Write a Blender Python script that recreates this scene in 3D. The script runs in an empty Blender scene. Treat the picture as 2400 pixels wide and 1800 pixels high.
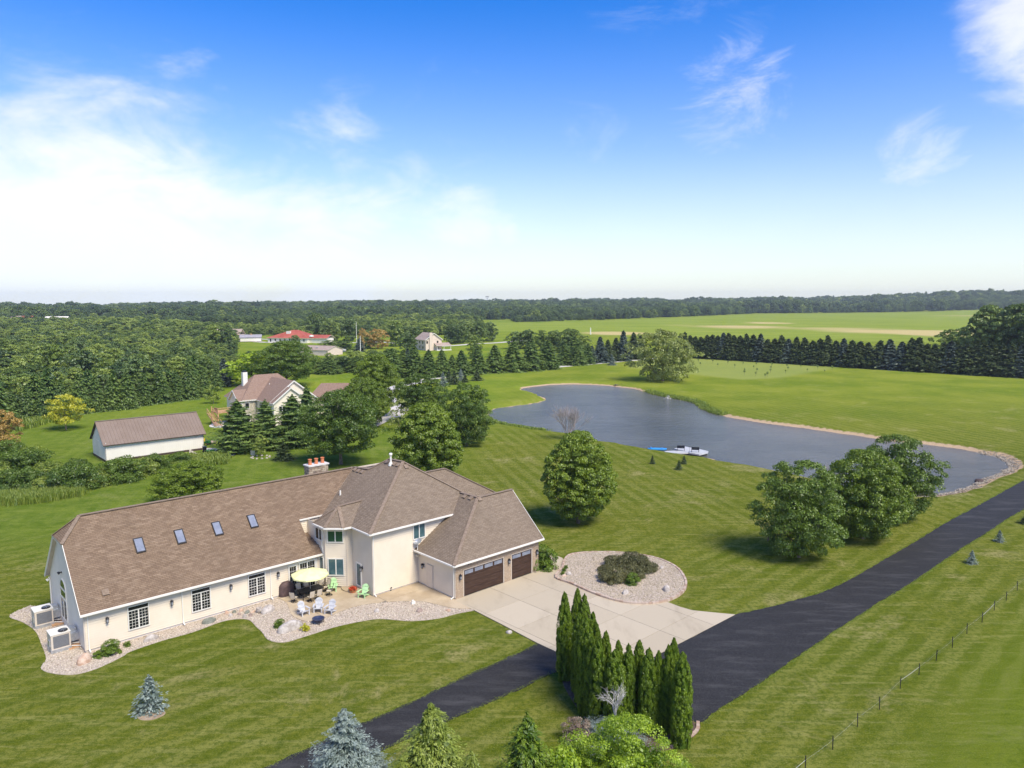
import bpy, math, random
import numpy as np
from mathutils import Matrix, Vector
PI = math.pi
R = math.radians
scene = bpy.context.scene
COL = scene.collection

# ------------------------------------------------------------------ camera, sky, sun, exposure
CAM_H, FOC, PITCH, ROLL = 26.0, 1746.0, R(6.466), R(0.035)
cam_data = bpy.data.cameras.new('camera')
cam_data.sensor_width = 36.0
cam_data.lens = 36.0 * FOC / 2400.0
cam_data.clip_start = 0.5
cam_data.clip_end = 12000.0
cam = bpy.data.objects.new('camera', cam_data)
COL.objects.link(cam)
cam.location = (0, 0, CAM_H)
cam.matrix_world = Matrix.Translation((0, 0, CAM_H)) @ Matrix.Rotation(R(90) - PITCH, 4, 'X') @ Matrix.Rotation(-ROLL, 4, 'Z')
scene.camera = cam

HAZE_DENSITY = 0.00012
SUN_EL, SUN_AZ = R(53), R(-48)          # azimuth measured from +X towards +Y
SKY_STRENGTH, SUN_STRENGTH, EXPOSURE = 0.125, 2.0, 1.36
sun_dir = Vector((math.cos(SUN_EL) * math.cos(SUN_AZ), math.cos(SUN_EL) * math.sin(SUN_AZ), math.sin(SUN_EL)))

world = bpy.data.worlds.new('World')
scene.world = world
world.use_nodes = True
wt = world.node_tree
wt.nodes.clear()


class NT:
    """tiny node helper"""
    def __init__(s, tree): s.t = tree
    def n(s, typ, **kw):
        nd = s.t.nodes.new(typ)
        for k, v in kw.items():
            if k == 'i':
                for a, b in v.items():
                    if isinstance(b, bpy.types.NodeSocket): s.t.links.new(b, nd.inputs[a])
                    elif b is not None: nd.inputs[a].default_value = b
            else: setattr(nd, k, v)
        return nd
    def math(s, op, a, b=0.0, c=0.0, clamp=False):
        return s.n('ShaderNodeMath', operation=op, use_clamp=clamp, i={0: a, 1: b, 2: c}).outputs[0]
    def mix(s, f, a, b, blend='MIX'):
        nd = s.n('ShaderNodeMix', data_type='RGBA', blend_type=blend, clamp_factor=True)
        for k, v in ((0, f), (6, a), (7, b)):
            if isinstance(v, bpy.types.NodeSocket): s.t.links.new(v, nd.inputs[k])
            else:
                nd.inputs[k].default_value = v if k == 0 else (tuple(v) + (1,))[:4]
        return nd.outputs[2]
    def noise(s, vec, scale, detail=3, rough=.55, dist=0.0, out=0):
        return s.n('ShaderNodeTexNoise', i={'Vector': vec, 'Scale': scale, 'Detail': detail, 'Roughness': rough, 'Distortion': dist}).outputs[out]
    def ramp(s, f, lo, hi, a=0.0, b=1.0):
        nd = s.n('ShaderNodeMapRange', interpolation_type='SMOOTHSTEP', i={0: f, 1: lo, 2: hi, 3: a, 4: b})
        return nd.outputs[0]
    def mapping(s, vec, loc=(0, 0, 0), rot=(0, 0, 0), scale=(1, 1, 1)):
        return s.n('ShaderNodeMapping', i={'Vector': vec, 'Location': loc, 'Rotation': rot, 'Scale': scale}).outputs[0]


w = NT(wt)
sky = w.n('ShaderNodeTexSky', sky_type='NISHITA', sun_disc=False, sun_elevation=SUN_EL, sun_rotation=PI / 2 - SUN_AZ,
          altitude=200.0, air_density=1.0, dust_density=0.6, ozone_density=2.2)
dirv = w.n('ShaderNodeTexCoord').outputs['Generated']
sep = w.n('ShaderNodeSeparateXYZ', i={0: dirv})
dx, dy, dz = sep.outputs
hs = w.n('ShaderNodeHueSaturation', i={'Hue': 0.517, 'Saturation': w.ramp(dz, .0, .40, 1.05, 1.5), 'Value': 1.0, 'Color': sky.outputs[0]}).outputs[0]
hs = w.n('ShaderNodeVectorMath', operation='SCALE', i={0: hs, 'Scale': w.ramp(dz, -.02, .30, .54, .70)}).outputs[0]
# clouds: noise laid on a high plane, gathered in a bank to the left, a patch to the right and thin wisps
cv = w.mapping(dirv, rot=(0, R(16), 0), scale=(1.0, .5, 1.9))
n1 = w.noise(cv, 3.1, 9, .60, .35)
n1b = w.noise(cv, 8.5, 8, .62, .5)
n2 = w.noise(w.mapping(dirv, rot=(0, R(-22), 0), scale=(1.0, .5, 2.6)), 6.0, 9, .68, .9)
n1c = w.math('MULTIPLY_ADD', w.math('SUBTRACT', n1b, .5), .45, n1)
bank = w.math('SUBTRACT', w.math('MULTIPLY_ADD', dx, -0.385, 0.030), dz)
bank = w.math('MULTIPLY_ADD', w.math('SUBTRACT', n1c, .5), .50, bank)
m_bank = w.math('MULTIPLY', w.ramp(bank, -0.07, 0.14, 0, 1), w.ramp(n1b, .28, .62, .60, .95))
def blob(v, r0, r1):
    d = w.n('ShaderNodeVectorMath', operation='DISTANCE', i={0: dirv, 1: v}).outputs['Value']
    return w.ramp(d, r1, r0, 0, 1)
m_right = w.math('MULTIPLY', w.ramp(w.math('MULTIPLY_ADD', blob((.575, .755, .305), 0.02, .23), .60, n1c), .66, .98), .80)
m_wisp = w.math('MULTIPLY', w.ramp(w.math('MULTIPLY_ADD', blob((.265, .926, .25), 0.0, .15), .40, n2), .70, 1.06), .50)
m_wisp2 = w.math('MULTIPLY', w.ramp(w.math('MULTIPLY_ADD', blob((.46, .87, .17), 0.0, .09), .38, n2), .68, 1.04), .5)
m_thin = w.ramp(w.math('MULTIPLY', n2, n1), .28, .55, 0, .26)
m_all = w.math('MAXIMUM', w.math('MAXIMUM', m_bank, m_right), w.math('MAXIMUM', w.math('MAXIMUM', m_wisp, m_wisp2), m_thin))
low = w.ramp(dz, .20, -.02, 0, .55)
m_all = w.math('MAXIMUM', m_all, w.math('MULTIPLY', low, w.ramp(n1, .1, .6, .75, 1)))
shade = w.math('MULTIPLY_ADD', w.noise(cv, 6.0, 6, .6), 1.3, 2.75)
cl = w.n('ShaderNodeVectorMath', operation='SCALE', i={0: (1.0, 1.0, 1.03), 'Scale': shade}).outputs[0]
cl = w.mix(w.ramp(dz, .22, .0, 0, .8), cl, (3.15, 3.42, 3.6))
cloudy = w.mix(m_all, hs, cl)
bg = w.n('ShaderNodeBackground', i={'Color': cloudy, 'Strength': SKY_STRENGTH})
w.n('ShaderNodeOutputWorld', i={0: bg.outputs[0]})

sun_data = bpy.data.lights.new('sun', 'SUN')
sun_data.energy = SUN_STRENGTH
sun_data.angle = R(24)
sun_data.color = (1.0, 0.92, 0.76)
sun = bpy.data.objects.new('sun', sun_data)
COL.objects.link(sun)
sun.rotation_euler = sun_dir.to_track_quat('Z', 'Y').to_euler()

scene.view_settings.view_transform = 'Standard'
scene.view_settings.look = 'None'
scene.view_settings.gamma = 1.0
scene.view_settings.use_curve_mapping = False
scene.view_settings.exposure = EXPOSURE
scene.cycles.max_bounces = 6
scene.cycles.diffuse_bounces = 3
scene.cycles.glossy_bounces = 3
scene.cycles.transmission_bounces = 4
scene.cycles.transparent_max_bounces = 6
scene.cycles.volume_bounces = 0

# ------------------------------------------------------------------ measuring helpers
_cp, _sp, _cr, _sr = math.cos(PITCH), math.sin(PITCH), math.cos(ROLL), math.sin(ROLL)
_fwd = np.array([0, _cp, -_sp]); _rt = np.array([1., 0, 0]); _up = np.cross(_rt, _fwd)
_r2 = _rt * _cr - _up * _sr; _u2 = _up * _cr + _rt * _sr
def at(px, py, z=0.0):
    """surveyed point: where the sight line through photo position px,py meets height z"""
    d = _r2 * (px - 1200) / FOC + _u2 * (900 - py) / FOC + _fwd
    t = (z - CAM_H) / d[2]
    return np.array([0, 0, CAM_H]) + d * t
def ats(pts, z=0.0): return [tuple(at(a, b, z)[:2]) for a, b in pts]
def ppm(px, py):
    """photo pixels per metre at the ground there"""
    p = at(px, py); return FOC / ((p - np.array([0, 0, CAM_H])) @ _fwd)

rng = np.random.default_rng(7)
random.seed(7)

# ------------------------------------------------------------------ object helpers
def tag(o, label=None, cat=None, group=None, kind=None):
    if label: o['label'] = label
    if cat: o['category'] = cat
    if group: o['group'] = group
    if kind: o['kind'] = kind
    return o
def link(o, parent=None):
    COL.objects.link(o)
    if parent is not None: o.parent = parent
    return o
def empty(name, loc=(0, 0, 0), rz=0.0, parent=None):
    o = bpy.data.objects.new(name, None); o.empty_display_size = .2
    o.location = loc; o.rotation_euler = (0, 0, rz)
    return link(o, parent)
def mesh_obj(name, me, mats, parent=None, loc=(0, 0, 0), rz=0.0):
    if mats is not None:
        for m in (mats if isinstance(mats, (list, tuple)) else [mats]): me.materials.append(m)
    o = bpy.data.objects.new(name, me); o.location = loc; o.rotation_euler = (0, 0, rz)
    return link(o, parent)
def np_mesh(name, V, F, tint=None, smooth=False, uv=None):
    """V (n,3); F (m,k) all faces k-sided"""
    me = bpy.data.meshes.new(name)
    V = np.asarray(V, np.float32); F = np.asarray(F, np.int32)
    m, k = F.shape
    me.vertices.add(len(V)); me.vertices.foreach_set('co', V.ravel())
    me.loops.add(m * k); me.loops.foreach_set('vertex_index', F.ravel())
    me.polygons.add(m); me.polygons.foreach_set('loop_start', np.arange(0, m * k, k, dtype=np.int32))
    if smooth: me.polygons.foreach_set('use_smooth', np.ones(m, bool))
    if tint is not None:
        at_ = me.attributes.new('tint', 'FLOAT', 'POINT'); at_.data.foreach_set('value', np.asarray(tint, np.float32))
    me.update(calc_edges=True)
    return me
class MB:
    """collects boxes, bars, tubes into one mesh"""
    def __init__(s): s.v = []; s.f = []; s.m = []; s.uv = None
    def add(s, vs, fs, mi=0):
        b = len(s.v); s.v += [tuple(map(float, p)) for p in vs]
        for f in fs: s.f.append([b + i for i in f]); s.m.append(mi)
        return s
    def box(s, x0, x1, y0, y1, z0, z1, mi=0, M=None):
        vs = [(x, y, z) for z in (z0, z1) for y in (y0, y1) for x in (x0, x1)]
        if M is not None: vs = [tuple(M @ Vector(p)) for p in vs]
        return s.add(vs, [(0, 2, 3, 1), (4, 5, 7, 6), (0, 1, 5, 4), (2, 6, 7, 3), (0, 4, 6, 2), (1, 3, 7, 5)], mi)
    def bar(s, a, b, w=.05, h=None, mi=0, up=(0, 0, 1)):
        a, b = Vector(a), Vector(b); d = b - a; L = d.length
        if L < 1e-6: return s
        x = d.normalized(); upv = Vector(up)
        if abs(x.dot(upv)) > .98: upv = Vector((1, 0, 0))
        y = upv.cross(x).normalized(); z = x.cross(y)
        h = w if h is None else h
        vs = [a + x * (L * i) + y * (w / 2 * j) + z * (h / 2 * k) for k in (-1, 1) for j in (-1, 1) for i in (0, 1)]
        return s.add(vs, [(0, 2, 3, 1), (4, 5, 7, 6), (0, 1, 5, 4), (2, 6, 7, 3), (0, 4, 6, 2), (1, 3, 7, 5)], mi)
    def tube(s, pts, rad, n=6, mi=0, caps=True):
        pts = [Vector(p) for p in pts]
        rads = rad if isinstance(rad, (list, tuple)) else [rad] * len(pts)
        b = len(s.v)
        for i, p in enumerate(pts):
            d = (pts[min(i + 1, len(pts) - 1)] - pts[max(i - 1, 0)])
            d = d.normalized() if d.length > 1e-9 else Vector((0, 0, 1))
            ref = Vector((0, 0, 1)) if abs(d.z) < .9 else Vector((1, 0, 0))
            x = d.cross(ref).normalized(); y = d.cross(x)
            for k in range(n):
                a = 2 * PI * k / n
                s.v.append(tuple(p + (x * math.cos(a) + y * math.sin(a)) * rads[i]))
        for i in range(len(pts) - 1):
            for k in range(n):
                s.f.append([b + i * n + k, b + i * n + (k + 1) % n, b + (i + 1) * n + (k + 1) % n, b + (i + 1) * n + k]); s.m.append(mi)
        if caps:
            s.f.append([b + k for k in range(n)][::-1]); s.m.append(mi)
            s.f.append([b + (len(pts) - 1) * n + k for k in range(n)]); s.m.append(mi)
        return s
    def lathe(s, prof, c=(0, 0, 0), n=12, mi=0, sx=1, sy=1):
        b = len(s.v)
        for r, z in prof:
            for k in range(n):
                a = 2 * PI * k / n; s.v.append((c[0] + r * math.cos(a) * sx, c[1] + r * math.sin(a) * sy, c[2] + z))
        for i in range(len(prof) - 1):
            for k in range(n):
                s.f.append([b + i * n + k, b + i * n + (k + 1) % n, b + (i + 1) * n + (k + 1) % n, b + (i + 1) * n + k]); s.m.append(mi)
        s.f.append([b + k for k in range(n)][::-1]); s.m.append(mi)
        s.f.append([b + (len(prof) - 1) * n + k for k in range(n)]); s.m.append(mi)
        return s
    def prism(s, poly, z0, z1, mi=0, mside=None):
        n = len(poly)
        a = sum(poly[i][0] * poly[(i + 1) % n][1] - poly[(i + 1) % n][0] * poly[i][1] for i in range(n))
        if a < 0: poly = poly[::-1]
        b = len(s.v)
        for z in (z0, z1):
            for p in poly: s.v.append((float(p[0]), float(p[1]), float(z)))
        s.f.append([b + n + i for i in range(n)]); s.m.append(mi)
        s.f.append([b + i for i in range(n)][::-1]); s.m.append(mi)
        for i in range(n):
            s.f.append([b + i, b + (i + 1) % n, b + n + (i + 1) % n, b + n + i]); s.m.append(mi if mside is None else mside)
        return s
    def mesh(s, name, smooth=False):
        me = bpy.data.meshes.new(name)
        me.from_pydata(s.v, [], s.f)
        if any(s.m): me.polygons.foreach_set('material_index', s.m)
        if smooth: me.polygons.foreach_set('use_smooth', [True] * len(s.f))
        me.update()
        return me
    def build(s, name, mats, parent=None, loc=(0, 0, 0), rz=0.0, smooth=False):
        return mesh_obj(name, s.mesh(name, smooth), mats, parent, loc, rz)
def dup(root, loc=None, rz=None, scale=None, label=None, group=None, cat=None):
    r = root.copy(); COL.objects.link(r)
    if loc is not None: r.location = loc
    if rz is not None: r.rotation_euler = (0, 0, rz)
    if scale is not None: r.scale = scale if hasattr(scale, '__len__') else (scale,) * 3
    if label: r['label'] = label
    if group: r['group'] = group
    if cat: r['category'] = cat
    for ch in CH.get(root.name, [c for c in root.children]):
        c = ch.copy(); COL.objects.link(c); c.parent = r
        for g_ in ch.children:
            d = g_.copy(); COL.objects.link(d); d.parent = c
    return r
CH = {}

# ------------------------------------------------------------------ materials
def mat(name, color, rough=.7, metal=0.0, spec=.3, f=None, bump=None):
    m = bpy.data.materials.new(name); m.use_nodes = True
    nt = m.node_tree; nt.nodes.clear(); k = NT(nt)
    p = k.n('ShaderNodeBsdfPrincipled', i={'Roughness': rough, 'Metallic': metal, 'Specular IOR Level': spec})
    k.n('ShaderNodeOutputMaterial', i={0: p.outputs[0]})
    k.p = p
    k.pos = k.n('ShaderNodeNewGeometry').outputs['Position']
    c = None
    if f: c = f(k)
    if c is None: p.inputs['Base Color'].default_value = tuple(color) + (1,)
    else: nt.links.new(c, p.inputs['Base Color'])
    if bump:
        h, strength, dist = bump(k)
        b = k.n('ShaderNodeBump', i={'Height': h, 'Strength': strength, 'Distance': dist})
        nt.links.new(b.outputs[0], p.inputs['Normal'])
    return m
def mottled(name, c1, c2, scale=3.0, rough=.8, spec=.25, detail=5, b=None, metal=0.0, obj=False, lo=.35, hi=.65):
    def f(k):
        v = k.n('ShaderNodeTexCoord').outputs['Object'] if obj else k.pos
        return k.mix(k.ramp(k.noise(v, scale, detail, .6), lo, hi), c1, c2)
    bb = (lambda k: (k.noise(k.pos, scale * 3, 4, .6), b, .02)) if b else None
    return mat(name, c1, rough, metal, spec, f, bb)

def leaf_mat(name, dark, light, trans=.28, rnd=.35, yellow=None, gloss=.04):
    """dark..light picked per leaf (tint) and per tree (object random)"""
    m = bpy.data.materials.new(name); m.use_nodes = True
    nt = m.node_tree; nt.nodes.clear(); k = NT(nt)
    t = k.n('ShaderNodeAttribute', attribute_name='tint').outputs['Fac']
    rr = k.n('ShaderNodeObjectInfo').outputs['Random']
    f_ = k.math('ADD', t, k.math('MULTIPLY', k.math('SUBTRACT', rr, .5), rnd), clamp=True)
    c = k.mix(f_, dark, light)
    if yellow: c = k.mix(k.ramp(t, .9, 1.0, 0, .8), c, yellow)
    d = k.n('ShaderNodeBsdfDiffuse', i={0: c})
    tr = k.n('ShaderNodeBsdfTranslucent', i={0: k.mix(.35, c, (light[0] * 1.3, light[1] * 1.25, light[2] * .6))})
    g_ = k.n('ShaderNodeBsdfGlossy', i={0: (.9, .95, .9, 1), 'Roughness': .45})
    s1 = k.n('ShaderNodeMixShader', i={0: trans, 1: d.outputs[0], 2: tr.outputs[0]})
    s2 = k.n('ShaderNodeMixShader', i={0: gloss, 1: s1.outputs[0], 2: g_.outputs[0]})
    k.n('ShaderNodeOutputMaterial', i={0: s2.outputs[0]})
    return m

M = {}
M['maple'] = leaf_mat('maple_leaf', (0.0754, 0.1336, 0.0087), (0.2565, 0.3443, 0.0239))
M['maple_dark'] = leaf_mat('oak_leaf', (0.0483, 0.0972, 0.0109), (0.1771, 0.2614, 0.0265))
M['forest_d'] = leaf_mat('far_wood_leaf', (.034, .074, .022), (.145, .215, .058), .2, .9)
M['lime'] = leaf_mat('lime_leaf', (0.1286, 0.2248, 0.0113), (0.4657, 0.6038, 0.0366), .35)
M['yellow'] = leaf_mat('yellow_leaf', (.32, .36, .02), (.72, .66, .06), .35)
M['rust'] = leaf_mat('rust_leaf', (.28, .18, .04), (.55, .37, .10), .3)
M['willow'] = leaf_mat('willow_leaf', (0.1418, 0.1875, 0.0335), (0.4111, 0.45, 0.1148), .3)
M['forest'] = leaf_mat('forest_leaf', (.045, .092, .016), (.20, .28, .055), .25, .9)
M['forest_l'] = leaf_mat('forest_leaf_light', (.12, .19, .025), (.38, .46, .09), .28, .8)
M['spruce'] = leaf_mat('spruce_needles', (0.03, 0.055, 0.018), (0.12, 0.16, 0.05), .1, .3)
M['spruce_y'] = leaf_mat('spruce_needles_yellow', (.10, .15, .018), (.36, .43, .065), .15, .2)  # the weeping spruce's own yellow-green needle colour
M['blue'] = leaf_mat('blue_spruce_needles', (.10, .14, .115), (.36, .43, .37), .1, .25)
M['blue_far'] = leaf_mat('blue_spruce_far', (.035, .058, .042), (.14, .19, .155), .1, .35)
M['pine'] = leaf_mat('pine_needles', (0.0499, 0.105, 0.0245), (0.2138, 0.3, 0.0612), .15, .3)
M['arb'] = leaf_mat('arborvitae_spray', (0.045, 0.098, 0.006), (0.225, 0.32, 0.018), .15, .12)
M['jun'] = leaf_mat('juniper_spray', (0.065, 0.07, 0.02), (0.19, 0.18, 0.065), .15, .4)
M['weed'] = leaf_mat('weed_leaf', (0.1242, 0.1955, 0.0195), (0.3974, 0.46, 0.0782), .3, .4)
M['reed'] = leaf_mat('reed_leaf', (.10, .13, .03), (.27, .28, .09), .3, .4)
M['silver'] = leaf_mat('silver_dead', (.22, .22, .2), (.42, .42, .4), .0, .1)
M['pink'] = leaf_mat('faded_pink_brush', (.22, .15, .11), (.38, .3, .22), .1, .1)
M['red_fl'] = leaf_mat('red_petals', (.45, .03, .02), (.75, .12, .03), .2, .1)
M['bark'] = mottled('bark', (.11, .085, .065), (.2, .165, .13), 6, .9)
M['bark_grey'] = mottled('dead_bark', (.3, .25, .23), (.46, .4, .38), 6, .9)
M['silver_bark'] = mottled('silver_bark', (.48, .46, .42), (.62, .6, .55), 6, .8)

# roof shingles: uv in metres, x along the eave, y up the slope
def shingle(name, c1, c2, c3, mortar):
    def f(k):
        uv = k.n('ShaderNodeTexCoord').outputs['UV']
        br = k.n('ShaderNodeTexBrick', offset=.5, i={'Vector': uv, 'Color1': c1 + (1,), 'Color2': c2 + (1,), 'Mortar': mortar + (1,),
                 'Scale': 1.0, 'Mortar Size': .012, 'Mortar Smooth': .3, 'Bias': -.1, 'Brick Width': .34, 'Row Height': .145})
        br2 = k.n('ShaderNodeTexBrick', offset=.37, i={'Vector': uv, 'Color1': (0, 0, 0, 1), 'Color2': (1, 1, 1, 1), 'Mortar': (.3, .3, .3, 1),
                 'Scale': 1.0, 'Mortar Size': 0.0, 'Bias': -.55, 'Brick Width': .52, 'Row Height': .145})
        c = k.mix(k.math('MULTIPLY', br2.outputs['Color'], .75), br.outputs['Color'], c3)
        st = k.ramp(k.noise(k.mapping(uv, scale=(.5, .16, 1)), 1.0, 5, .65), .42, .72)
        c = k.mix(k.math('MULTIPLY', st, .30), c, (c1[0] * .5, c1[1] * .5, c1[2] * .5))
        k.br = br
        return c
    def bump(k):
        uv = k.n('ShaderNodeTexCoord').outputs['UV']
        s = k.n('ShaderNodeSeparateXYZ', i={0: uv}).outputs[1]
        saw = k.math('FRACT', k.math('DIVIDE', s, .145))
        return k.math('SUBTRACT', k.math('MULTIPLY', k.br.outputs['Fac'], -.3), k.math('MULTIPLY', saw, 1.0)), .8, .02
    return mat(name, c1, .9, 0, .2, f, bump)
M['shingle'] = shingle('shingle_brown', (.245, .170, .110), (.18, .122, .078), (.37, .275, .185), (.10, .068, .046))
M['shingle2'] = shingle('shingle_greyed', (.25, .192, .135), (.20, .15, .105), (.315, .25, .18), (.11, .084, .06))
M['cap'] = mottled('ridge_shingle', (.225, .165, .115), (.29, .22, .16), 5, .9)
M['siding'] = mottled('cream_siding', (.73, .63, .48), (.765, .665, .515), .9, .55)
M['stucco'] = mottled('white_render_wall', (.74, .69, .59), (.78, .73, .63), .9, .8)
M['white'] = mottled('white_trim', (.76, .73, .65), (.8, .77, .69), 2, .4)
M['cream'] = mottled('cream_trim', (.62, .54, .44), (.66, .58, .48), 2, .5)
M['glass'] = mat('dark_window_glass', (.012, .014, .017), .06, 0, .5)
M['teal'] = mottled('teal_window_glass', (.05, .105, .115), (.10, .18, .19), .9, .08, .5)
M['greeng'] = mottled('green_window_glass', (.02, .06, .03), (.03, .09, .045), .9, .08, .5)
M['sky_glass'] = mottled('skylight_glass', (.20, .22, .27), (.26, .28, .33), 2, .12, .5)
M['black'] = mat('black_metal', (.018, .018, .022), .45, .3, .4)
M['steel'] = mottled('galvanised_steel', (.42, .44, .46), (.55, .57, .59), 4, .35, .5, metal=.6)
M['lamp_glass'] = mat('lamp_glass', (.35, .36, .38), .1, 0, .5)
M['door_brown'] = mat('garage_door', (.05, .027, .018), .55, 0, .3,
    lambda k: k.mix(k.ramp(k.noise(k.mapping(k.pos, scale=(.6, .6, 14)), 2.0, 5, .6), .35, .7), (.040, .021, .014), (.085, .048, .032)))
def brickf(c1, c2, mo, bw=.21, rh=.075):
    def f(k):
        uv = k.n('ShaderNodeTexCoord').outputs['UV']
        br = k.n('ShaderNodeTexBrick', offset=.5, i={'Vector': uv, 'Color1': c1 + (1,), 'Color2': c2 + (1,), 'Mortar': mo + (1,),
                 'Scale': 1.0, 'Mortar Size': .012, 'Mortar Smooth': .2, 'Bias': 0, 'Brick Width': bw, 'Row Height': rh})
        n = k.ramp(k.noise(k.mapping(uv, scale=(1, 2.6, 1)), 4.2, 3, .7), .55, .66)
        k.br = br
        return k.mix(k.math('MULTIPLY', n, .8), br.outputs['Color'], (.62, .5, .34))
    return f
M['brick'] = mat('tan_brick', (.4, .3, .2), .85, 0, .2, brickf((.40, .28, .17), (.30, .195, .115), (.47, .40, .32)),
                 lambda k: (k.math('MULTIPLY', k.br.outputs['Fac'], -1.0), .6, .012))
M['stone'] = mottled('chimney_stone', (.26, .20, .14), (.42, .34, .25), 5, .9, b=.5)
M['terra'] = mottled('terracotta', (.5, .16, .07), (.6, .22, .1), 6, .8)
M['conc_cap'] = mottled('pale_concrete_cap', (.62, .58, .52), (.7, .66, .6), 4, .8)
M['conc'] = mat('concrete_slab', (.5, .44, .38), .85, 0, .2,
    lambda k: k.mix(k.ramp(k.noise(k.mapping(k.pos, rot=(0, 0, .7), scale=(1, .35, 1)), .55, 6, .65), .5, .78, 0, .5),
                    k.mix(k.n('ShaderNodeObjectInfo').outputs['Random'], (.47, .395, .275), (.53, .45, .32)), (.30, .24, .165)))
M['patio'] = mottled('patio_concrete', (.42, .325, .205), (.53, .43, .29), .5, .85)
M['joint'] = mat('dark_joint', (.2, .17, .13), .9)
M['asphalt'] = mat('fresh_asphalt', (.03, .03, .034), .8, 0, .25,
    lambda k: k.mix(k.ramp(k.noise(k.pos, 28, 2, .7), .42, .75, 0, 1), k.mix(k.ramp(k.noise(k.mapping(k.pos, rot=(0, 0, R(58)), scale=(.35, 1.8, 1)), .55, 7, .72), .46, .74),
            (.0125, .012, .0115), (.062, .060, .056)), (.085, .082, .078)),
    lambda k: (k.noise(k.pos, 30, 2, .6), .4, .02))
M['gravel_road'] = mottled('white_gravel', (.50, .46, .41), (.66, .62, .56), 1.2, .9)
M['pebble'] = leaf_mat('pebble', (.31, .24, .16), (.80, .71, .56), 0.0, 0.0, gloss=.02)
M['pebble_g'] = leaf_mat('island_pebble', (.28, .22, .14), (.72, .62, .46), 0.0, 0.0, gloss=.02)
M['bedsoil'] = mottled('gravel_bed', (.40, .32, .24), (.58, .49, .39), 9, .9, lo=.3, hi=.7)
M['rock_w'] = mottled('pale_boulder', (.34, .295, .25), (.54, .49, .43), 3.2, .9, b=.4)
M['rock_g'] = mottled('green_grey_boulder', (.16, .17, .13), (.26, .26, .21), 3, .9, b=.4)
M['rock_t'] = mottled('tan_boulder', (.46, .3, .2), (.6, .46, .35), 2.5, .9, b=.4)
M['rock_b'] = mottled('brown_boulder', (.28, .21, .17), (.4, .31, .26), 3, .9, b=.4)
M['riprap'] = leaf_mat('riprap', (.20, .16, .11), (.46, .40, .31), 0.0, 0.0, gloss=.02)
M['barn_white'] = mottled('barn_white_steel', (.78, .73, .64), (.82, .77, .68), .6, .5)
M['barn_roof'] = mottled('barn_brown_steel', (.225, .168, .125), (.25, .19, .145), .5, .4)
M['barn_dark'] = mottled('barn_dark_brown', (.07, .045, .035), (.09, .06, .05), 1, .6)
M['barn_grey'] = mottled('grey_roof', (.33, .31, .32), (.38, .36, .37), .5, .6)
M['red_roof'] = mottled('red_roof', (.36, .085, .055), (.44, .12, .08), .3, .8)
M['tan_roof'] = mottled('tan_roof', (.36, .27, .215), (.42, .33, .26), .5, .8)
M['n_wall'] = mottled('pale_yellow_wall', (.80, .72, .56), (.84, .76, .60), .6, .6)
M['beige_wall'] = mottled('beige_wall', (.70, .57, .46), (.74, .61, .50), .5, .6)
M['deck'] = mottled('new_deck_wood', (.48, .27, .13), (.6, .36, .19), 2.0, .7)
M['dock'] = mottled('dock_white', (.46, .46, .45), (.54, .54, .52), 2.0, .6)
M['umb'] = mottled('umbrella_cloth', (.78, .78, .36), (.84, .83, .44), 1.5, .8)
M['cover'] = mottled('grill_cover', (.085, .055, .05), (.13, .085, .078), 3, .7, b=.5)
M['sling'] = mottled('beige_sling', (.6, .52, .4), (.66, .58, .46), 3, .8)
M['adir_green'] = mottled('lime_painted_wood', (.42, .66, .32), (.5, .74, .4), 3, .5)
M['adir_grey'] = mottled('grey_painted_wood', (.50, .50, .50), (.6, .6, .6), 3, .5)
M['tractor_green'] = mat('tractor_green', (.02, .14, .035), .4)
M['tractor_yellow'] = mat('tractor_yellow', (.7, .5, .02), .4)
M['rubber'] = mat('black_rubber', (.02, .02, .02), .8)
M['blue_pl'] = mat('blue_plastic', (.03, .28, .68), .4, 0, .5)
M['rust_m'] = mottled('rusty_roller', (.42, .32, .24), (.5, .4, .31), 3, .7)
M['mulch'] = mottled('mulch', (.09, .06, .04), (.14, .1, .07), 4, .95)
M['wire'] = mat('wire', (.12, .11, .09), .5)
M['tape'] = mat('white_tape', (.7, .7, .7), .6)

# ------------------------------------------------------------------ ground and pond
WATER_Z = -0.7
# shoreline, clockwise from the western cove; type: g grass, t tan dry edge, r rip-rap stones, w weeds
SH = [(1224,911,'t'),(1256,906,'t'),(1297,902,'t'),(1351,901,'t'),(1405,903,'t'),(1446,907,'t'),(1487,912,'t'),(1514,920,'w'),(1555,930,'w'),(1617,942,'w'),(1635,951,'w'),
 (1658,964,'w'),(1689,974,'t'),(1744,985,'t'),(1807,994,'t'),(1897,1006,'t'),(1988,1019,'t'),(2078,1032,'t'),(2168,1042,'t'),(2259,1054,'t'),(2304,1064,'r'),(2345,1075,'r'),
 (2363,1089,'r'),(2361,1100,'r'),(2331,1116,'r'),(2295,1130,'r'),(2250,1148,'r'),(2205,1159,'r'),(2168,1163,'r'),(2132,1163,'r'),(2085,1157,'r'),(2030,1147,'t'),(1960,1133,'t'),
 (1900,1121,'t'),(1833,1106,'t'),(1762,1092,'t'),(1694,1080,'t'),(1660,1073,'t'),(1600,1066,'t'),(1522,1053,'t'),(1472,1044,'t'),(1413,1035,'t'),(1384,1027,'t'),(1319,1015,'t'),
 (1270,1010,'w'),(1243,1005,'w'),(1188,996,'w'),(1160,988,'w'),(1146,976,'g'),(1150,965,'g'),(1167,957,'g'),(1197,953,'g'),(1243,947,'g'),(1270,942,'g'),(1281,936,'t'),(1270,930,'g'),(1251,921,'g'),(1226,915,'g')]
shore = np.array([at(a, b, WATER_Z)[:2] for a, b, _ in SH])
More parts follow.
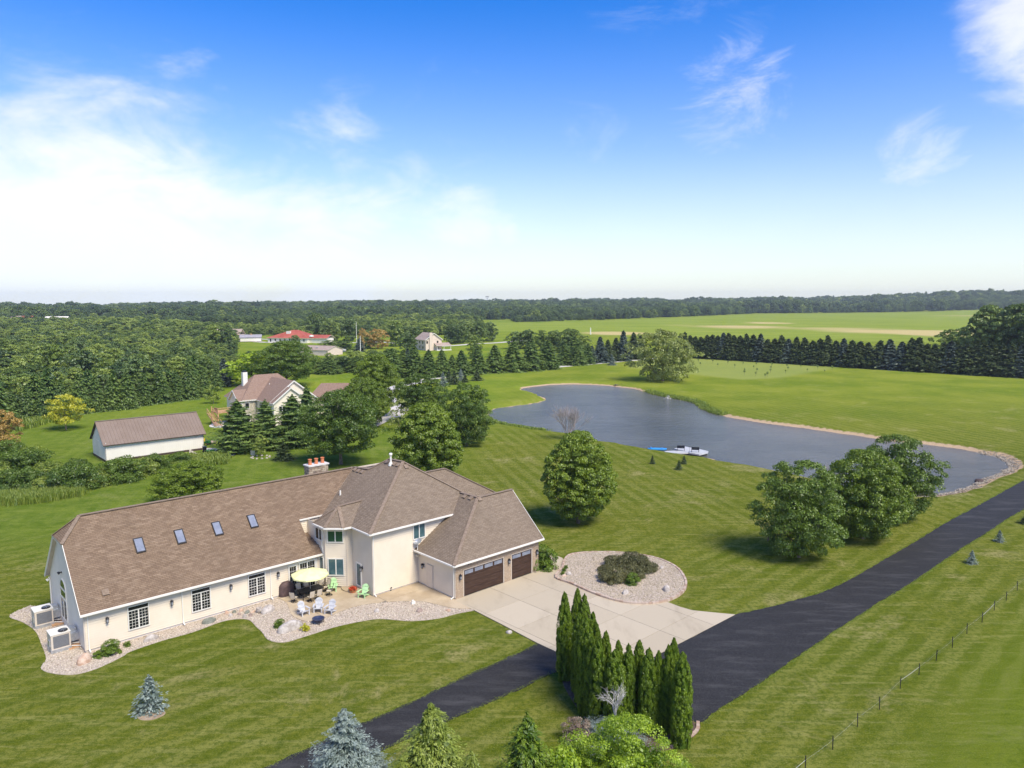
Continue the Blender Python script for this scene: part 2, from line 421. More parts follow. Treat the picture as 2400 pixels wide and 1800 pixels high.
stype = np.array([{'g': 0, 't': 1, 'r': 2, 'w': 3}[c] for _, _, c in SH])
# densify with gentle wobble so that the waterline is not polygonal
def dens(P, typ, step=1.6, wob=.22):
    Q, T = [], []
    n = len(P)
    for i in range(n):
        p0, p1, p2, p3 = P[i - 1], P[i], P[(i + 1) % n], P[(i + 2) % n]
        m = max(1, int(np.hypot(*(p2 - p1)) / step))
        for k in range(m):
            t = k / m
            q = .5 * ((2 * p1) + (-p0 + p2) * t + (2 * p0 - 5 * p1 + 4 * p2 - p3) * t * t + (-p0 + 3 * p1 - 3 * p2 + p3) * t ** 3)
            Q.append(q + rng.normal(0, wob, 2)); T.append(typ[i])
    return np.array(Q), np.array(T)
shoreD, stypeD = dens(shore, stype)

def inpoly(P, poly):
    P = np.atleast_2d(P); poly = np.asarray(poly)
    x, y = P[:, 0], P[:, 1]; c = np.zeros(len(P), bool)
    j = len(poly) - 1
    for i in range(len(poly)):
        xi, yi, xj, yj = poly[i][0], poly[i][1], poly[j][0], poly[j][1]
        if yi != yj:
            c ^= ((yi > y) != (yj > y)) & (x < (xj - xi) * (y - yi) / (yj - yi) + xi)
        j = i
    return c
def segdist(P, poly, closed=True):
    P = np.atleast_2d(P); best = np.full(len(P), 1e9); arg = np.zeros(len(P), int)
    n = len(poly)
    for i in range(n if closed else n - 1):
        a = np.asarray(poly[i][:2], float); b = np.asarray(poly[(i + 1) % n][:2], float)
        ab = b - a; L = ab @ ab
        t = np.clip(((P - a) @ ab) / max(L, 1e-9), 0, 1)
        d = np.hypot(*(P - a - t[:, None] * ab).T)
        m = d < best; best[m] = d[m]; arg[m] = i
    return best, arg

def sm(a, b, x):
    t = np.clip((x - a) / (b - a), 0, 1); return t * t * (3 - 2 * t)
AZT = np.array([-.8, -.687, -.3, 0, .4, .5, .62, .8])
AZH = np.array([-22., -21., -12., -4., 3., 10., 24., 26.])
def far_z(x, y):
    r = np.hypot(x, y); a = x / np.maximum(y, 1)
    return sm(1450, 2700, r) * np.interp(a, AZT, AZH) - np.maximum(0, r - 3000) * .03
def gz(P):
    """ground height at points (n,2)"""
    P = np.atleast_2d(np.asarray(P, float)); z = far_z(P[:, 0], P[:, 1])
    near = (P[:, 0] > -30) & (P[:, 0] < 125) & (P[:, 1] > 75) & (P[:, 1] < 250)
    if near.any():
        Q = P[near]; d, arg = segdist(Q, shoreD); ins = inpoly(Q, shoreD)
        wdt = np.where(stypeD[arg] == 3, 4.0, 3.2)
        t = np.clip(d / wdt, 0, 1)
        zo = WATER_Z * (1 - t * t * (3 - 2 * t)) ** 1.2 * 1.0
        zi = WATER_Z - np.minimum(1.6, .45 * d)
        z[near] += np.where(ins, zi, zo)
    return z
def gz1(x, y): return float(gz([(x, y)])[0])

def axis(fine, grow=1.13, end=3400, neg=True):
    a, b, st = fine; core = list(np.arange(a, b + .01, st))
    hi, s = [], st
    v = core[-1]
    while v < end: s *= grow; v += s; hi.append(v)
    lo, s = [], st; v = core[0]
    lim = -end if neg else -60
    while v > lim: s *= grow; v -= s; lo.append(v)
    return np.array(lo[::-1] + core + hi)
gx = axis((-28, 122, 1.0)); gy = axis((78, 246, 1.0), 1.07, 3600, neg=False)
X, Y = np.meshgrid(gx, gy); GP = np.c_[X.ravel(), Y.ravel()]
GZ = gz(GP)
nx, ny = len(gx), len(gy)
idx = np.arange(nx * ny).reshape(ny, nx)
GF = np.c_[idx[:-1, :-1].ravel(), idx[:-1, 1:].ravel(), idx[1:, 1:].ravel(), idx[1:, :-1].ravel()]
gme = np_mesh('ground', np.c_[GP, GZ], GF, smooth=True)
def gattr(nm, v):
    a = gme.attributes.new(nm, 'FLOAT', 'POINT'); a.data.foreach_set('value', np.asarray(v, np.float32))
d_s, a_s = segdist(GP, shoreD); in_s = inpoly(GP, shoreD)
ty = stypeD[a_s]
nearsh = np.where(in_s, 1.0, 0.0)
tan = np.where((ty == 1), 1 - sm(.6, 1.7, d_s), 0); tan = np.maximum(tan, np.where(ty == 2, 1 - sm(1.4, 2.4, d_s), 0)); tan = np.maximum(tan, np.where(ty == 0, .5 * (1 - sm(.3, 1.6, d_s)), 0))
east = np.where((ty == 1) & (GP[:, 1] > 118) & (GP[:, 0] > 42), 1 - sm(1.0, 2.2, d_s), 0)
tan = np.maximum(tan, east); tan = np.where(in_s, 1, tan)
weed = np.where((ty == 3) & ~in_s, 1 - sm(2.5, 5.0, d_s), 0)
FIELD = ats([(1100,768),(1134,758),(1220,757),(1400,752),(1667,741),(1775,736),(2268,732.5),(2460,731),(2500,812),(2300,806),(2100,800),(1900,795),(1700,790),(1560,788),(1400,785),(1250,778),(1130,775)])
fd = segdist(GP, FIELD)[0] * np.where(inpoly(GP, FIELD), 1, -1)
field = sm(-6, 6, fd)
ORCH = ats([(1480,836),(1660,838),(1960,862),(1830,885),(1740,890),(1480,862)])
orch = sm(-3, 3, segdist(GP, ORCH)[0] * np.where(inpoly(GP, ORCH), 1, -1))
patch = np.zeros(len(GP))
for px_, py_, sx_, sy_, wt_ in [(2180,782,130,11,1),(2120,777,280,8,.85),(1440,781,110,6,1),(1800,757,80,3.2,1),(1740,766,170,6,.85),(2250,740,120,3.5,.7),(1950,770,220,5,.7),(1600,762,120,3,.6)]:
    c = at(px_, py_); w_ = sx_ / ppm(px_, py_); dep = abs(at(px_, py_ - sy_)[1] - at(px_, py_ + sy_)[1]) / 2
    patch = np.maximum(patch, wt_ * np.exp(-(((GP[:, 0] - c[0]) / w_) ** 2 + ((GP[:, 1] - c[1]) / dep) ** 2) * 1.2))
gattr('tan', tan); gattr('weed', weed); gattr('field', field); gattr('patch', patch); gattr('orch', orch)
gattr('left', sm(-14, -34, GP[:, 0] - .12 * GP[:, 1]) * sm(66, 84, GP[:, 1]))
gattr('beyond', sm(0, 10, segdist(GP, ats([(1640,1905),(1790,1790),(1951,1757-30),(2109,1560),(2243,1430),(2400,1350),(2700,1200),(3300,1000),(3600,1500),(3000,2400)]))[0] * np.where(inpoly(GP, ats([(1640,1905),(1790,1790),(1951,1757-30),(2109,1560),(2243,1430),(2400,1350),(2700,1200),(3300,1000),(3600,1500),(3000,2400)])), 1, -1)))

def groundf(k):
    A = lambda n_: k.n('ShaderNodeAttribute', attribute_name=n_).outputs['Fac']
    pos = k.pos
    big = k.noise(pos, .045, 4, .6); mid = k.noise(pos, .35, 5, .65)
    fine = k.noise(pos, 2.6, 4, .7); vf = k.noise(pos, 11.0, 3, .75)
    base = k.mix(k.ramp(mid, .30, .70), (0.1120, 0.1393, 0.0119), (0.1926, 0.2022, 0.0273))
    base = k.mix(k.ramp(big, .40, .64, 0, .6), base, (0.1004, 0.1393, 0.0093))
    # mown lines, two directions of mowing
    def lines(rot, sc, dist):
        wv = k.n('ShaderNodeTexWave', wave_type='BANDS', bands_direction='X', i={'Vector': k.mapping(pos, rot=(0, 0, rot)), 'Scale': sc, 'Distortion': dist, 'Detail': 3, 'Detail Scale': .25, 'Detail Roughness': .6})
        return wv.outputs['Fac']
    l1 = lines(R(90 - 45), .17, 1.4); l2 = lines(R(-15), .15, .8); l3 = lines(R(12), .10, 3.0)
    sepn = k.n('ShaderNodeSeparateXYZ', i={0: pos})
    north = k.ramp(sepn.outputs[1], 74, 92)
    l = k.mix(north, k.mix(.3, l1, l3), k.mix(.2, l2, l3))
    streak = k.noise(k.mapping(pos, rot=(0, 0, R(-42)), scale=(.16, 1.6, 1)), 1.0, 5, .7)
    streak2 = k.noise(k.mapping(pos, rot=(0, 0, R(30)), scale=(.3, 2.4, 1)), 1.0, 4, .7)
    lam = k.math('MULTIPLY', k.ramp(l, .25, .75), k.ramp(k.noise(pos, .09, 3, .6), .35, .6, .15, .5))
    base = k.mix(lam, base, (0.2866, 0.2830, 0.0724))
    base = k.mix(k.ramp(streak, .50, .66, 0, .60), base, (0.2956, 0.2875, 0.0851))
    base = k.mix(k.ramp(streak2, .52, .70, 0, .55), base, (0.0538, 0.0854, 0.0051))
    dry = k.math('MULTIPLY', k.ramp(k.noise(pos, .13, 5, .7, .6), .54, .70), .65)
    base = k.mix(dry, base, (0.4032, 0.3410, 0.1485))
    base = k.mix(k.ramp(fine, .44, .60, .0, .60), base, (0.0627, 0.0989, 0.0085))
    base = k.mix(k.ramp(vf, .52, .72, 0, .60), base, (0.3224, 0.3325, 0.0936))
    base = k.mix(k.ramp(vf, .48, .30, 0, .55), base, (0.0402, 0.0673, 0.0059))
    # fresher green left lawn beyond the hedge, greener pasture beyond the fence
    base = k.mix(k.math('MULTIPLY', A('left'), .55), base, k.mix(k.ramp(mid, .3, .7), (0.0896, 0.1707, 0.0170), (0.1702, 0.2517, 0.0340)))
    base = k.mix(k.math('MULTIPLY', A('beyond'), .6), base, k.mix(k.ramp(fine, .38, .66), (0.0896, 0.1528, 0.0085), (0.2150, 0.2696, 0.0255)))
    farL = k.ramp(sepn.outputs[1], 105, 230)
    base = k.mix(k.math('MULTIPLY', farL, .6), base, k.mix(k.ramp(k.noise(pos, .05, 4, .6), .35, .65), (0.1562, 0.2351, 0.0162), (0.2916, 0.3344, 0.0365)))
    base = k.mix(k.math('MULTIPLY', A('orch'), .7), base, k.mix(k.ramp(lines(R(60), .2, 1.0), .3, .7), (0.2500, 0.2926, 0.0688), (0.3125, 0.3449, 0.0972)))
    # crop field with dry patches
    rows = k.noise(k.mapping(pos, rot=(0, 0, R(12)), scale=(.012, .16, 1)), 1.0, 5, .65)
    fcol = k.mix(k.ramp(rows, .35, .66), (0.1771, 0.2455, 0.0284), (0.2916, 0.3344, 0.0527))
    fcol = k.mix(k.ramp(k.noise(pos, .5, 5, .8), .62, .78, 0, .5), fcol, (0.4166, 0.4285, 0.1053))
    fcol = k.mix(k.ramp(k.math('ADD', A('patch'), k.math('MULTIPLY', k.math('SUBTRACT', k.noise(k.mapping(pos, scale=(.3, 1, 1)), .02, 4, .7), .5), .5)), .35, .75), fcol, (0.5152, 0.4180, 0.1755))
    base = k.mix(A('field'), base, fcol)
    wn = k.math('MULTIPLY', A('weed'), .8)
    base = k.mix(wn, base, (0.1667, 0.2090, 0.0243))
    tn = k.ramp(k.math('ADD', A('tan'), k.math('MULTIPLY', k.math('SUBTRACT', fine, .5), .9)), .4, .75)
    base = k.mix(tn, base, k.mix(k.ramp(vf, .35, .65), (0.4032, 0.2750, 0.1485), (0.6272, 0.4620, 0.2970)))
    return base
M['ground'] = mat('lawn', (.1, .15, .03), 1.0, 0, .0, groundf,
    lambda k: (k.math('ADD', k.noise(k.pos, 9.0, 4, .75), k.noise(k.pos, .9, 3, .6)), .75, .16))
ground = mesh_obj('ground', gme, M['ground']); tag(ground, kind='structure')

pond_mb = MB(); pond_mb.add([(p[0], p[1], WATER_Z) for p in [ (np.array(q) - shoreD.mean(0)) * 1.0 + shoreD.mean(0) for q in shoreD]], [list(range(len(shoreD)))[::-1]])
# water sheet a little larger than the shoreline, the banks rise through it
bx0, by0 = shoreD.min(0) - 3; bx1, by1 = shoreD.max(0) + 3
wgx = np.linspace(bx0, bx1, 120); wgy = np.linspace(by0, by1, 140)
WX, WY = np.meshgrid(wgx, wgy); WP = np.c_[WX.ravel(), WY.ravel()]
wd, _ = segdist(WP, shoreD[::3]); win = inpoly(WP, shoreD) | (wd < 2.6)
wi = np.arange(len(WP)).reshape(140, 120)
WF = np.c_[wi[:-1, :-1].ravel(), wi[:-1, 1:].ravel(), wi[1:, 1:].ravel(), wi[1:, :-1].ravel()]
WF = WF[win[WF].all(1)]
def waterf(k):
    return k.mix(k.ramp(k.noise(k.pos, .05, 4, .6), .3, .7), (.11, .11, .095), (.155, .152, .13))
def waterb(k):
    wv = k.noise(k.mapping(k.pos, rot=(0, 0, R(14)), scale=(.55, 1.7, 1)), 1.5, 5, .65)
    w2 = k.noise(k.mapping(k.pos, rot=(0, 0, R(-10)), scale=(.5, 1.2, 1)), .45, 3, .6)
    return k.math('ADD', wv, k.math('MULTIPLY', w2, 1.6)), 1.0, .22
M['water'] = mat('pond_water', (.05, .06, .07), .16, 0, .5, waterf, waterb)
pond = mesh_obj('pond_water', np_mesh('pond_water', np.c_[WP, np.full(len(WP), WATER_Z)], WF), M['water']); tag(pond, kind='structure')

# ------------------------------------------------------------------ roads, concrete, beds
def smooth_poly(P, closed=True, n=6):
    P = [np.array(p, float) for p in P]; Q = []; m = len(P)
    for i in range(m if closed else m - 1):
        p0 = P[i - 1] if closed or i > 0 else P[0]; p1 = P[i]; p2 = P[(i + 1) % m]; p3 = P[(i + 2) % m] if closed or i + 2 < m else P[-1]
        for k in range(n):
            t = k / n
            Q.append(tuple(.5 * ((2 * p1) + (-p0 + p2) * t + (2 * p0 - 5 * p1 + 4 * p2 - p3) * t * t + (-p0 + 3 * p1 - 3 * p2 + p3) * t ** 3)))
    if not closed: Q.append(tuple(P[-1]))
    return Q
def rough_edge(P, amp=.05, step=.5):
    Q = []; m = len(P)
    for i in range(m):
        a = np.array(P[i][:2], float); b = np.array(P[(i + 1) % m][:2], float); d = b - a; L = np.hypot(*d)
        kk = max(1, int(L / step)); nrm = np.array([-d[1], d[0]]) / max(L, 1e-6)
        for j in range(kk): Q.append(tuple(a + d * j / kk + nrm * rng.normal(0, amp)))
    return Q
upR = smooth_poly(ats([(1460,1583),(1546,1534),(1660,1475),(1723,1442),(1788,1428),(1882,1402.5),(1940,1384),(1998,1355.5),(2070,1314),(2142,1272),(2215,1227),(2262,1202),(2400,1126)]), False, 4)
loR = smooth_poly(ats([(2400,1194),(2359,1218),(2305,1254),(2251,1287),(2179,1337),(2124,1374),(2059,1413),(2016,1442),(1947,1486),(1918,1507),(1860,1545),(1831,1565),(1774,1605),(1705,1650),(1669,1674),(1643,1695),(1622,1690)]), False, 4)
d1 = np.array(upR[-1]) - np.array(upR[-3]); d1 /= np.hypot(*d1)
ext = [tuple(np.array(upR[-1]) + d1 * 260), tuple(np.array(loR[0]) + d1 * 260)]
MB().prism(rough_edge(upR + ext + loR, .045), -.3, .05).build('asphalt_road', M['asphalt'])
tag(bpy.data.objects['asphalt_road'], kind='structure')
dL = ats([(1259,1508.5),(1216,1530),(1112,1575),(1012,1622),(961,1647),(861,1691),(838,1697),(744,1744),(620,1800)])
dR = ats([(820,1800),(901,1758),(1082,1677),(1196,1627),(1308,1573),(1312,1534)])
dd = np.array(dL[-1]) - np.array(dL[-2]); dd /= np.hypot(*dd)
dvp = dL + [tuple(np.array(dL[-1]) + dd * 14), tuple(np.array(dR[0]) + dd * 14)] + dR
MB().prism(rough_edge(dvp, .04), -.3, .045).build('asphalt_driveway', M['asphalt'])
tag(bpy.data.objects['asphalt_driveway'], kind='structure')

HX, HY, HYAW = -31.584, 52.6, R(43.14)
HA = np.array([math.cos(HYAW), math.sin(HYAW)]); HB = np.array([-math.sin(HYAW), math.cos(HYAW)])
def uv(px, py, z=0.0):
    q = at(px, py, z)[:2] - [HX, HY]; return float(q @ HA), float(q @ HB)
def w2(u, v): return (HX + HA[0] * u + HB[0] * v, HY + HA[1] * u + HB[1] * v)

ISL = smooth_poly([uv(a, b, .12) for a, b in [(1303,1353),(1318,1330),(1323,1314),(1336,1301),(1368,1296),(1405,1294.6),(1441,1295),(1477,1298),(1513,1303),(1549,1312),(1585,1330),(1603,1352),(1608,1370),(1600,1386),(1582,1399),(1556,1409),(1522,1414),(1477,1413),(1432,1404),(1386,1388),(1341,1368)]], True, 4)
APR = [uv(a, b) for a, b in [(1065,1408),(1106,1429),(1180,1467),(1259,1508.5),(1303,1529),(1340,1548),(1400,1566),(1455,1582),(1478,1572),(1546,1534),(1660,1475),(1723,1442),(1660,1436),(1622,1432),(1594,1424),(1567,1413.6),(1545,1408),(1480,1395),(1386,1368),(1330,1340),(1325,1320),(1318,1309),(1294,1300),(1275,1290),(1283,1305),(1293,1322),(1280,1332),(1262,1339)]]
def clip(poly, a, b, c):
    """keep a*x+b*y<=c"""
    out = []
    for i in range(len(poly)):
        p, q = poly[i], poly[(i + 1) % len(poly)]
        fp, fq = a * p[0] + b * p[1] - c, a * q[0] + b * q[1] - c
        if fp <= 0: out.append(p)
        if fp * fq < 0:
            t = fp / (fp - fq); out.append((p[0] + (q[0] - p[0]) * t, p[1] + (q[1] - p[1]) * t))
    return out
def area(p): return abs(sum(p[i][0] * p[(i + 1) % len(p)][1] - p[(i + 1) % len(p)][0] * p[i][1] for i in range(len(p)))) / 2
def slabs(name, poly, u0, v0, du, dv, z0, z1, m, gap=.035):
    root = MB().prism(poly, -.2, z1 - .02).build(name, M['joint'], None, (HX, HY, 0), HYAW); tag(root, kind='structure')
    us = [p[0] for p in poly]; vs = [p[1] for p in poly]
    i0, i1 = math.floor((min(us) - u0) / du), math.ceil((max(us) - u0) / du)
    j0, j1 = math.floor((min(vs) - v0) / dv), math.ceil((max(vs) - v0) / dv)
    for i in range(i0, i1):
        for j in range(j0, j1):
            c = clip(poly, 1, 0, u0 + (i + 1) * du - gap / 2); c = clip(c, -1, 0, -(u0 + i * du + gap / 2)) if c else c
            c = clip(c, 0, 1, v0 + (j + 1) * dv - gap / 2) if c else c; c = clip(c, 0, -1, -(v0 + j * dv + gap / 2)) if c else c
            if len(c) > 2 and area(c) > .15:
                MB().prism(c, z1 - .06, z1).build('slab', m, root)
    return root
slabs('concrete_driveway', APR, 26.1, -11.15, 3.95, 3.95, 0, .075, M['conc'])
def lines_uv(pts, sm_=4): return smooth_poly([uv(a, b) for a, b in pts], False, sm_)
walk_edge = lines_uv([(651,1401),(672,1415),(682,1440.5),(697,1451),(716.5,1457),(736,1457),(759,1452),(784,1440.5),(813,1429),(842,1421),(871,1416),(925,1411),(962,1410),(991,1411),(1027,1419),(1066,1427),(1104,1428)])
PATIO = walk_edge + [(26.6, -11.0), (26.6, -5.2), (22, -4), (20.5, -1), (19.2, .6), (15.0, .6)]
slabs('concrete_patio', PATIO, 21.5, -7.2, 5.6, 5.6, 0, .07, M['patio'])
BED = smooth_poly([uv(a, b) for a, b in [(1112,1431),(1070,1439),(1027,1450),(962,1456),(889,1451),(835,1459),(781,1471),(719,1491),(665,1506),(629,1500),(614,1482),(600,1469),(586,1455),(564,1451),(521,1457),(452,1482),(380,1502),(307,1527),(289,1538),(253,1556),(217,1571),(170,1582),(119,1578),(96,1566),(108,1545),(98,1513),(83,1480),(54,1459),(22,1446),(40,1433),(70,1420)]], False, 4) + [(1.0, 9.5), (1.0, 1.0), (24, 1.0), (24.5, -8.5)]
bed = MB().prism(BED, -.2, .03).build('gravel_bed', M['bedsoil'], None, (HX, HY, 0), HYAW); tag(bed, kind='structure')
isl = MB().prism(ISL, -.2, .17).build('island_bed', M['bedsoil'], None, (HX, HY, 0), HYAW); tag(isl, kind='structure')

OCT = np.array([(1, 0, 0), (0, 1, 0), (-1, 0, 0), (0, -1, 0), (0, 0, 1), (0, 0, -.5)], float)
OCF = np.array([(0, 1, 4), (1, 2, 4), (2, 3, 4), (3, 0, 4), (1, 0, 5), (2, 1, 5), (3, 2, 5), (0, 3, 5)])
def pebbles(pts, zs, s0, s1, name, m, parent=None, loc=(0, 0, 0), rz=0, flat=.6):
    n = len(pts); S = rng.uniform(s0, s1, (n, 1, 3)) * np.array([1, 1, flat]); A = rng.uniform(0, 2 * PI, n)
    V = OCT[None] * S * rng.uniform(.75, 1.2, (n, 6, 1))
    ca, sa = np.cos(A)[:, None], np.sin(A)[:, None]
    V = np.stack([V[..., 0] * ca - V[..., 1] * sa, V[..., 0] * sa + V[..., 1] * ca, V[..., 2]], -1)
    tx = rng.normal(0, .35, (n, 1)); V[..., 2] += V[..., 0] * tx
    V += np.c_[pts, zs][:, None, :]
    F = (OCF[None] + (np.arange(n) * 6)[:, None, None]).reshape(-1, 3)
    tint = np.repeat(rng.beta(1.6, 1.1, n), 6)
    o = mesh_obj(name, np_mesh(name, V.reshape(-1, 3), F, tint), m, parent, loc, rz)
    return o
def scatter(poly, n, excl=()):
    poly = np.array(poly); lo, hi = poly.min(0), poly.max(0); P = rng.uniform(lo, hi, (n * 3, 2))
    k = inpoly(P, poly)
    for e in excl: k &= ~inpoly(P, e)
    return P[k][:n]
WING = [(-.05, -.05), (21.4, -.05), (21.4, 12), (-.05, 12)]
P = scatter(BED, 15000, (PATIO, WING))
bp = pebbles(P, np.full(len(P), .045), .035, .085, 'bed_pebbles', M['pebble'], None, (HX, HY, 0), HYAW)
tag(bp, 'white river pebbles covering the beds round the house wall and patio', 'pebbles', kind='stuff')
P = scatter(ISL, 12000)
ip = pebbles(P, np.full(len(P), .185), .03, .07, 'island_pebbles', M['pebble_g'], None, (HX, HY, 0), HYAW)
tag(ip, 'white pebbles filling the raised round bed beside the garage apron', 'pebbles', kind='stuff')
# rip-rap along the right end of the pond
rr = shoreD[(stypeD == 2)]
P = rr[rng.integers(0, len(rr), 2600)] + rng.normal(0, 1, (2600, 2)) * .7
cen = shoreD.mean(0); dd_, _ = segdist(P, shoreD); ins_ = inpoly(P, shoreD)
P = P[(dd_ < 1.7) & (~ins_ | (dd_ < .5))]
rp = pebbles(P, gz(P) + .05, .08, .24, 'shore_stones', M['riprap']); tag(rp, 'loose pale stones lining the right hand end of the pond shore', 'stones', kind='stuff')

# gravel lanes far behind
def ribbon(name, pts, wd, z, m):
    P = [np.array(p) for p in smooth_poly(pts, False, 5)]; L, Rr = [], []
    for i, p in enumerate(P):
        d = P[min(i + 1, len(P) - 1)] - P[max(i - 1, 0)]; d /= np.hypot(*d); n_ = np.array([-d[1], d[0]])
        ww = wd / 2 * (1 + rng.normal(0, .03)); L.append(tuple(p + n_ * ww)); Rr.append(tuple(p - n_ * ww))
    mb = MB(); N_ = len(P)
    mb.add([(a[0], a[1], z) for a in L] + [(a[0], a[1], z) for a in Rr] + [(a[0], a[1], z - .2) for a in L] + [(a[0], a[1], z - .2) for a in Rr],
           [(i, N_ + i, N_ + i + 1, i + 1) for i in range(N_ - 1)] + [(i, i + 1, 2 * N_ + i + 1, 2 * N_ + i) for i in range(N_ - 1)] + [(N_ + i + 1, N_ + i, 3 * N_ + i, 3 * N_ + i + 1) for i in range(N_ - 1)])
    return tag(mb.build(name, m), kind='structure')
ribbon('gravel_lane', ats([(860,1000),(892,985),(925,972),(937,958),(925,944),(905,930),(912,918),(935,905),(975,897),(1010,888),(1090,879),(1200,868),(1340,857),(1475,845),(1560,838)]), 4.2, .03, M['gravel_road'])
ribbon('country_road', ats([(560,798),(640,803),(760,803),(838,803),(900,802),(1000,811),(1060,810),(1110,806),(1170,803),(1240,796)]), 5.0, .04, M['gravel_road'])
ribbon('farm_track', ats([(480,795),(560,793),(640,796),(700,797)]), 4.0, .05, M['gravel_road'])
MB().prism(ats([(474,1050),(540,1052),(560,1062),(528,1075),(478,1074)]), -.1, .05).build('gravel_yard', M['gravel_road']); tag(bpy.data.objects['gravel_yard'], kind='structure')
MB().prism(smooth_poly(ats([(490,1000),(508,990),(532,988),(540,998),(516,1003)]), True, 4), -.1, .12).build('stone_landing', M['conc_cap']); tag(bpy.data.objects['stone_landing'], kind='structure')
MB().prism(smooth_poly(ats([(1600,1712),(1622,1690),(1640,1697),(1637,1715),(1615,1735),(1590,1752),(1500,1765),(1400,1715),(1340,1640),(1318,1590),(1350,1572),(1480,1600)]), True, 4), -.1, .03).build('mulch_bed', M['mulch']); tag(bpy.data.objects['mulch_bed'], kind='structure')
# low block kerb round the island and the tip of the arborvitae bed: each block one piece
def kerb(name, label, poly, closed, bl, h, wd, z0, m, M0):
    root = empty(name, (M0[0], M0[1], z0), M0[2]); tag(root, label, 'kerb')
    mb_ = MB().box(-bl / 2 + .01, bl / 2 - .01, -wd / 2, wd / 2, 0, h); me = mb_.mesh('block'); me.materials.append(m)
    P = [np.array(p) for p in poly]; n = len(P); acc = 0
    for i in range(n if closed else n - 1):
        a, b = P[i], P[(i + 1) % n]; L = np.hypot(*(b - a))
        while acc < L:
            p = a + (b - a) * acc / L; o = bpy.data.objects.new('block', me)
            o.location = (p[0], p[1], rng.normal(0, .006)); o.rotation_euler = (0, 0, math.atan2(*(b - a)[::-1]) + rng.normal(0, .03))
            link(o, root); acc += bl
        acc -= L
    return root
M['kerb'] = mat('kerb_block', (.5, .36, .27), .9, 0, .2, lambda k: k.mix(k.n('ShaderNodeObjectInfo').outputs['Random'], (.40, .27, .19), (.58, .47, .37)))
kerb('island_kerb', 'low tan block kerb running round the pebble bed beside the garage apron', ISL, True, .31, .24, .2, 0, M['kerb'], (HX, HY, HYAW))
kerb('curved_kerb', 'short curved block kerb at the foot of the last columnar arborvitae', smooth_poly(ats([(1636,1696),(1634,1712),(1618,1728),(1600,1742),(1575,1752)]), False, 5), False, .3, .09, .2, .02, M['kerb'], (0, 0, 0))

# ------------------------------------------------------------------ vegetation generators
def unit(v): return v / np.maximum(np.linalg.norm(v, axis=-1, keepdims=True), 1e-9)
def leafquads(C, N, size, asp=.62, fold=.25, tint=None, along=None):
    """rhombic leaves/sprays at C facing N"""
    n = len(C); N = unit(N)
    r = rng.normal(size=(n, 3)) if along is None else along + rng.normal(size=(n, 3)) * .25
    T = unit(np.cross(N, np.cross(r, N))); B = np.cross(N, T)
    s = (size * rng.uniform(.7, 1.3, n))[:, None]
    V = np.stack([C - T * s, C + B * s * asp + N * s * fold, C + T * s, C - B * s * asp + N * s * fold], 1)
    F = np.arange(n * 4).reshape(-1, 4)
    return V.reshape(-1, 3), F, np.repeat(tint if tint is not None else rng.random(n), 4)
def merge(parts):
    Vs, Fs, Ts, o = [], [], [], 0
    for v, f, t in parts: Vs.append(v); Fs.append(f + o); Ts.append(t); o += len(v)
    return np.concatenate(Vs), np.concatenate(Fs), np.concatenate(Ts)
def sphdirs(n, zmin=-1.0):
    z = rng.uniform(zmin, 1, n); a = rng.uniform(0, 2 * PI, n); r = np.sqrt(1 - z * z)
    return np.c_[r * np.cos(a), r * np.sin(a), z]

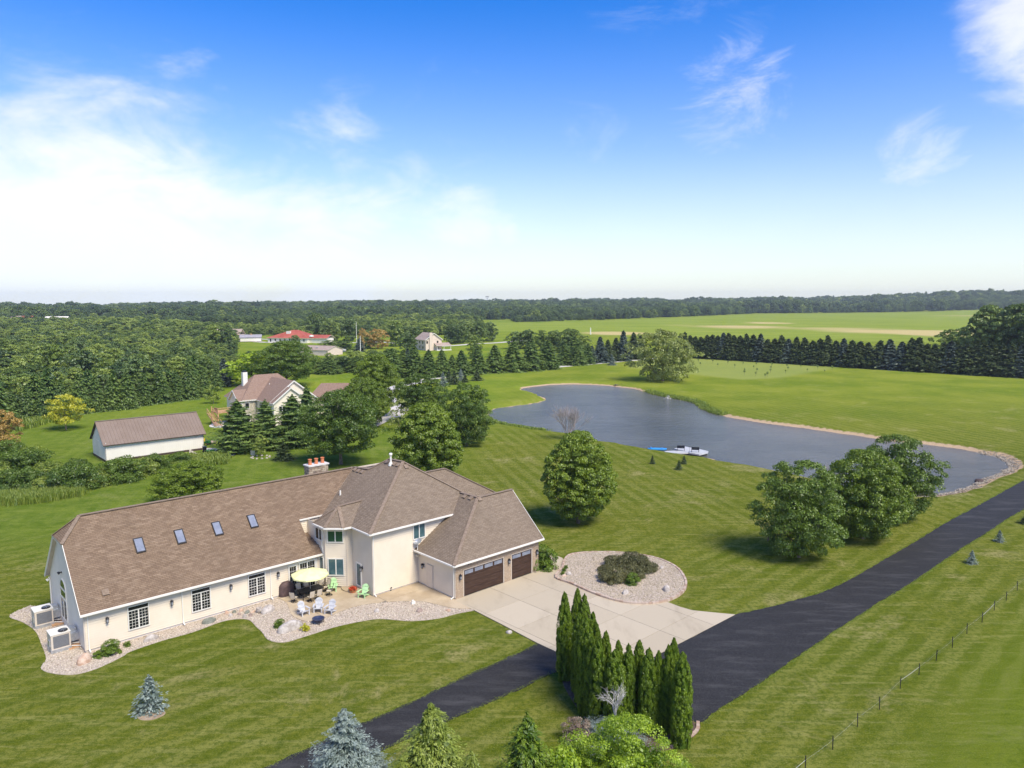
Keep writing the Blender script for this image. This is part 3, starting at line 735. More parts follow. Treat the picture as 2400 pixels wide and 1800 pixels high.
def crown_broad(h, rad, base, puffs=230, per=62, lsz=.17, prf=.15, lob=.16, shape=1.0, low=.5, inner=.12, up=.35, gaps=0.0):
    """leaf masses on an uneven egg; base = height where foliage starts"""
    cz = base + (h - base) * .46; rz = (h - base) * .5
    D = sphdirs(puffs, -.92)
    ph = rng.uniform(0, 6, 6)
    lobe = 1 + lob * (np.sin(3 * np.arctan2(D[:, 1], D[:, 0]) + ph[0] + 2 * D[:, 2]) * .5 + np.sin(5 * np.arctan2(D[:, 1], D[:, 0]) + ph[1] - 3 * D[:, 2]) * .35 + rng.normal(0, .35, puffs))
    depth = np.where(rng.random(puffs) < .25, rng.uniform(.55, .8, puffs), rng.uniform(.84, 1.0, puffs))
    prof = np.where(D[:, 2] > 0, (1 - D[:, 2] ** 2 * (1 - shape) * .0), 1)
    C = D * np.array([rad, rad, 1]) * 1.0
    C[:, :2] *= (depth * lobe)[:, None]; C[:, 2] = D[:, 2] * rz * (.95 + .05 * depth) * (.9 + .1 * lobe)
    # narrow towards the top / fuller low down
    t = (C[:, 2] + rz) / (2 * rz); k = 1.0 - shape * np.clip(t - .45, 0, 1) ** 1.3 * .55
    C[:, :2] *= k[:, None]
    C[:, 2] += cz
    if gaps: C = C[rng.random(len(C)) > gaps]
    pr = rad * prf * rng.uniform(.7, 1.35, len(C))
    n = len(C); d = sphdirs(n * per, -.55).reshape(n, per, 3)
    out = unit(C - np.array([0, 0, cz - rz * .3]))
    d = unit(d + out[:, None, :] * .45 + np.array([0, 0, .15]))
    P = C[:, None, :] + d * (pr[:, None, None] * rng.uniform(.55, 1.0, (n, per, 1))) * np.array([1.15, 1.15, .8])
    Nn = unit(d + rng.normal(0, .55, d.shape) + np.array([0, 0, up]))
    tp = rng.normal(0, .12, n)[:, None] + rng.uniform(.12, .88, (n, per))
    parts = [leafquads(P.reshape(-1, 3), Nn.reshape(-1, 3), lsz, tint=np.clip(tp, 0, 1).ravel())]
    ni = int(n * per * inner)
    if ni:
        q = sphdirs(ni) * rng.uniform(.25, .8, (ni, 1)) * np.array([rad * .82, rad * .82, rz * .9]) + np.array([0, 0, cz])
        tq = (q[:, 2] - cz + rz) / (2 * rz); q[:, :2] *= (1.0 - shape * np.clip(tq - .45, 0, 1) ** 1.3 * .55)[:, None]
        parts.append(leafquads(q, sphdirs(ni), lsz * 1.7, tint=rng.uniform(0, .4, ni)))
    return merge(parts), (C, cz, rz)
def trunk_mb(h, base, r0, C=None, limbs=7, lean=.0):
    mb = MB(); top = base + (h - base) * .55
    sp = [Vector((lean * t * rng.normal(), lean * t * rng.normal(), top * t)) for t in (0, .08, .3, .6, 1)]
    mb.tube(sp, [r0 * 1.35, r0, r0 * .82, r0 * .55, r0 * .16], 7)
    if C is not None and len(C):
        for i in range(limbs):
            c = Vector(C[rng.integers(len(C))]); z0 = base * .85 + (top - base) * rng.uniform(0, .55)
            a = Vector((0, 0, z0)); m_ = a.lerp(c, .5) + Vector((0, 0, -.05 * h * .3))
            mb.tube([a, m_, a.lerp(c, .92)], [r0 * .42, r0 * .25, r0 * .08], 5, caps=False)
    return mb
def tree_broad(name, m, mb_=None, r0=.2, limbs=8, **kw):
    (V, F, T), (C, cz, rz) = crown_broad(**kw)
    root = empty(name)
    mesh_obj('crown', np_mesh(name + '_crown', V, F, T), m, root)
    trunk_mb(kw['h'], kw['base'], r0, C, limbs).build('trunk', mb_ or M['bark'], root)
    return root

def crown_conifer(h, rad, base=.25, whorls=24, nb=11, seg=6, lsz=.2, droop=.35, tuft=2, taper=.85, dense=1.0, bottom=.85, curl=.3, rag=.24, wdt=.34):
    """layered boughs of needle sprays"""
    parts = []
    Cs, Ns, Al, Ti = [], [], [], []
    for i in range(whorls):
        t = (i + rng.uniform(-.3, .3)) / (whorls - 1); t = min(max(t, 0), 1)
        z = base + (h - base) * t ** .92 * .985
        L0 = rad * (1 - t) ** taper * (bottom + (1 - bottom) * min(1, t * 5)) + .03 * rad
        n = max(4, int(nb * (1 - .45 * t)))
        a0 = rng.uniform(0, 2 * PI)
        for j in range(n):
            a = a0 + 2 * PI * j / n + rng.normal(0, .2); L = L0 * rng.uniform(1 - rag, 1 + rag * .6)
            zj = z + rng.normal(0, .32) * (h - base) / whorls
            dr = droop * rng.uniform(.7, 1.25)
            s_ = (np.arange(seg) + rng.uniform(.1, .9, seg)) / seg
            s_ = .12 + .88 * s_
            bt = rng.normal(.5, .14)
            for q in s_:
                for k in range(tuft):
                    sp = rng.normal(0, .12 + .22 * q * (1 - q) * 2) * L * .55
                    rr_ = L * q * rng.uniform(.94, 1.04)
                    x = rr_ * math.cos(a) - sp * math.sin(a); y = rr_ * math.sin(a) + sp * math.cos(a)
                    zz = zj - dr * L * q * q + curl * L * max(0, q - .75) * .6 + rng.normal(0, .02 * h ** .5) * .5
                    Cs.append((x, y, max(zz, .05)))
                    Al.append((math.cos(a), math.sin(a), -dr * 1.3 * q + .1))
                    Ns.append((math.cos(a) * .45, math.sin(a) * .45, 1.0))
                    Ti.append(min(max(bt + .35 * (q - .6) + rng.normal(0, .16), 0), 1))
    C = np.array(Cs); N_ = np.array(Ns) + rng.normal(0, .38, (len(C), 3)); A = np.array(Al)
    sz = lsz * (1 - .45 * np.clip(C[:, 2] / h, 0, 1))
    n = len(C)
    N2 = unit(N_); T = unit(A + rng.normal(0, .28, (n, 3))); T = unit(T - N2 * (T * N2).sum(1, keepdims=True)); B = np.cross(N2, T)
    s = (sz * rng.uniform(.75, 1.3, n))[:, None]
    V = np.stack([C - T * s, C + B * s * wdt - N2 * s * .15, C + T * s, C - B * s * wdt - N2 * s * .15], 1).reshape(-1, 3)
    return V, np.arange(n * 4).reshape(-1, 4), np.repeat(np.array(Ti), 4)
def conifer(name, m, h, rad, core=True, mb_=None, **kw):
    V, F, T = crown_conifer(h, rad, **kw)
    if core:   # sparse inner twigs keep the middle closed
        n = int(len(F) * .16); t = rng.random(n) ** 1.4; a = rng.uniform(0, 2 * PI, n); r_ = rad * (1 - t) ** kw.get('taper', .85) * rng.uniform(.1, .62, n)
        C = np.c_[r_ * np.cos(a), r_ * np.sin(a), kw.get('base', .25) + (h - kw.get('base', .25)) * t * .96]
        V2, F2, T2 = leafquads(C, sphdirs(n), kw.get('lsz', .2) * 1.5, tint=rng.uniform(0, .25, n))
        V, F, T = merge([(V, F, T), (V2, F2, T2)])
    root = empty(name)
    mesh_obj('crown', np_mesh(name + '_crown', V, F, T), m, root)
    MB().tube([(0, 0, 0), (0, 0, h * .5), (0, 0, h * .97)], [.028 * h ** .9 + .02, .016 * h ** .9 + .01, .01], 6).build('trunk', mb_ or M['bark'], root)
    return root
def arborvitae(name, h, rad, n=19000, lumps=300):
    t = rng.random(lumps); a = rng.uniform(0, 2 * PI, lumps)
    prof = lambda t: rad * np.clip(np.minimum(1.0, (1 - t) * 3.1) ** .62 * (.78 + .22 * np.minimum(1, t * 5)) * (1.04 - .28 * t), .02, 2)
    LC = np.c_[prof(t) * .84 * np.cos(a), prof(t) * .84 * np.sin(a), .1 + h * t * .985]
    per = n // lumps
    d = sphdirs(lumps * per, -.6).reshape(lumps, per, 3)
    out = np.stack([np.cos(a), np.sin(a), np.full(lumps, .25)], 1)
    d = unit(d + out[:, None] * .8)
    pr = rad * rng.uniform(.16, .30, lumps) * np.clip(prof(t) / rad + .25, .3, 1)
    P = LC[:, None] + d * pr[:, None, None] * np.array([1, 1, 1.35]) * rng.uniform(.6, 1, (lumps, per, 1))
    Nn = unit(d * np.array([1, 1, .4]) + rng.normal(0, .35, d.shape))
    al = np.broadcast_to(out[:, None] * .5 + np.array([0, 0, 1.0]), d.shape).reshape(-1, 3)
    tt = np.clip(rng.normal(.5, .13, lumps)[:, None] + rng.uniform(-.3, .3, (lumps, per)), 0, 1)
    p1 = leafquads(P.reshape(-1, 3), Nn.reshape(-1, 3), .075, .42, .1, tt.ravel(), al)
    n2 = n // 4; t2 = rng.random(n2); a2 = rng.uniform(0, 2 * PI, n2)
    C2 = np.c_[prof(t2) * .66 * np.cos(a2), prof(t2) * .66 * np.sin(a2), .05 + h * t2 * .96]
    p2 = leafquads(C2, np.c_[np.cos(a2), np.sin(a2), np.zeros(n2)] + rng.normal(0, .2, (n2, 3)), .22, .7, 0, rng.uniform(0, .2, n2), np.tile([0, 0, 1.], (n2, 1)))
    V, F, T = merge([p1, p2]); root = empty(name)
    mesh_obj('crown', np_mesh(name + '_crown', V, F, T), M['arb'], root)
    MB().tube([(0, 0, 0), (0, 0, h * .8)], [.09, .02], 6).build('trunk', M['bark'], root)
    return root
def shrub(name, m, rad, h, puffs=26, per=44, lsz=.09, parts_=True):
    (V, F, T), (C, cz, rz) = crown_broad(h=h, rad=rad, base=-.12 * h, puffs=puffs, per=per, lsz=lsz, prf=.3, lob=.2, shape=.4, inner=.2)
    V[:, 2] = np.maximum(V[:, 2], .01)
    root = empty(name); mesh_obj('foliage', np_mesh(name + '_foliage', V, F, T), m, root)
    mb = MB()
    for i in range(4):
        a = i * 1.6; mb.tube([(0, 0, 0), (.4 * rad * math.cos(a), .4 * rad * math.sin(a), h * .6)], [.03, .012], 4)
    mb.build('stem', M['bark'], root)
    return root
def bare_tree(name, m, h, rad, levels=4, r0=.12, stems=5, spread=.55, upw=.6):
    mb = MB()
    def grow(p, d, L, r, lv):
        q = p + d * L; mid = p.lerp(q, .5) + Vector(rng.normal(0, .04 * L, 3))
        mb.tube([p, mid, q], [r, r * .82, r * .62], 5 if lv < 2 else 3, caps=False)
        if lv >= levels: return
        for i in range(3 if lv < levels - 1 else 4):
            ax = Vector(rng.normal(0, 1, 3)); nd = (d + ax.normalized() * spread * rng.uniform(.6, 1.2) + Vector((0, 0, .22 * upw))).normalized()
            grow(p.lerp(q, rng.uniform(.45, 1.0)), nd, L * rng.uniform(.6, .82), max(r * .55, .008), lv + 1)
    for i in range(stems):
        a = 2 * PI * i / stems + rng.uniform(-.3, .3); sl = rad / h * rng.uniform(.3, .8)
        grow(Vector((0, 0, 0)), Vector((math.cos(a) * sl, math.sin(a) * sl, 1)).normalized(), h * .36, r0 * rng.uniform(.7, 1), 0)
    root = empty(name); mb.build('branches', m, root); return root
def fit(root, h_proto, **kw): return root
def place(root, p, rz=0, s=1, **kw):
    z = gz1(p[0], p[1]); root.location = (p[0], p[1], z - .03); root.rotation_euler = (0, 0, rz); root.scale = s if hasattr(s, '__len__') else (s,) * 3
    for k_, v in kw.items(): root[k_] = v
    return root
def plant(proto, p, rz=None, s=1, label=None, cat='tree', group=None):
    """place the prototype itself the first time, then copies"""
    rz = rng.uniform(0, 2 * PI) if rz is None else rz
    z = gz1(p[0], p[1])
    sc_ = s if hasattr(s, '__len__') else (s, s, s)
    if not proto.get('category'):
        r = proto; r.location = (p[0], p[1], z - .03); r.rotation_euler = (0, 0, rz); r.scale = sc_
    else:
        r = dup(proto, (p[0], p[1], z - .03), rz, sc_)
        if 'group' in r: del r['group']
    tag(r, label, cat, group)
    return r

# ------------------------------------------------------------------ main house (local frame: u along the long front, v backwards)
def clapboard(poly, h=.19, d=.05, base=None):
    """poly: convex outline in (s,z); returns MB of lapped boards, outward = -Y"""
    mb = MB(); zs = [p[1] for p in poly]; z = math.floor(min(zs) / h) * h
    while z < max(zs):
        c = clip(poly, 0, 1, z + h); c = clip(c, 0, -1, -z) if len(c) > 2 else c
        c = [p for i, p in enumerate(c) if abs(p[0] - c[i - 1][0]) + abs(p[1] - c[i - 1][1]) > 1e-5] if len(c) > 2 else c
        if len(c) > 2:
            off = lambda p: -d * (1 - (p[1] - z) / h)
            a = sum(c[i][0] * c[(i + 1) % len(c)][1] - c[(i + 1) % len(c)][0] * c[i][1] for i in range(len(c)))
            if a < 0: c = c[::-1]
            mb.add([(p[0], off(p), p[1]) for p in c], [list(range(len(c)))])
            lo = [p[0] for p in c if abs(p[1] - z) < 1e-4]
            if len(lo) >= 2:
                x0, x1 = min(lo), max(lo); mb.add([(x0, -d, z), (x1, -d, z), (x1, 0.002, z), (x0, 0.002, z)], [(3, 2, 1, 0)])
        z += h
    return mb
def wall_at(mb, name, m, parent, u, v, phi): return mb.build(name, m, parent, (u, v, 0), phi)
def add_uv(o, fn):
    me = o.data; uvl = me.uv_layers.new(name='UVMap'); n = len(me.loops)
    vi = np.empty(n, np.int32); me.loops.foreach_get('vertex_index', vi)
    co = np.empty(len(me.vertices) * 3, np.float32); me.vertices.foreach_get('co', co); co = co.reshape(-1, 3)[vi]
    uvl.data.foreach_set('uv', np.asarray(fn(co), np.float32).ravel())
def roof(parent, pts, m, th=.16, name='roof', eave=None, mside=None):
    """pts: outline of the upper face; eave: direction of the courses"""
    P_ = [Vector(p) for p in pts]; n = Vector((0, 0, 0))
    for i in range(len(P_)): n += (P_[i] - P_[0]).cross(P_[(i + 1) % len(P_)] - P_[0])
    n.normalize()
    if n.z < 0: P_ = P_[::-1]; n = -n
    mb = MB(); k = len(P_)
    mb.add([tuple(p) for p in P_] + [tuple(p - Vector((0, 0, th))) for p in P_],
           [list(range(k)), list(range(k, 2 * k))[::-1]])
    b = len(mb.f)
    for i in range(k): mb.f.append([i, k + i, k + (i + 1) % k, (i + 1) % k][::1]); mb.m.append(1)
    mb.m[1] = 1
    e = Vector((0, 0, 1)).cross(n); e = e.normalized() if e.length > 1e-6 else Vector((1, 0, 0)); s = n.cross(e)
    o = mb.build(name, [m, mside or M['cream']], parent)
    ev, sv_ = np.array(e), np.array(s)
    add_uv(o, lambda c: np.c_[c @ ev, c @ sv_])
    return o
def cap_line(parent, a, b, m=None, w_=.30):
    a = Vector(a) + Vector((0, 0, .03)); b = Vector(b) + Vector((0, 0, .03))
    return MB().bar(a, b, w_, .05).build('ridge_cap', m or M['cap'], parent)
def gutter(parent, pts, r=.075, m=None):
    mb = MB()
    for a, b in zip(pts[:-1], pts[1:]): mb.bar(a, b, r * 1.9, r * 1.7)
    return mb.build('gutter', m or M['white'], parent)
def downspout(parent, u, v, z1, z0=.12, phi=0.0, kick=.35):
    mb = MB().bar((0, -.16, z1), (0, -.06, z1 - .25), .09, .07).bar((0, -.07, z1 - .22), (0, -.07, z0 + .12), .09, .07).bar((0, -.07, z0 + .13), (0, -.07 - kick, z0), .09, .07)
    return mb.build('downspout', M['white'], parent, (u, v, 0), phi)
def window(parent, u, v, z, w_, h_, phi, style='french', glass=None, name='window', frame=None, fr=.075, cols=2, transom=0.0, grid=(3, 4), mid=False):
    """frame is the part; panes and grilles are its pieces. local X along the wall, -Y outwards"""
    g_ = glass or M['glass']; fm = frame or M['white']; mb = MB(); y0, y1 = -.075, .02
    mb.box(0, w_, y0, y1, 0, fr).box(0, w_, y0, y1, h_ - fr, h_).box(0, fr, y0, y1, fr, h_ - fr).box(w_ - fr, w_, y0, y1, fr, h_ - fr)
    zt = h_ - fr
    if transom:
        zt = h_ - fr - transom; mb.box(fr, w_ - fr, y0 + .005, y1, zt - fr * .9, zt)
        zt -= fr * .9
    cw = (w_ - 2 * fr) / cols
    for c in range(1, cols): mb.box(fr + cw * c - .045, fr + cw * c + .045, y0 + .005, y1, fr, zt)
    u += math.sin(phi) * .045; v -= math.cos(phi) * .045
    o = mb.build(name, fm, parent, (u, v, z), phi)
    if transom: MB().box(fr, w_ - fr, -.035, -.03, zt + fr * .9, h_ - fr).build('pane', M['glass'], o)
    for c in range(cols):
        x0 = fr + cw * c + (.045 if c else .03); x1 = fr + cw * (c + 1) - (.045 if c < cols - 1 else .03)
        sb_ = MB().box(x0 - .03, x0, -.06, -.02, fr, zt).box(x1, x1 + .03, -.06, -.02, fr, zt)
        MB().box(x0, x1, -.035, -.03, fr + .02, zt - .02).build('pane', g_, o)
        if style == 'french':
            gm = MB()
            for i in range(1, grid[0]): x = x0 + (x1 - x0) * i / grid[0]; gm.box(x - .009, x + .009, -.045, -.036, fr + .02, zt - .02)
            for j in range(1, grid[1]):
                zz = fr + (zt - fr) * j / grid[1]; tk = .022 if (mid and j == grid[1] // 2) else .009
                gm.box(x0, x1, -.047, -.036, zz - tk, zz + tk)
            gm.build('grille', M['white'], o)
    return o
def lantern(parent, u, v, z, phi, k=1.0):
    mb = MB().box(-.07, .07, -.04, .0, -.12, .14).bar((0, -.03, .10), (0, -.2, .16), .03).bar((0, -.2, .16), (0, -.2, .1), .03)
    mb.lathe([(.02, .2), (.06, .16), (.13, .06), (.13, .04)], (0, -.2, .0), 6).lathe([(.09, -.24), (.1, -.21), (.02, -.27)], (0, -.2, 0), 6)
    for i in range(4):
        a = PI / 4 + i * PI / 2; mb.bar((.105 * math.cos(a), -.2 + .105 * math.sin(a), .04), (.08 * math.cos(a), -.2 + .08 * math.sin(a), -.22), .018)
    o = mb.build('wall_lamp', M['black'], parent, (u, v, z), phi); o.scale = (k,) * 3
    MB().lathe([(.075, -.21), (.1, .03)], (0, -.2, 0), 6).build('lamp_glass', M['lamp_glass'], o)
    return o

H_ = empty('house', (HX, HY, 0), HYAW)
tag(H_, 'large cream sided house with brown shingle roofs, corner turret and brick fronted garage', 'house')
D = 10.334; OV = .44; ZE = 3.131; ZR = 9.087; MIDV = D / 2; S1 = (ZR - ZE) / (MIDV + OV); UH = 1.305; ZH = 7.483; RK = .34
VH = (ZH - ZE) / S1 - OV
zW = lambda v: ZE + S1 * (v + OV)
zW2 = lambda v: ZE + S1 * (D + OV - v)
ZE2 = 5.88; UE, VE = 20.8, -6.07; SL, SF = .61, .826
zL = lambda u: ZE2 + SL * (u - UE); zF = lambda v: ZE2 + SF * (v - VE)
ZG = 3.28; GU, GV = 25.69, -11.5; SGL, SGF = .612, .897
# --- roofs
sh1, sh2 = M['shingle'], M['shingle2']
roof(H_, [(-RK, -OV, ZE), (-RK, VH, ZH), (UH, MIDV, ZR), (26.06, MIDV, ZR), (20.8, 2.148, ZE2), (18.42, 2.148, ZE2), (18.45, .22, zW(.22)), (19.32, .22, zW(.22)), (19.32, -OV, ZE)], sh1)
roof(H_, [(-RK, D + OV, ZE), (-RK, D - VH, ZH), (UH, MIDV, ZR), (30.0, MIDV, ZR), (30.0, D + OV, ZE)], sh1)
roof(H_, [(-RK, VH, ZH), (UH, MIDV, ZR), (-RK, D - VH, ZH)], sh1)
roof(H_, [(18.45, .20, 3.72), (21.2, .20, 3.72), (21.2, 2.2, 4.48), (18.45, 2.2, 4.48)], sh1, .1)
PK2 = (28.07, -.72, 10.31); PK1 = (27.95, 1.55, 10.24); SB = (26.33, 2.72, 9.25); SA = (26.1, MIDV, 9.11)
roof(H_, [(UE, VE, ZE2), PK2, PK1, SB, SA, (20.8, 2.148, ZE2)], sh2)
roof(H_, [(UE, VE, ZE2), PK2, (34.3, VE, ZE2)], sh2)
roof(H_, [(34.3, VE, ZE2), PK2, PK1, (34.3, 7.0, ZE2)], sh2)
roof(H_, [PK1, SB, (30.6, 7.0, ZE2), (34.3, 7.0, ZE2)], sh2)
roof(H_, [SB, SA, (30.0, MIDV, ZR - .5), (30.6, 7.0, ZE2)], sh2)
# turret
E0, E1, E2, E3 = (18.84, .35, ZE2), (18.86, -1.72, ZE2), (20.05, -2.93, ZE2), (20.82, -2.99, ZE2)
AP = (20.75, -.95, 7.32); TR = (23.25, -.78, 7.37)
roof(H_, [E0, E1, AP], sh2, .14); roof(H_, [E1, E2, AP], sh2, .14); roof(H_, [E2, E3, TR, AP], sh2, .14); roof(H_, [E0, AP, TR, (20.9, 2.2, ZE2)], sh2, .14)
# garage
roof(H_, [(GU, GV, ZG), (32.155, -7.09, 7.235), (32.155, -4.43, 7.235), (29.85, -5.60, 5.83), (GU, -5.66, ZG)], sh2)
roof(H_, [(GU, GV, ZG), (36.665, GV, ZG), (36.665, -7.09, 7.235), (32.155, -7.09, 7.235)], sh2)
roof(H_, [(32.155, -7.09, 7.235), (36.665, -7.09, 7.235), (36.665, -2.7, ZG), (32.155, -2.7, ZG)], sh2)
# rear right single storey block
roof(H_, [(30, .7, ZG), (43.8, .7, ZG), (37.3, 4.6, 7.3), (30, 4.6, 7.3)], sh2)
roof(H_, [(43.8, .7, ZG), (43.8, 8.5, ZG), (37.3, 4.6, 7.3)], sh2)
roof(H_, [(30, 8.5, ZG), (43.8, 8.5, ZG), (37.3, 4.6, 7.3), (30, 4.6, 7.3)], sh2)
for a, b in [((-RK, VH, ZH), (UH, MIDV, ZR)), ((-RK, D - VH, ZH), (UH, MIDV, ZR)), ((UH, MIDV, ZR), (26.06, MIDV, ZR)), ((UE, VE, ZE2), PK2), (PK2, PK1), (PK1, SB), (SB, SA), (PK2, (34.3, VE, ZE2)), (E1, AP), (E2, AP), (E0, AP), (AP, TR),
             ((GU, GV, ZG), (32.155, -7.09, 7.235)), ((32.155, -7.09, 7.235), (36.665, -7.09, 7.235)), ((32.155, -7.09, 7.235), (32.155, -4.5, 7.235)), ((43.8, .7, ZG), (37.3, 4.6, 7.3)), ((31, 4.6, 7.3), (37.3, 4.6, 7.3)), ((43.8, 8.5, ZG), (37.3, 4.6, 7.3))]:
    cap_line(H_, a, b)
# --- walls
S_ = M['siding']
wall_at(clapboard([(0, .2), (19.4, .2), (19.4, ZE - .05), (0, ZE - .05)]), 'wall', S_, H_, 0, 0, 0)
wm = MB(); gz_ = [(0, .2), (D, .2), (D, zW2(D) - .1), (D - VH, ZH - .12), (VH, ZH - .12), (0, zW(0) - .1)]
wm.add([(D - s, 0, z) for s, z in gz_] , [list(range(len(gz_)))])
wall_at(wm, 'wall', M['stucco'], H_, 0, D, -PI / 2); 
wall_at(clapboard([(0, .2), (30, .2), (30, ZE - .05), (0, ZE - .05)]), 'wall', S_, H_, 30, D, PI)
wall_at(clapboard([(0, .2), (8.4, .2), (8.4, ZE2 - .08), (0, ZE2 - .08)]), 'wall', S_, H_, 21.275, 2.77, -PI / 2)
wall_at(clapboard([(0, .2), (12.6, .2), (12.6, ZE2 - .08), (0, ZE2 - .08)]), 'wall', S_, H_, 21.275, -5.633, 0)
wall_at(clapboard([(0, .2), (12.3, .2), (12.3, ZE2 - .08), (0, ZE2 - .08)]), 'wall', S_, H_, 33.875, -5.633, PI / 2)
wall_at(clapboard([(0, 4.3), (2.6, 4.3), (2.6, ZE2 - .1), (0, ZE2 - .1)]), 'wall', S_, H_, 18.42, 2.24, 0)
ck = MB().add([(0, .22, 3.6), (0, 2.2, 4.4), (0, 2.2, ZE2 - .06), (0, .22, zW(.22) - .03)], [(0, 1, 2, 3)]); ck.build('cheek', S_, H_, (18.47, 0, 0))
TL_, TR_ = (19.30, -.95), (20.65, -2.30)
fl = math.hypot(TR_[0] - TL_[0], TR_[1] - TL_[1])
wall_at(clapboard([(0, .2), (fl, .2), (fl, ZE2 - .08), (0, ZE2 - .08)]), 'wall', S_, H_, TL_[0], TL_[1], -PI / 4)
wall_at(clapboard([(0, .2), (3.2, .2), (3.2, ZE2 - .08), (0, ZE2 - .08)]), 'wall', S_, H_, TL_[0], TL_[1] + 3.2, -PI / 2)
wall_at(clapboard([(0, .2), (.64, .2), (.64, ZE2 - .08), (0, ZE2 - .08)]), 'wall', S_, H_, TR_[0], TR_[1], 0)
wall_at(clapboard([(0, .2), (5.45, .2), (5.45, ZG - .05), (0, ZG - .05)]), 'wall', S_, H_, 26.13, -5.61, -PI / 2)
wall_at(clapboard([(0, .2), (8.0, .2), (8.0, ZG), (3.97, 6.95), (0, ZG)]), 'wall', S_, H_, 36.27, -11.06, PI / 2)
for (u0, v0, L_, ph) in [(30.4, 1.1, 13, 0), (43.4, 1.1, 7, PI / 2), (43.4, 8.1, 13, PI)]:
    wall_at(clapboard([(0, .2), (L_, .2), (L_, ZG - .05), (0, ZG - .05)]), 'wall', S_, H_, u0, v0, ph)
MB().box(.03, 21.2, .03, D - .03, -.2, .21).box(21.3, 33.8, -5.6, D - .03, -.2, .21).box(26.16, 36.2, -11.0, -3.1, -.2, .21).box(19.4, 21.3, -1.5, .1, -.2, .205).box(30.4, 43.3, 1.2, 8, -.2, .2).build('foundation', M['conc_cap'], H_)
# corner boards
for (u, v, z1, q) in [(0, 0, ZE - .1, .055), (21.275, -5.633, ZE2 - .1, .055), (26.13, -11.06, ZG - .1, .055), (0, D, ZE - .1, .055), (TL_[0], TL_[1], ZE2 - .1, .05), (TR_[0], TR_[1], ZE2 - .1, .05)]:
    MB().box(u - q, u + q, v - q, v + q, .15, z1).build('corner_board', M['cream'], H_)
# rake boards and soffits of the west gable
MB().bar((-RK + .02, -OV, ZE - .12), (-RK + .02, VH, ZH - .12), .04, .24).bar((-RK + .02, D + OV, ZE - .12), (-RK + .02, D - VH, ZH - .12), .04, .24).bar((-RK + .02, VH, ZH - .11), (-RK + .02, D - VH, ZH - .11), .04, .2).build('rake_board', M['white'], H_)
MB().bar((36.66, GV, ZG - .1), (36.66, -7.09, 7.12), .04, .2).bar((36.66, -2.7, ZG - .1), (36.66, -7.09, 7.12), .04, .2).build('rake_board', M['white'], H_)
# gutters
gutter(H_, [(-RK, -OV - .05, ZE - .09), (19.3, -OV - .05, ZE - .09)]); gutter(H_, [(-RK, D + OV + .05, ZE - .09), (30, D + OV + .05, ZE - .09)])
gutter(H_, [(18.42, 2.1, ZE2 - .07), (20.78, 2.1, ZE2 - .07)], .06)
gutter(H_, [(18.47, .16, 3.68), (19.3, .16, 3.68)], .04)
gutter(H_, [(18.80, .35, ZE2 - .08), (18.81, -1.74, ZE2 - .08), (20.03, -2.98, ZE2 - .08), (20.80, -3.04, ZE2 - .08), (20.75, VE - .05, ZE2 - .08), (30.0, VE - .05, ZE2 - .08)])
gutter(H_, [(GU - .05, -5.7, ZG - .08), (GU - .05, GV - .05, ZG - .08), (36.66, GV - .05, ZG - .08)])
gutter(H_, [(43.85, 8.5, ZG - .08), (43.85, .7, ZG - .08), (34, .65, ZG - .08)])
for (u, v, z1, ph) in [(.23, 0, ZE - .12, 0), (7.0, 0, ZE - .12, 0), (14.45, 0, ZE - .12, 0), (21.33, -5.633, ZE2 - .14, 0), (26.13, -10.95, ZG - .12, -PI / 2), (0, 10.2, ZE - .1, -PI / 2)]:
    downspout(H_, u, v, z1, .12, ph)
MB().bar((18.95, -.1, ZE2 - .2), (19.22, -.5, 5.5), .08).bar((19.22, -.5, 5.5), (19.22, -.5, 3.9), .08).bar((19.22, -.5, 3.9), (19.3, -.62, 3.2), .08).build('downspout', M['white'], H_)
# windows of the wing
for u in (2.94, 7.70, 12.42): window(H_, u, 0, .81, 1.57, 1.9, 0, 'french', cols=2, transom=.27, grid=(3, 6), mid=True)
def door_leaf(u, w_, z1): return window(H_, u, 0, .16, w_, z1 - .16, 0, 'french', name='patio_door', cols=1, grid=(3, 5), fr=.12)
door_leaf(16.10, .86, 2.60)
window(H_, 17.1, 0, .16, 1.66, 2.5, 0, 'french', name='patio_door', cols=2, grid=(3, 5), fr=.11)
MB().box(17.0, 18.86, -.09, .0, 2.68, 2.76).box(16.02, 17.04, -.09, 0, 2.62, 2.68).box(18.8, 18.9, -.09, 0, .16, 2.68).build('door_trim', M['white'], H_)
# tower windows
rt = 1 / math.sqrt(2)
window(H_, TL_[0] + .2 * rt, TL_[1] - .2 * rt, 1.2, 1.5, 1.62, -PI / 4, 'plain', M['teal'], cols=2)
window(H_, TL_[0] + .2 * rt, TL_[1] - .2 * rt, 4.28, 1.5, 1.42, -PI / 4, 'plain', M['greeng'], cols=2, transom=.22)
window(H_, TL_[0], TL_[1] + 1.62, 1.2, 1.38, 1.62, -PI / 2, 'plain', M['teal'], cols=2)
window(H_, TL_[0], TL_[1] + 1.62, 4.28, 1.38, 1.42, -PI / 2, 'plain', M['glass'], cols=2, transom=.22)
window(H_, 25.56, -5.633, 4.2, 1.38, 1.4, 0, 'plain', M['teal'], cols=2)
# service door on the main block, garage side door
window(H_, 21.275, -3.0, .35, .86, 2.2, -PI / 2, 'plain', M['teal'], name='side_door', cols=1, fr=.1)
MB().box(0, .95, -.09, .02, 0, 2.12).box(.06, .89, -.11, -.09, .05, 2.06).build('side_door', M['cream'], H_, (26.13, -7.02, .12), -PI / 2)
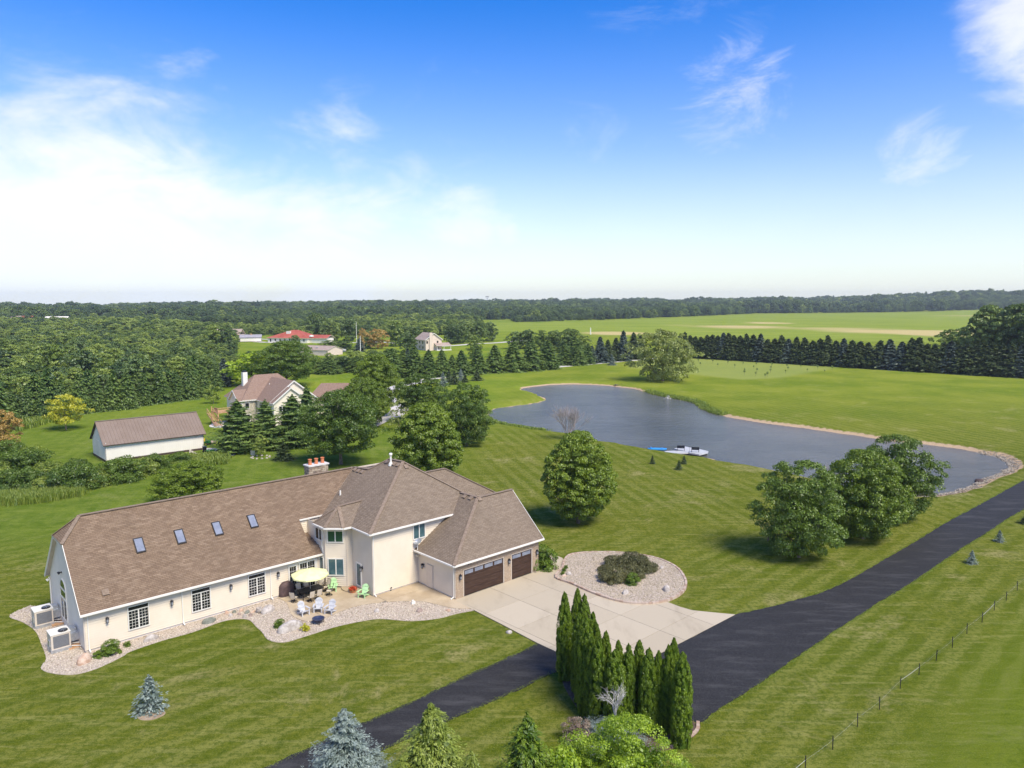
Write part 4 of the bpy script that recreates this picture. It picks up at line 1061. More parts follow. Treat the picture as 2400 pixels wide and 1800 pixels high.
# west gable arched window
aw = MB(); w2_ = .95
aw.box(-w2_, w2_, -.07, .02, 0, .09).box(-w2_, -w2_ + .09, -.07, .02, .09, 2.55).box(w2_ - .09, w2_, -.07, .02, .09, 2.55).box(-.05, .05, -.07, .02, .09, 1.75).box(-w2_ + .09, w2_ - .09, -.07, .02, 1.72, 1.84).box(-w2_ + .09, w2_ - .09, -.07, .02, 2.45, 2.55)
arc = [(math.cos(a) * (w2_ - .04), math.sin(a) * (w2_ - .04) * .9 + 2.5) for a in np.linspace(0, PI, 13)]
for (xa, za), (xb, zb) in zip(arc[:-1], arc[1:]): aw.bar((xa, -.025, za), (xb, -.025, zb), .09, .09)
ao = aw.build('arched_window', M['white'], H_, (0, 5.85, .68), -PI / 2)
MB().box(-w2_ + .09, -.05, -.035, -.03, .09, 1.72).box(.05, w2_ - .09, -.035, -.03, .09, 1.72).build('pane', M['glass'], ao)
MB().box(-w2_ + .09, w2_ - .09, -.035, -.03, 1.84, 2.45).build('pane', M['greeng'], ao)
ap_ = MB(); ap_.add([(x * .97, -.032, z) for x, z in arc], [list(range(len(arc)))[::-1]]); ap_.build('pane', M['greeng'], ao)
# lamps
for (u, z) in [(1.52, 2.2), (6.18, 2.2), (10.93, 2.2), (15.12, 2.2)]: lantern(H_, u, 0, z, 0, 1.05)
for u in (26.56, 32.36, 36.0): lantern(H_, u, -11.06, 2.05, 0, 1.15)
lantern(H_, 26.13, -6.55, 1.95, -PI / 2, 1.1); lantern(H_, 21.275, -3.98, 2.2, -PI / 2, 1.1)
for (u, v, z, ph, mm) in [(0, 6.05, 4.55, -PI / 2, 'black'), (26.05, -5.85, 2.75, -PI / 2, 'white'), (27.6, -11.06, 3.0, 0, 'black'), (0, 10.4, 2.75, -PI / 2, 'white')]:
    fo = MB().box(-.05, .05, -.06, 0, -.06, .06).bar((0, -.05, 0), (0, -.16, .03), .04).tube([(-.09, -.13, .03), (-.13, -.27, -.05)], [.05, .085], 8).tube([(.09, -.13, .03), (.13, -.27, -.05)], [.05, .085], 8)
    fo.build('flood_light', M[mm], H_, (u, v, z), ph)
# --- garage front: brick with two doors let into it
bw_ = MB(); y0, y1 = -.10, .06
for (a, b, z0, z1) in [(26.13, 26.98, .02, ZG - .06), (31.86, 32.72, .02, ZG - .06), (35.5, 36.30, .02, ZG - .06), (26.98, 31.86, 2.52, ZG - .06), (32.72, 35.5, 2.52, ZG - .06)]:
    bw_.box(a, b, -11.06 + y0, -11.06 + y1, z0, z1)
bo = bw_.build('brick_front', M['brick'], H_); add_uv(bo, lambda c: np.c_[c[:, 0] + c[:, 1], c[:, 2]])
for (a, b, np_) in [(26.98, 31.86, 4), (32.72, 35.5, 2)]:
    MB().box(a, a + .09, -11.13, -11.03, .05, 2.52).box(b - .09, b, -11.13, -11.03, .05, 2.52).box(a + .09, b - .09, -11.13, -11.03, 2.43, 2.52).build('door_frame', M['cream'], H_)
    gd = MB().box(a + .09, b - .09, -11.06, -11.0, .06, 2.43)
    for i in range(1, 4): gd.box(a + .09, b - .09, -11.075, -11.06, .06 + i * .6 - .012, .06 + i * .6 + .012)
    go_ = gd.build('garage_door', M['door_brown'], H_)
    for i in range(4):
        nb_ = 10 if np_ == 4 else 6; wd_ = (b - a - .18)
    for i in range(4):   # four raised sections, the top one carries the window lights
        MB().box(a + .12, b - .12, -11.085, -11.061, .09 + i * .5925, .09 + i * .5925 + (.54 if i < 3 else .09)).build('door_section', M['door_brown'], go_)
    wd_ = (b - a - .24) / np_
    for i in range(np_):
        x0 = a + .12 + wd_ * i + .10; x1 = a + .12 + wd_ * (i + 1) - .10
        MB().box(x0, x1, -11.083, -11.07, 2.0, 2.33).build('pane', M['sky_glass'], go_)
# --- roof furniture
def on_plane(px, py, fn):
    """point of the sight line that lies on the roof plane z=fn(u,v)"""
    lo, hi = 0.0, 12.0
    for _ in range(50):
        m_ = (lo + hi) / 2; a, b = uv(px, py, m_)
        if m_ < fn(a, b): lo = m_
        else: hi = m_
    a, b = uv(px, py, lo); return Vector((a, b, fn(a, b)))
def roof_M(p, du=0, dv=0):
    """matrix whose z is the roof normal, x the course direction; du,dv slopes"""
    n = Vector((-du, -dv, 1)).normalized(); e = Vector((0, 0, 1)).cross(n).normalized(); s = n.cross(e)
    return Matrix(((e.x, s.x, n.x, p.x), (e.y, s.y, n.y, p.y), (e.z, s.z, n.z, p.z), (0, 0, 0, 1)))
pW = lambda u, v: zW(v); pL = lambda u, v: zL(u); pF = lambda u, v: zF(v); pGL = lambda u, v: ZG + SGL * (u - GU); pGF = lambda u, v: ZG + SGF * (v - GV)
for (x_, y_) in [(326.6, 1278.6), (421.7, 1258.3), (509.2, 1239.5), (591.7, 1222.2)]:
    p = on_plane(x_, y_, pW); Mx = roof_M(p, 0, S1)
    s = MB().box(-.36, -.29, -.66, .66, 0, .12, 0, Mx).box(.29, .36, -.66, .66, 0, .12, 0, Mx).box(-.29, .29, -.66, -.56, 0, .12, 0, Mx).box(-.29, .29, .59, .66, 0, .12, 0, Mx).build('skylight', M['black'], H_)
    MB().box(-.29, .29, -.56, .59, .04, .09, 0, Mx).build('pane', M['sky_glass'], s)
VT = [(246.8, 1388.9, pW, 0, S1, .19)] + [(680 + a / 5.267, 1060 + b / 5.267, pL, SL, 0, .17) for a, b in [(757, 205), (803, 217), (848, 232), (893, 245), (1200, 125), (1290, 150), (1335, 162)]] + \
     [(920 + a / 5.267, 1140 + b / 5.267, f, p_, q_, .17) for a, b, f, p_, q_ in [(893, 128, pGL, SGL, 0), (970, 150, pGL, SGL, 0), (1072, 160, pGF, 0, SGF)]] + [(680 + 1430 / 5.267, 1060 + 182 / 5.267, pF, 0, SF, .17)]
for (x_, y_, f, a, b, s_) in VT:
    p = on_plane(x_, y_, f); Mx = roof_M(p, a, b)
    MB().box(-s_ * 1.0, s_ * 1.0, -s_ * 1.0, s_ * 1.0, 0, .07, 0, Mx).box(-s_ * 1.25, s_ * 1.25, -s_ * 1.25, s_ * 1.2, .07, .12, 0, Mx).build('roof_vent', M['cap'] if s_ < .2 else M['barn_roof'], H_)
p = on_plane(680 + 1243 / 5.267, 1060 + 152 / 5.267, pL)
MB().lathe([(.26, -.1), (.2, .1), (.09, .3), (.085, 1.0)], tuple(p), 8).lathe([(.17, .95), (.17, 1.1), (.1, 1.16)], tuple(p), 8).build('flue_pipe', M['white'], H_)
p = on_plane(680 + 620 / 5.267, 1060 + 525 / 5.267, pL); MB().lathe([(.09, -.1), (.08, .42)], tuple(p), 8).build('vent_pipe', M['white'], H_)
# satellite dish at the lower roof corner
dm = MB(); pr_ = [(.42 * t, .16 * t * t) for t in (.05, .3, .6, .85, 1)] + [(.40, .14), (.05, -.02)]
dm.lathe(pr_, (0, 0, 0), 16, 0, 1, .82); do_ = dm.build('satellite_dish', M['steel'], H_, (25.95, -5.95, 3.98)); do_.rotation_euler = (R(35), R(-18), R(-50))
MB().bar((25.92, -5.85, 3.2), (25.95, -5.92, 3.92), .05).bar((25.75, -6.1, 3.3), (25.95, -5.92, 3.8), .04).build('dish_mount', M['white'], H_)
# chimney with laid stones and three clay pots
cu0, cu1, cv0, cv1, cz = 21.55, 23.65, 5.9, 6.95, 9.68
ch = MB().box(cu0 + .04, cu1 - .04, cv0 + .04, cv1 - .04, 6.5, cz).build('chimney', M['joint'], H_)
def stones(u0, u1, z0, z1, fixed, axis_, sgn):
    z = z0
    while z < z1 - .02:
        hh = min(rng.uniform(.12, .2), z1 - z); u = u0
        while u < u1 - .02:
            ww = min(rng.uniform(.2, .42), u1 - u); ww = u1 - u if u1 - u - ww < .12 else ww
            pr = rng.uniform(.03, .07)
            lo, hi = (fixed - pr, fixed + .04) if sgn < 0 else (fixed - .04, fixed + pr)
            b = MB()
            if axis_ == 'u': b.box(u + .008, u + ww - .008, lo, hi, z + .008, z + hh - .008)
            else: b.box(lo, hi, u + .008, u + ww - .008, z + .008, z + hh - .008)
            b.build('stone', STN[rng.integers(3)], ch); u += ww
        z += hh
STN = [mottled('stone_a', (.27, .20, .14), (.36, .28, .2), 5, .9), mottled('stone_b', (.4, .32, .22), (.5, .41, .3), 5, .9), mottled('stone_c', (.2, .155, .11), (.28, .22, .17), 5, .9)]
stones(cu0 + .03, cu1 - .03, 8.1, cz, cv0 + .04, 'u', -1); stones(cv0 + .03, cv1 - .03, 8.1, cz, cu0 + .04, 'v', -1)
MB().box(cu0 - .07, cu1 + .07, cv0 - .07, cv1 + .07, cz, cz + .12).build('chimney_cap', M['conc_cap'], H_)
for i in range(3):
    MB().lathe([(.18, 0), (.2, .06), (.165, .12), (.16, .42), (.2, .46), (.2, .54), (.15, .55), (.13, .5)], (cu0 + .38 + i * .68, (cv0 + cv1) / 2, cz + .12), 12).build('chimney_pot', M['terra'], H_)

# ------------------------------------------------------------------ things round the house
def wz(px, py, z=0.0): q = at(px, py, z); return (float(q[0]), float(q[1]), z)
Z3p = lambda a, b: (620 + a / 5.183, 1180 + b / 5.183)
Z2p = lambda a, b: (340 + a / 5.267, 1240 + b / 5.267)
Z1p = lambda a, b: (60 + a / 3.95, 1180 + b / 3.95)
C2p = lambda a, b: (600 + a / 2.765, 1050 + b / 2.765)
Z6p = lambda a, b: (1260 + a / 5.53, 1240 + b / 5.53)
Zbp = lambda a, b: (180 + a / 5.03, 950 + b / 5.03)
Np = lambda a, b: (480 + a / 4.608, 740 + b / 4.608)
Fp = lambda a, b: (500 + a / 3.687, 740 + b / 3.687)

# two rooftop style air handlers on the west side, each with a duct box to the wall
def ac_unit(px, py, label, rz):
    x, y, _ = wz(px, py); t = empty('air_conditioner', (x, y, .03), HYAW + rz); tag(t, label, 'air conditioner', 'air conditioners by the west wall')
    W_, D_, Hh_ = 1.28, 1.22, 1.12     # origin at the corner nearest the camera; x along the face, y backwards
    MB().box(-.03, W_ + .03, -.03, D_ + .03, 0, .26).build('base_rail', M['steel'], t)
    b = MB().box(0, W_, 0, D_, .26, .26 + Hh_).build('cabinet', M['cream'], t)
    cg = MB().box(.14, W_ - .1, -.012, .0, .36, .26 + Hh_ - .12).build('coil_grille', M['coil'], t)
    gm = MB()
    for i in range(1, 16): gm.box(.14, W_ - .1, -.022, -.012, .36 + i * .055, .36 + i * .055 + .02)
    gm.build('louvre', M['coil2'], t)
    MB().box(-.03, W_ + .03, -.03, D_ + .03, .26 + Hh_, .26 + Hh_ + .07).build('lid', M['white'], t)
    MB().lathe([(.30, 0), (.33, .05), (.3, .09), (.05, .10)], (W_ * .68, D_ * .28, .33 + Hh_), 20).build('fan_ring', M['black'], t)
    fm = MB()
    for i in range(8):
        a = i * PI / 4; fm.bar((W_ * .68, D_ * .28, .435 + Hh_), (W_ * .68 + .29 * math.cos(a), D_ * .28 + .29 * math.sin(a), .42 + Hh_), .02)
    fm.build('fan_guard', M['steel'], t)
    MB().box(W_ + .0, W_ + .62, .30, D_ - .1, .45, 1.05).box(W_ + .08, W_ + .5, .6, D_ + .1, 1.05, 1.32).build('duct_box', M['steel'], t)
    MB().tube([(W_ + .05, D_ * .5, .22), (W_ + .7, D_ * .5 - .2, .16)], .05, 8).tube([(W_ + .05, .1, .2), (W_ + .95, -.35, .1)], .035, 6).build('pipe', M['white'], t)
    MB().box(-.09, 0, .15, .55, .5, .95).tube([(-.05, .3, .5), (-.12, .35, .05)], .025, 5).build('service_box', M['steel'], t)
    return t
M['coil'] = mottled('coil_grey', (.13, .135, .145), (.17, .175, .185), 8, .6); M['coil2'] = mat('louvre_grey', (.22, .225, .235), .5)
ac_unit(*Z1p(243, 1400), 'cream air conditioner on its steel base nearest the house corner', 0)
ac_unit(*Z1p(92, 1172), 'cream air conditioner behind the first one, further along the west wall', 0)
for i, (a, b, w_) in enumerate([(300, 1120, .9), (455, 1330, .8)]):
    x, y, _ = wz(*Z1p(a, b)); tag(MB().box(-.45, .45, -.32, .32, 0, .1).build('paving_board', M['deck'], None, (x, y, .03), HYAW), f'wooden board on the pebbles beside the {["rear", "front"][i]} air conditioner duct', 'board')

def boulder(px, py, sx, sy, sz_, m, label, z=0.03):
    n, k = 14, 8; mb = MB(); ph = rng.uniform(0, 6, 4); b = []
    for i in range(k + 1):
        t = i / k * PI / 2 * 1.15; row = []
        for j in range(n):
            a = 2 * PI * j / n; r_ = math.cos(min(t, PI / 2)) * (1 + .16 * math.sin(2 * a + ph[0] + t) + .1 * math.sin(3 * a + ph[1]) + rng.normal(0, .025))
            row.append((sx * r_ * math.cos(a), sy * r_ * math.sin(a), 1.35 * sz_ * (math.sin(min(t, PI / 2)) ** .8 - .10) * (1 + .1 * math.sin(a + ph[2]))))
        b += row
    F = [(i * n + j, i * n + (j + 1) % n, (i + 1) * n + (j + 1) % n, (i + 1) * n + j) for i in range(k) for j in range(n)] + [tuple(k * n + j for j in range(n))]
    mb.add(b, F); x, y, _ = wz(px, py, z)
    o = mb.build('boulder', m, None, (x, y, z), HYAW + rng.uniform(-.4, .4), smooth=True); tag(o, label, 'rock'); return o
boulder(*Z3p(300, 1540), .92, .5, .62, M['rock_w'], 'largest pale grey boulder lying in the pebble bed south of the patio')
boulder(*Z2p(1515, 1015), .62, .5, .42, M['rock_w'], 'white rounded boulder near the stone pot by the wall')
boulder(*Z2p(790, 1150), .58, .32, .3, M['rock_g'], 'dark greenish flat boulder in the bed below the second downspout')
boulder(*Z2p(70, 1365), .55, .3, .32, M['rock_w'], 'pinkish boulder in the bed right of the first window')
boulder(*Z1p(538, 1470), .55, .42, .5, M['rock_t'], 'orange tan boulder at the front corner of the house')
boulder(*Z3p(1365, 1315), .28, .2, .22, M['rock_w'], 'small white boulder in the pebbles beside the curved walk')
boulder(*C2p(1060, 1058), .34, .26, .24, M['rock_b'], 'round brownish boulder in the pebbles in front of the garage walk')
boulder(*C2p(1245, 1055), .24, .2, .14, M['rock_t'], 'small tan stone near the right tip of the pebble bed')
boulder(*C2p(1640, 1195), .28, .2, .15, M['rock_w'], 'pale stone on the grass beside the concrete apron edge')
boulder(*Z6p(1672, 795), .40, .34, .36, M['rock_w'], 'large pale boulder at the right side of the pebble island', .17)
boulder(*Z6p(1140, 835), .34, .26, .28, M['rock_w'], 'grey white boulder at the front of the pebble island', .17)
boulder(*Z6p(1612, 510), .28, .22, .2, M['rock_w'], 'low pale stone at the rear right of the pebble island', .17)
boulder(*Z6p(408, 590), .24, .2, .24, M['rock_w'], 'white stone at the walkway corner of the pebble island', .17)
boulder(*Z6p(340, 612), .26, .18, .16, M['rock_t'], 'tan stone in front of the tiny plants on the pebble island', .17)
boulder(*Z6p(1390, 630), .16, .12, .1, M['rock_g'], 'small dark stone beside the island junipers', .17)
# rockery between wall and lawn
for i, (a, b) in enumerate([(1010, 1045), (1060, 1075), (1100, 1030), (1160, 1060), (1190, 1010), (1230, 1090), (1260, 1040), (1300, 1075), (1330, 1030), (1150, 1000)]):
    boulder(*Z2p(a, b), rng.uniform(.14, .24), rng.uniform(.1, .18), rng.uniform(.12, .24), [M['rock_t'], M['rock_w'], M['rock_g'], M['rock_b']][i % 4], f'rockery stone, {["first","second","third","fourth","fifth","sixth","seventh","eighth","ninth","tenth"][i]} from the left under the third window')
x, y, _ = wz(*Z2p(1408, 1035)); pt = MB().lathe([(.12, 0), (.2, .08), (.25, .22), (.22, .34), (.2, .37), (.235, .40), (.17, .41), (.16, .3)], (0, 0, 0), 16).build('stone_pot', M['rock_w'], None, (x, y, .03), smooth=True); tag(pt, 'round pale stone pot with dark mouth in the pebble bed', 'pot')
x, y, _ = wz(*C2p(1020, 1012)); o = MB().box(-.16, .16, -.1, .1, 0, .12).box(-.13, .05, -.07, .07, .12, .34).box(.06, .17, -.05, .06, .12, .24).build('garden_ornament', M['white'], None, (x, y, .03), .4); tag(o, 'small white garden ornament at the edge of the curved walk', 'ornament')
for i, (a, b) in enumerate([Z2p(480, 1160), Z2p(1565, 860), Z1p(590, 1365), C2p(874, 930)]):
    x, y, _ = wz(a, b); o = MB().lathe([(.05, 0), (.05, .1), (.015, .12), (.015, .3)], (0, 0, 0), 8).tube([(0, 0, .28), (.08, -.1, .36)], [.05, .07], 8).build('spot_light', M['black'], None, (x, y, .03))
    tag(o, ['little black spot light under the second downspout', 'little black spot light under the third downspout', 'little black spot light at the front left house corner', 'little black spot light on the walk below the tall cream wall'][i], 'spot light')

# grill under a brown cover
gx_, gy_, _ = wz(*Z3p(270, 1120)); gp = []
gm = MB(); n = 20
def cov(t):  # profile: width and depth over height
    return [(.70, .34, 0), (.68, .34, .3), (.66, .33, .7), (.64, .32, .92), (.5, .28, 1.10), (.36, .2, 1.2), (.1, .05, 1.23)][t]
vs = []
for i in range(7):
    a_, b_, z_ = cov(i)
    for j in range(n):
        an = 2 * PI * j / n; sq = (abs(math.cos(an)) ** 4 + abs(math.sin(an)) ** 4) ** -.25
        f_ = 1 + (.035 * math.sin(j * 2.4 + i) + .02 * math.sin(j * 5)) * (1 if i < 4 else .3)
        vs.append((a_ * math.cos(an) * sq * f_, b_ * math.sin(an) * sq * f_, z_))
gm.add(vs, [(i * n + j, i * n + (j + 1) % n, (i + 1) * n + (j + 1) % n, (i + 1) * n + j) for i in range(6) for j in range(n)] + [tuple(6 * n + j for j in range(n))])
o = gm.build('covered_grill', M['cover'], None, (gx_, gy_, .07), HYAW, smooth=True); tag(o, 'barbecue grill under a brown fabric cover against the wall', 'grill')

# dining set: table, umbrella, chairs
tx, ty, _ = wz(*Z3p(560, 1140)); TZ = .07
t = empty('patio_table', (tx, ty, TZ), HYAW); tag(t, 'long black patio table under the pale umbrella', 'table')
MB().box(-1.05, 1.05, -.5, .5, .70, .74).build('table_top', M['black'], t)
for sx_ in (-.9, .9):
    for sy_ in (-.4, .4): MB().bar((sx_, sy_, 0), (sx_ * .96, sy_ * .9, .7), .05).build('leg', M['black'], t)
MB().bar((-.9, -.4, .3), (.9, -.4, .3), .03).bar((-.9, .4, .3), (.9, .4, .3), .03).build('stretcher', M['black'], t)
u_ = empty('patio_umbrella', (tx, ty, TZ), HYAW + .1); tag(u_, 'open pale yellow octagonal umbrella over the patio table', 'umbrella')
MB().lathe([(.28, 0), (.26, .06), (.06, .1)], (0, 0, 0), 14).build('base', M['black'], u_)
MB().tube([(0, 0, .05), (0, 0, 2.45)], .024, 8).build('pole', M['cream'], u_)
RU = 1.62; um = MB(); vs = [(0, 0, 2.5)]; fs = []
for ring, (rr_, zz_) in enumerate([(.5, 2.42), (1.05, 2.27), (RU, 2.06), (RU * 1.0, 1.94)]):
    for j in range(16):
        a = 2 * PI * j / 16; k_ = rr_ * (1 if j % 2 == 0 else (.94 if ring < 3 else .94)); sag = 0 if j % 2 == 0 else -.02 * rr_
        zz2 = zz_ + sag + (0 if ring < 3 else (0 if j % 2 else -.01))
        vs.append((k_ * math.cos(a), k_ * math.sin(a), zz2))
for j in range(16): fs.append((0, 1 + j, 1 + (j + 1) % 16))
for r_ in range(3):
    for j in range(16): fs.append((1 + r_ * 16 + j, 1 + (r_ + 1) * 16 + j, 1 + (r_ + 1) * 16 + (j + 1) % 16, 1 + r_ * 16 + (j + 1) % 16))
um.add(vs, fs).build('canopy', M['umb'], u_)
for j in range(8):
    a = 2 * PI * j / 8; MB().bar((0, 0, 2.46), (RU * .98 * math.cos(a), RU * .98 * math.sin(a), 2.03), .018).build('rib', M['cream'], u_)
def sling_chair():
    t = empty('patio_chair'); bl = M['black']
    MB().add([(-.24, -.24, .42), (.24, -.24, .42), (.24, .22, .40), (-.24, .22, .40), (-.24, -.24, .40), (.24, -.24, .40), (.24, .22, .38), (-.24, .22, .38)], [(0, 1, 2, 3), (7, 6, 5, 4), (0, 4, 5, 1), (1, 5, 6, 2), (2, 6, 7, 3), (3, 7, 4, 0)]).build('seat', M['sling'], t)
    MB().add([(-.23, .22, .42), (.23, .22, .42), (.23, .38, .98), (-.23, .38, .98), (-.23, .25, .41), (.23, .25, .41), (.23, .41, .97), (-.23, .41, .97)], [(3, 2, 1, 0), (4, 5, 6, 7), (0, 1, 5, 4), (1, 2, 6, 5), (2, 3, 7, 6), (3, 0, 4, 7)]).build('backrest', M['sling'], t)
    for s in (-1, 1):
        MB().tube([(s * .26, -.26, .42), (s * .26, .22, .40), (s * .25, .40, 1.02)], .018, 6).tube([(s * .27, -.24, .42), (s * .3, -.2, .63), (s * .3, .1, .65), (s * .27, .3, .66)], .017, 6).build('arm', bl, t)
    MB().tube([(-.25, .40, 1.02), (.25, .40, 1.02)], .018, 6).build('back_frame', bl, t)
    MB().tube([(0, 0, .4), (0, 0, .1)], .04, 8).tube([(.27 * math.cos(a), .27 * math.sin(a), .03) for a in np.linspace(0, 2 * PI, 17)], .02, 6, caps=False).bar((-.27, 0, .04), (.27, 0, .04), .03).bar((0, -.27, .04), (0, .27, .04), .03).bar((0, 0, .03), (0, 0, .1), .03).build('swivel_base', bl, t)
    return t
sc = sling_chair(); scs = [(-.5, -.95, PI + PI, 'left one of the two sling chairs with backs to the camera'), (.2, -.95, 0, 'right one of the two sling chairs with backs to the camera'), (-.5, .95, 0, 'left sling chair on the wall side of the table'),
    (.25, .95, 0, 'right sling chair on the wall side of the table'), (-1.6, -.1, 0, 'sling chair at the left head of the table, turned to the camera'), (1.6, .15, 0, 'sling chair at the right head of the table'), (1.35, -.85, 0, 'sling chair at the right front corner of the table'), (1.5, 1.0, 0, 'sling chair at the rear right corner beside the turret wall')]
for i, (a, b, _, lb) in enumerate(scs):
    ang = math.atan2(-b, -a) + PI / 2 if abs(a) > 1.2 else (PI if b < 0 else 0)
    # local: chair faces -Y ; want it to face the table centre
    ang = math.atan2(-b, -a if abs(a) > 1.2 else 0) + PI / 2
    x_, y_ = tx + HA[0] * a + HB[0] * b, ty + HA[1] * a + HB[1] * b
    c = sc if i == 0 else dup(sc)
    c.location = (x_, y_, TZ); c.rotation_euler = (0, 0, HYAW + ang + (.5 if i == 4 else 0)); tag(c, lb, 'chair', 'sling chairs round the patio table')
# adirondack chairs: seat, fan back of slats, broad arms
def adirondack(m):
    t = empty('adirondack_chair')
    for i in range(6): a = i / 5; MB().box(-.28, .28, -.045, .045, -.01, .012, 0, Matrix.Translation((0, -.30 + .5 * a, .36 - .13 * a)) @ Matrix.Rotation(-.25, 4, 'X')).build('seat_slat', m, t)
    for i in range(7):
        x = (i - 3) * .088; hh = .86 - .018 * (i - 3) ** 2
        MB().add([(x * .72 - .034, .2, .24), (x * .72 + .034, .2, .24), (x * 1.05 + .04, .2 + hh * .45, .24 + hh * .9), (x * 1.05 - .04, .2 + hh * .45, .24 + hh * .9),
                  (x * .72 - .034, .225, .23), (x * .72 + .034, .225, .23), (x * 1.05 + .04, .225 + hh * .45, .23 + hh * .9), (x * 1.05 - .04, .225 + hh * .45, .23 + hh * .9)],
                 [(3, 2, 1, 0), (4, 5, 6, 7), (0, 1, 5, 4), (1, 2, 6, 5), (2, 3, 7, 6), (3, 0, 4, 7)]).build('back_slat', m, t)
    MB().bar((-.3, .33, .52), (.3, .33, .52), .03, .08).bar((-.3, .47, .82), (.3, .47, .82), .03, .07).build('back_rail', m, t)
    for s in (-1, 1):
        MB().box(s * .36 - .07, s * .36 + .07, -.36, .38, .53, .555).build('arm', m, t)
        MB().bar((s * .31, -.3, 0), (s * .31, -.3, .53), .03, .1).build('leg', m, t)
        MB().bar((s * .28, -.36, .36), (s * .28, .58, .05), .03, .12).build('leg', m, t)
    return t
ag, aw_ = adirondack(M['adir_green']), adirondack(M['adir_grey'])
fpx, fpy, _ = wz(*Z3p(655, 1460))
def place_ad(pr, P_, lb, face=None, first=False, grp=None):
    x, y, _ = wz(*P_); c = pr if first else dup(pr); c.location = (x, y, .07)
    d = np.array(face if face is not None else (fpx, fpy)) - [x, y]; c.rotation_euler = (0, 0, math.atan2(d[1], d[0]) + PI / 2); tag(c, lb, 'chair', grp)
place_ad(aw_, Z3p(480, 1360), 'left grey adirondack chair facing the fire pit', first=True, grp='grey adirondack chairs by the fire pit')
place_ad(aw_, Z3p(655, 1322), 'middle grey adirondack chair facing the fire pit', (fpx - .25, fpy - 1), grp='grey adirondack chairs by the fire pit')
place_ad(aw_, Z3p(795, 1342), 'right grey adirondack chair facing the fire pit', grp='grey adirondack chairs by the fire pit')
place_ad(ag, Z3p(832, 1068), 'lime green adirondack chair beside the turret wall', wz(*Z3p(780, 1220))[:2], True, 'lime green adirondack chairs')
place_ad(ag, Z3p(1198, 1145), 'lime green adirondack chair near the service door', wz(*Z3p(1050, 1260))[:2], grp='lime green adirondack chairs')
fp = empty('fire_pit', (fpx, fpy, .03)); tag(fp, 'round dark blue fire pit on short legs in the pebbles', 'fire pit')
MB().lathe([(.12, .14), (.34, .22), (.44, .36), (.46, .42), (.5, .43), (.5, .45), (.43, .44), (.3, .34), (.02, .30)], (0, 0, 0), 20).build('bowl', mat('dark_blue_enamel', (.035, .045, .09), .35), fp)
for i in range(4): a = i * PI / 2 + .4; MB().bar((.42 * math.cos(a), .42 * math.sin(a), 0), (.44 * math.cos(a), .44 * math.sin(a), .4), .04).build('leg', M['black'], fp)
# red flowers in a low round planter step
x, y, _ = wz(*Z3p(1075, 1085)); fl_ = empty('flower_planter', (x, y, .07)); tag(fl_, 'red flowers in a round planter beside the doorstep', 'planter')
MB().lathe([(.25, 0), (.34, .2), (.32, .22), (.05, .2)], (0, 0, 0), 14).build('pot', M['terra'], fl_)
a_ = rng.uniform(0, 2 * PI, 260); r_ = .38 * np.sqrt(rng.random(260)); mesh_obj('flowers', np_mesh('flowers', *leafquads(np.c_[r_ * np.cos(a_), r_ * np.sin(a_), .26 + rng.uniform(0, .18, 260)], sphdirs(260, 0), .06)), M['red_fl'], fl_)
a_ = rng.uniform(0, 2 * PI, 200); r_ = .36 * np.sqrt(rng.random(200)); mesh_obj('leaves', np_mesh('leaves', *leafquads(np.c_[r_ * np.cos(a_), r_ * np.sin(a_), .2 + rng.uniform(0, .16, 200)], sphdirs(200, 0), .06)), M['maple'], fl_)
x, y, _ = wz(*Z3p(1120, 1010)); o = MB().lathe([(.1, 0), (.12, .1), (.06, .3), (.09, .42), (.02, .5)], (0, 0, 0), 10).bar((.1, 0, .1), (.55, -.1, .16), .08).build('door_ornament', M['rock_w'], None, (x, y, .2), HYAW); tag(o, 'small pale figure on the round doorstep', 'ornament')
x, y, _ = wz(*Z3p(1060, 1045)); o = MB().lathe([(1.25, 0), (1.25, .14), (.02, .14)], (0, 0, 0), 28).build('door_step', M['patio'], None, (x + .25, y + .35, .04)); tag(o, kind='structure')

# ------------------------------------------------------------------ dock, boat, benches, drain box
d0 = np.array(at(1551, 1059.5, -.2)[:2]); d1_ = np.array(at(1614, 1061, -.2)[:2])
t = empty('dock', (0, 0, 0)); tag(t, 'white floating dock in two angled sections at the near shore', 'dock')
def deck_poly(pts, z, th=.16):
    P_ = [tuple(at(a, b, z)[:2]) for a, b in pts]; return P_
DK = lambda a, b: (1480 + a / 10.05, 1000 + b / 10.05)
ga = deck_poly([DK(715, 600), DK(850, 570), DK(1210, 560), DK(1345, 590), DK(1340, 618), DK(900, 630)], -.25)
pa = deck_poly([DK(1005, 515), DK(1230, 462), DK(1370, 490), DK(1350, 605), DK(1200, 570)], -.22)
pb = deck_poly([DK(1375, 492), DK(1560, 520), DK(1810, 578), DK(1805, 605), DK(1600, 655), DK(1357, 612)], -.22)
for nm, P_ in (('gangway', ga), ('dock_section', pa), ('dock_section', pb)):
    MB().prism(P_, -.42, -.24 if nm == 'gangway' else -.2).build(nm, M['dock'], t)
cc = [np.mean(P_, 0) for P_ in (pa, pb)]
for P_, c in ((pa, cc[0]), (pb, cc[1])):
    MB().prism([tuple(c + (np.array(q) - c) * .88) for q in P_], -.85, -.42).build('float', M['black'], t)
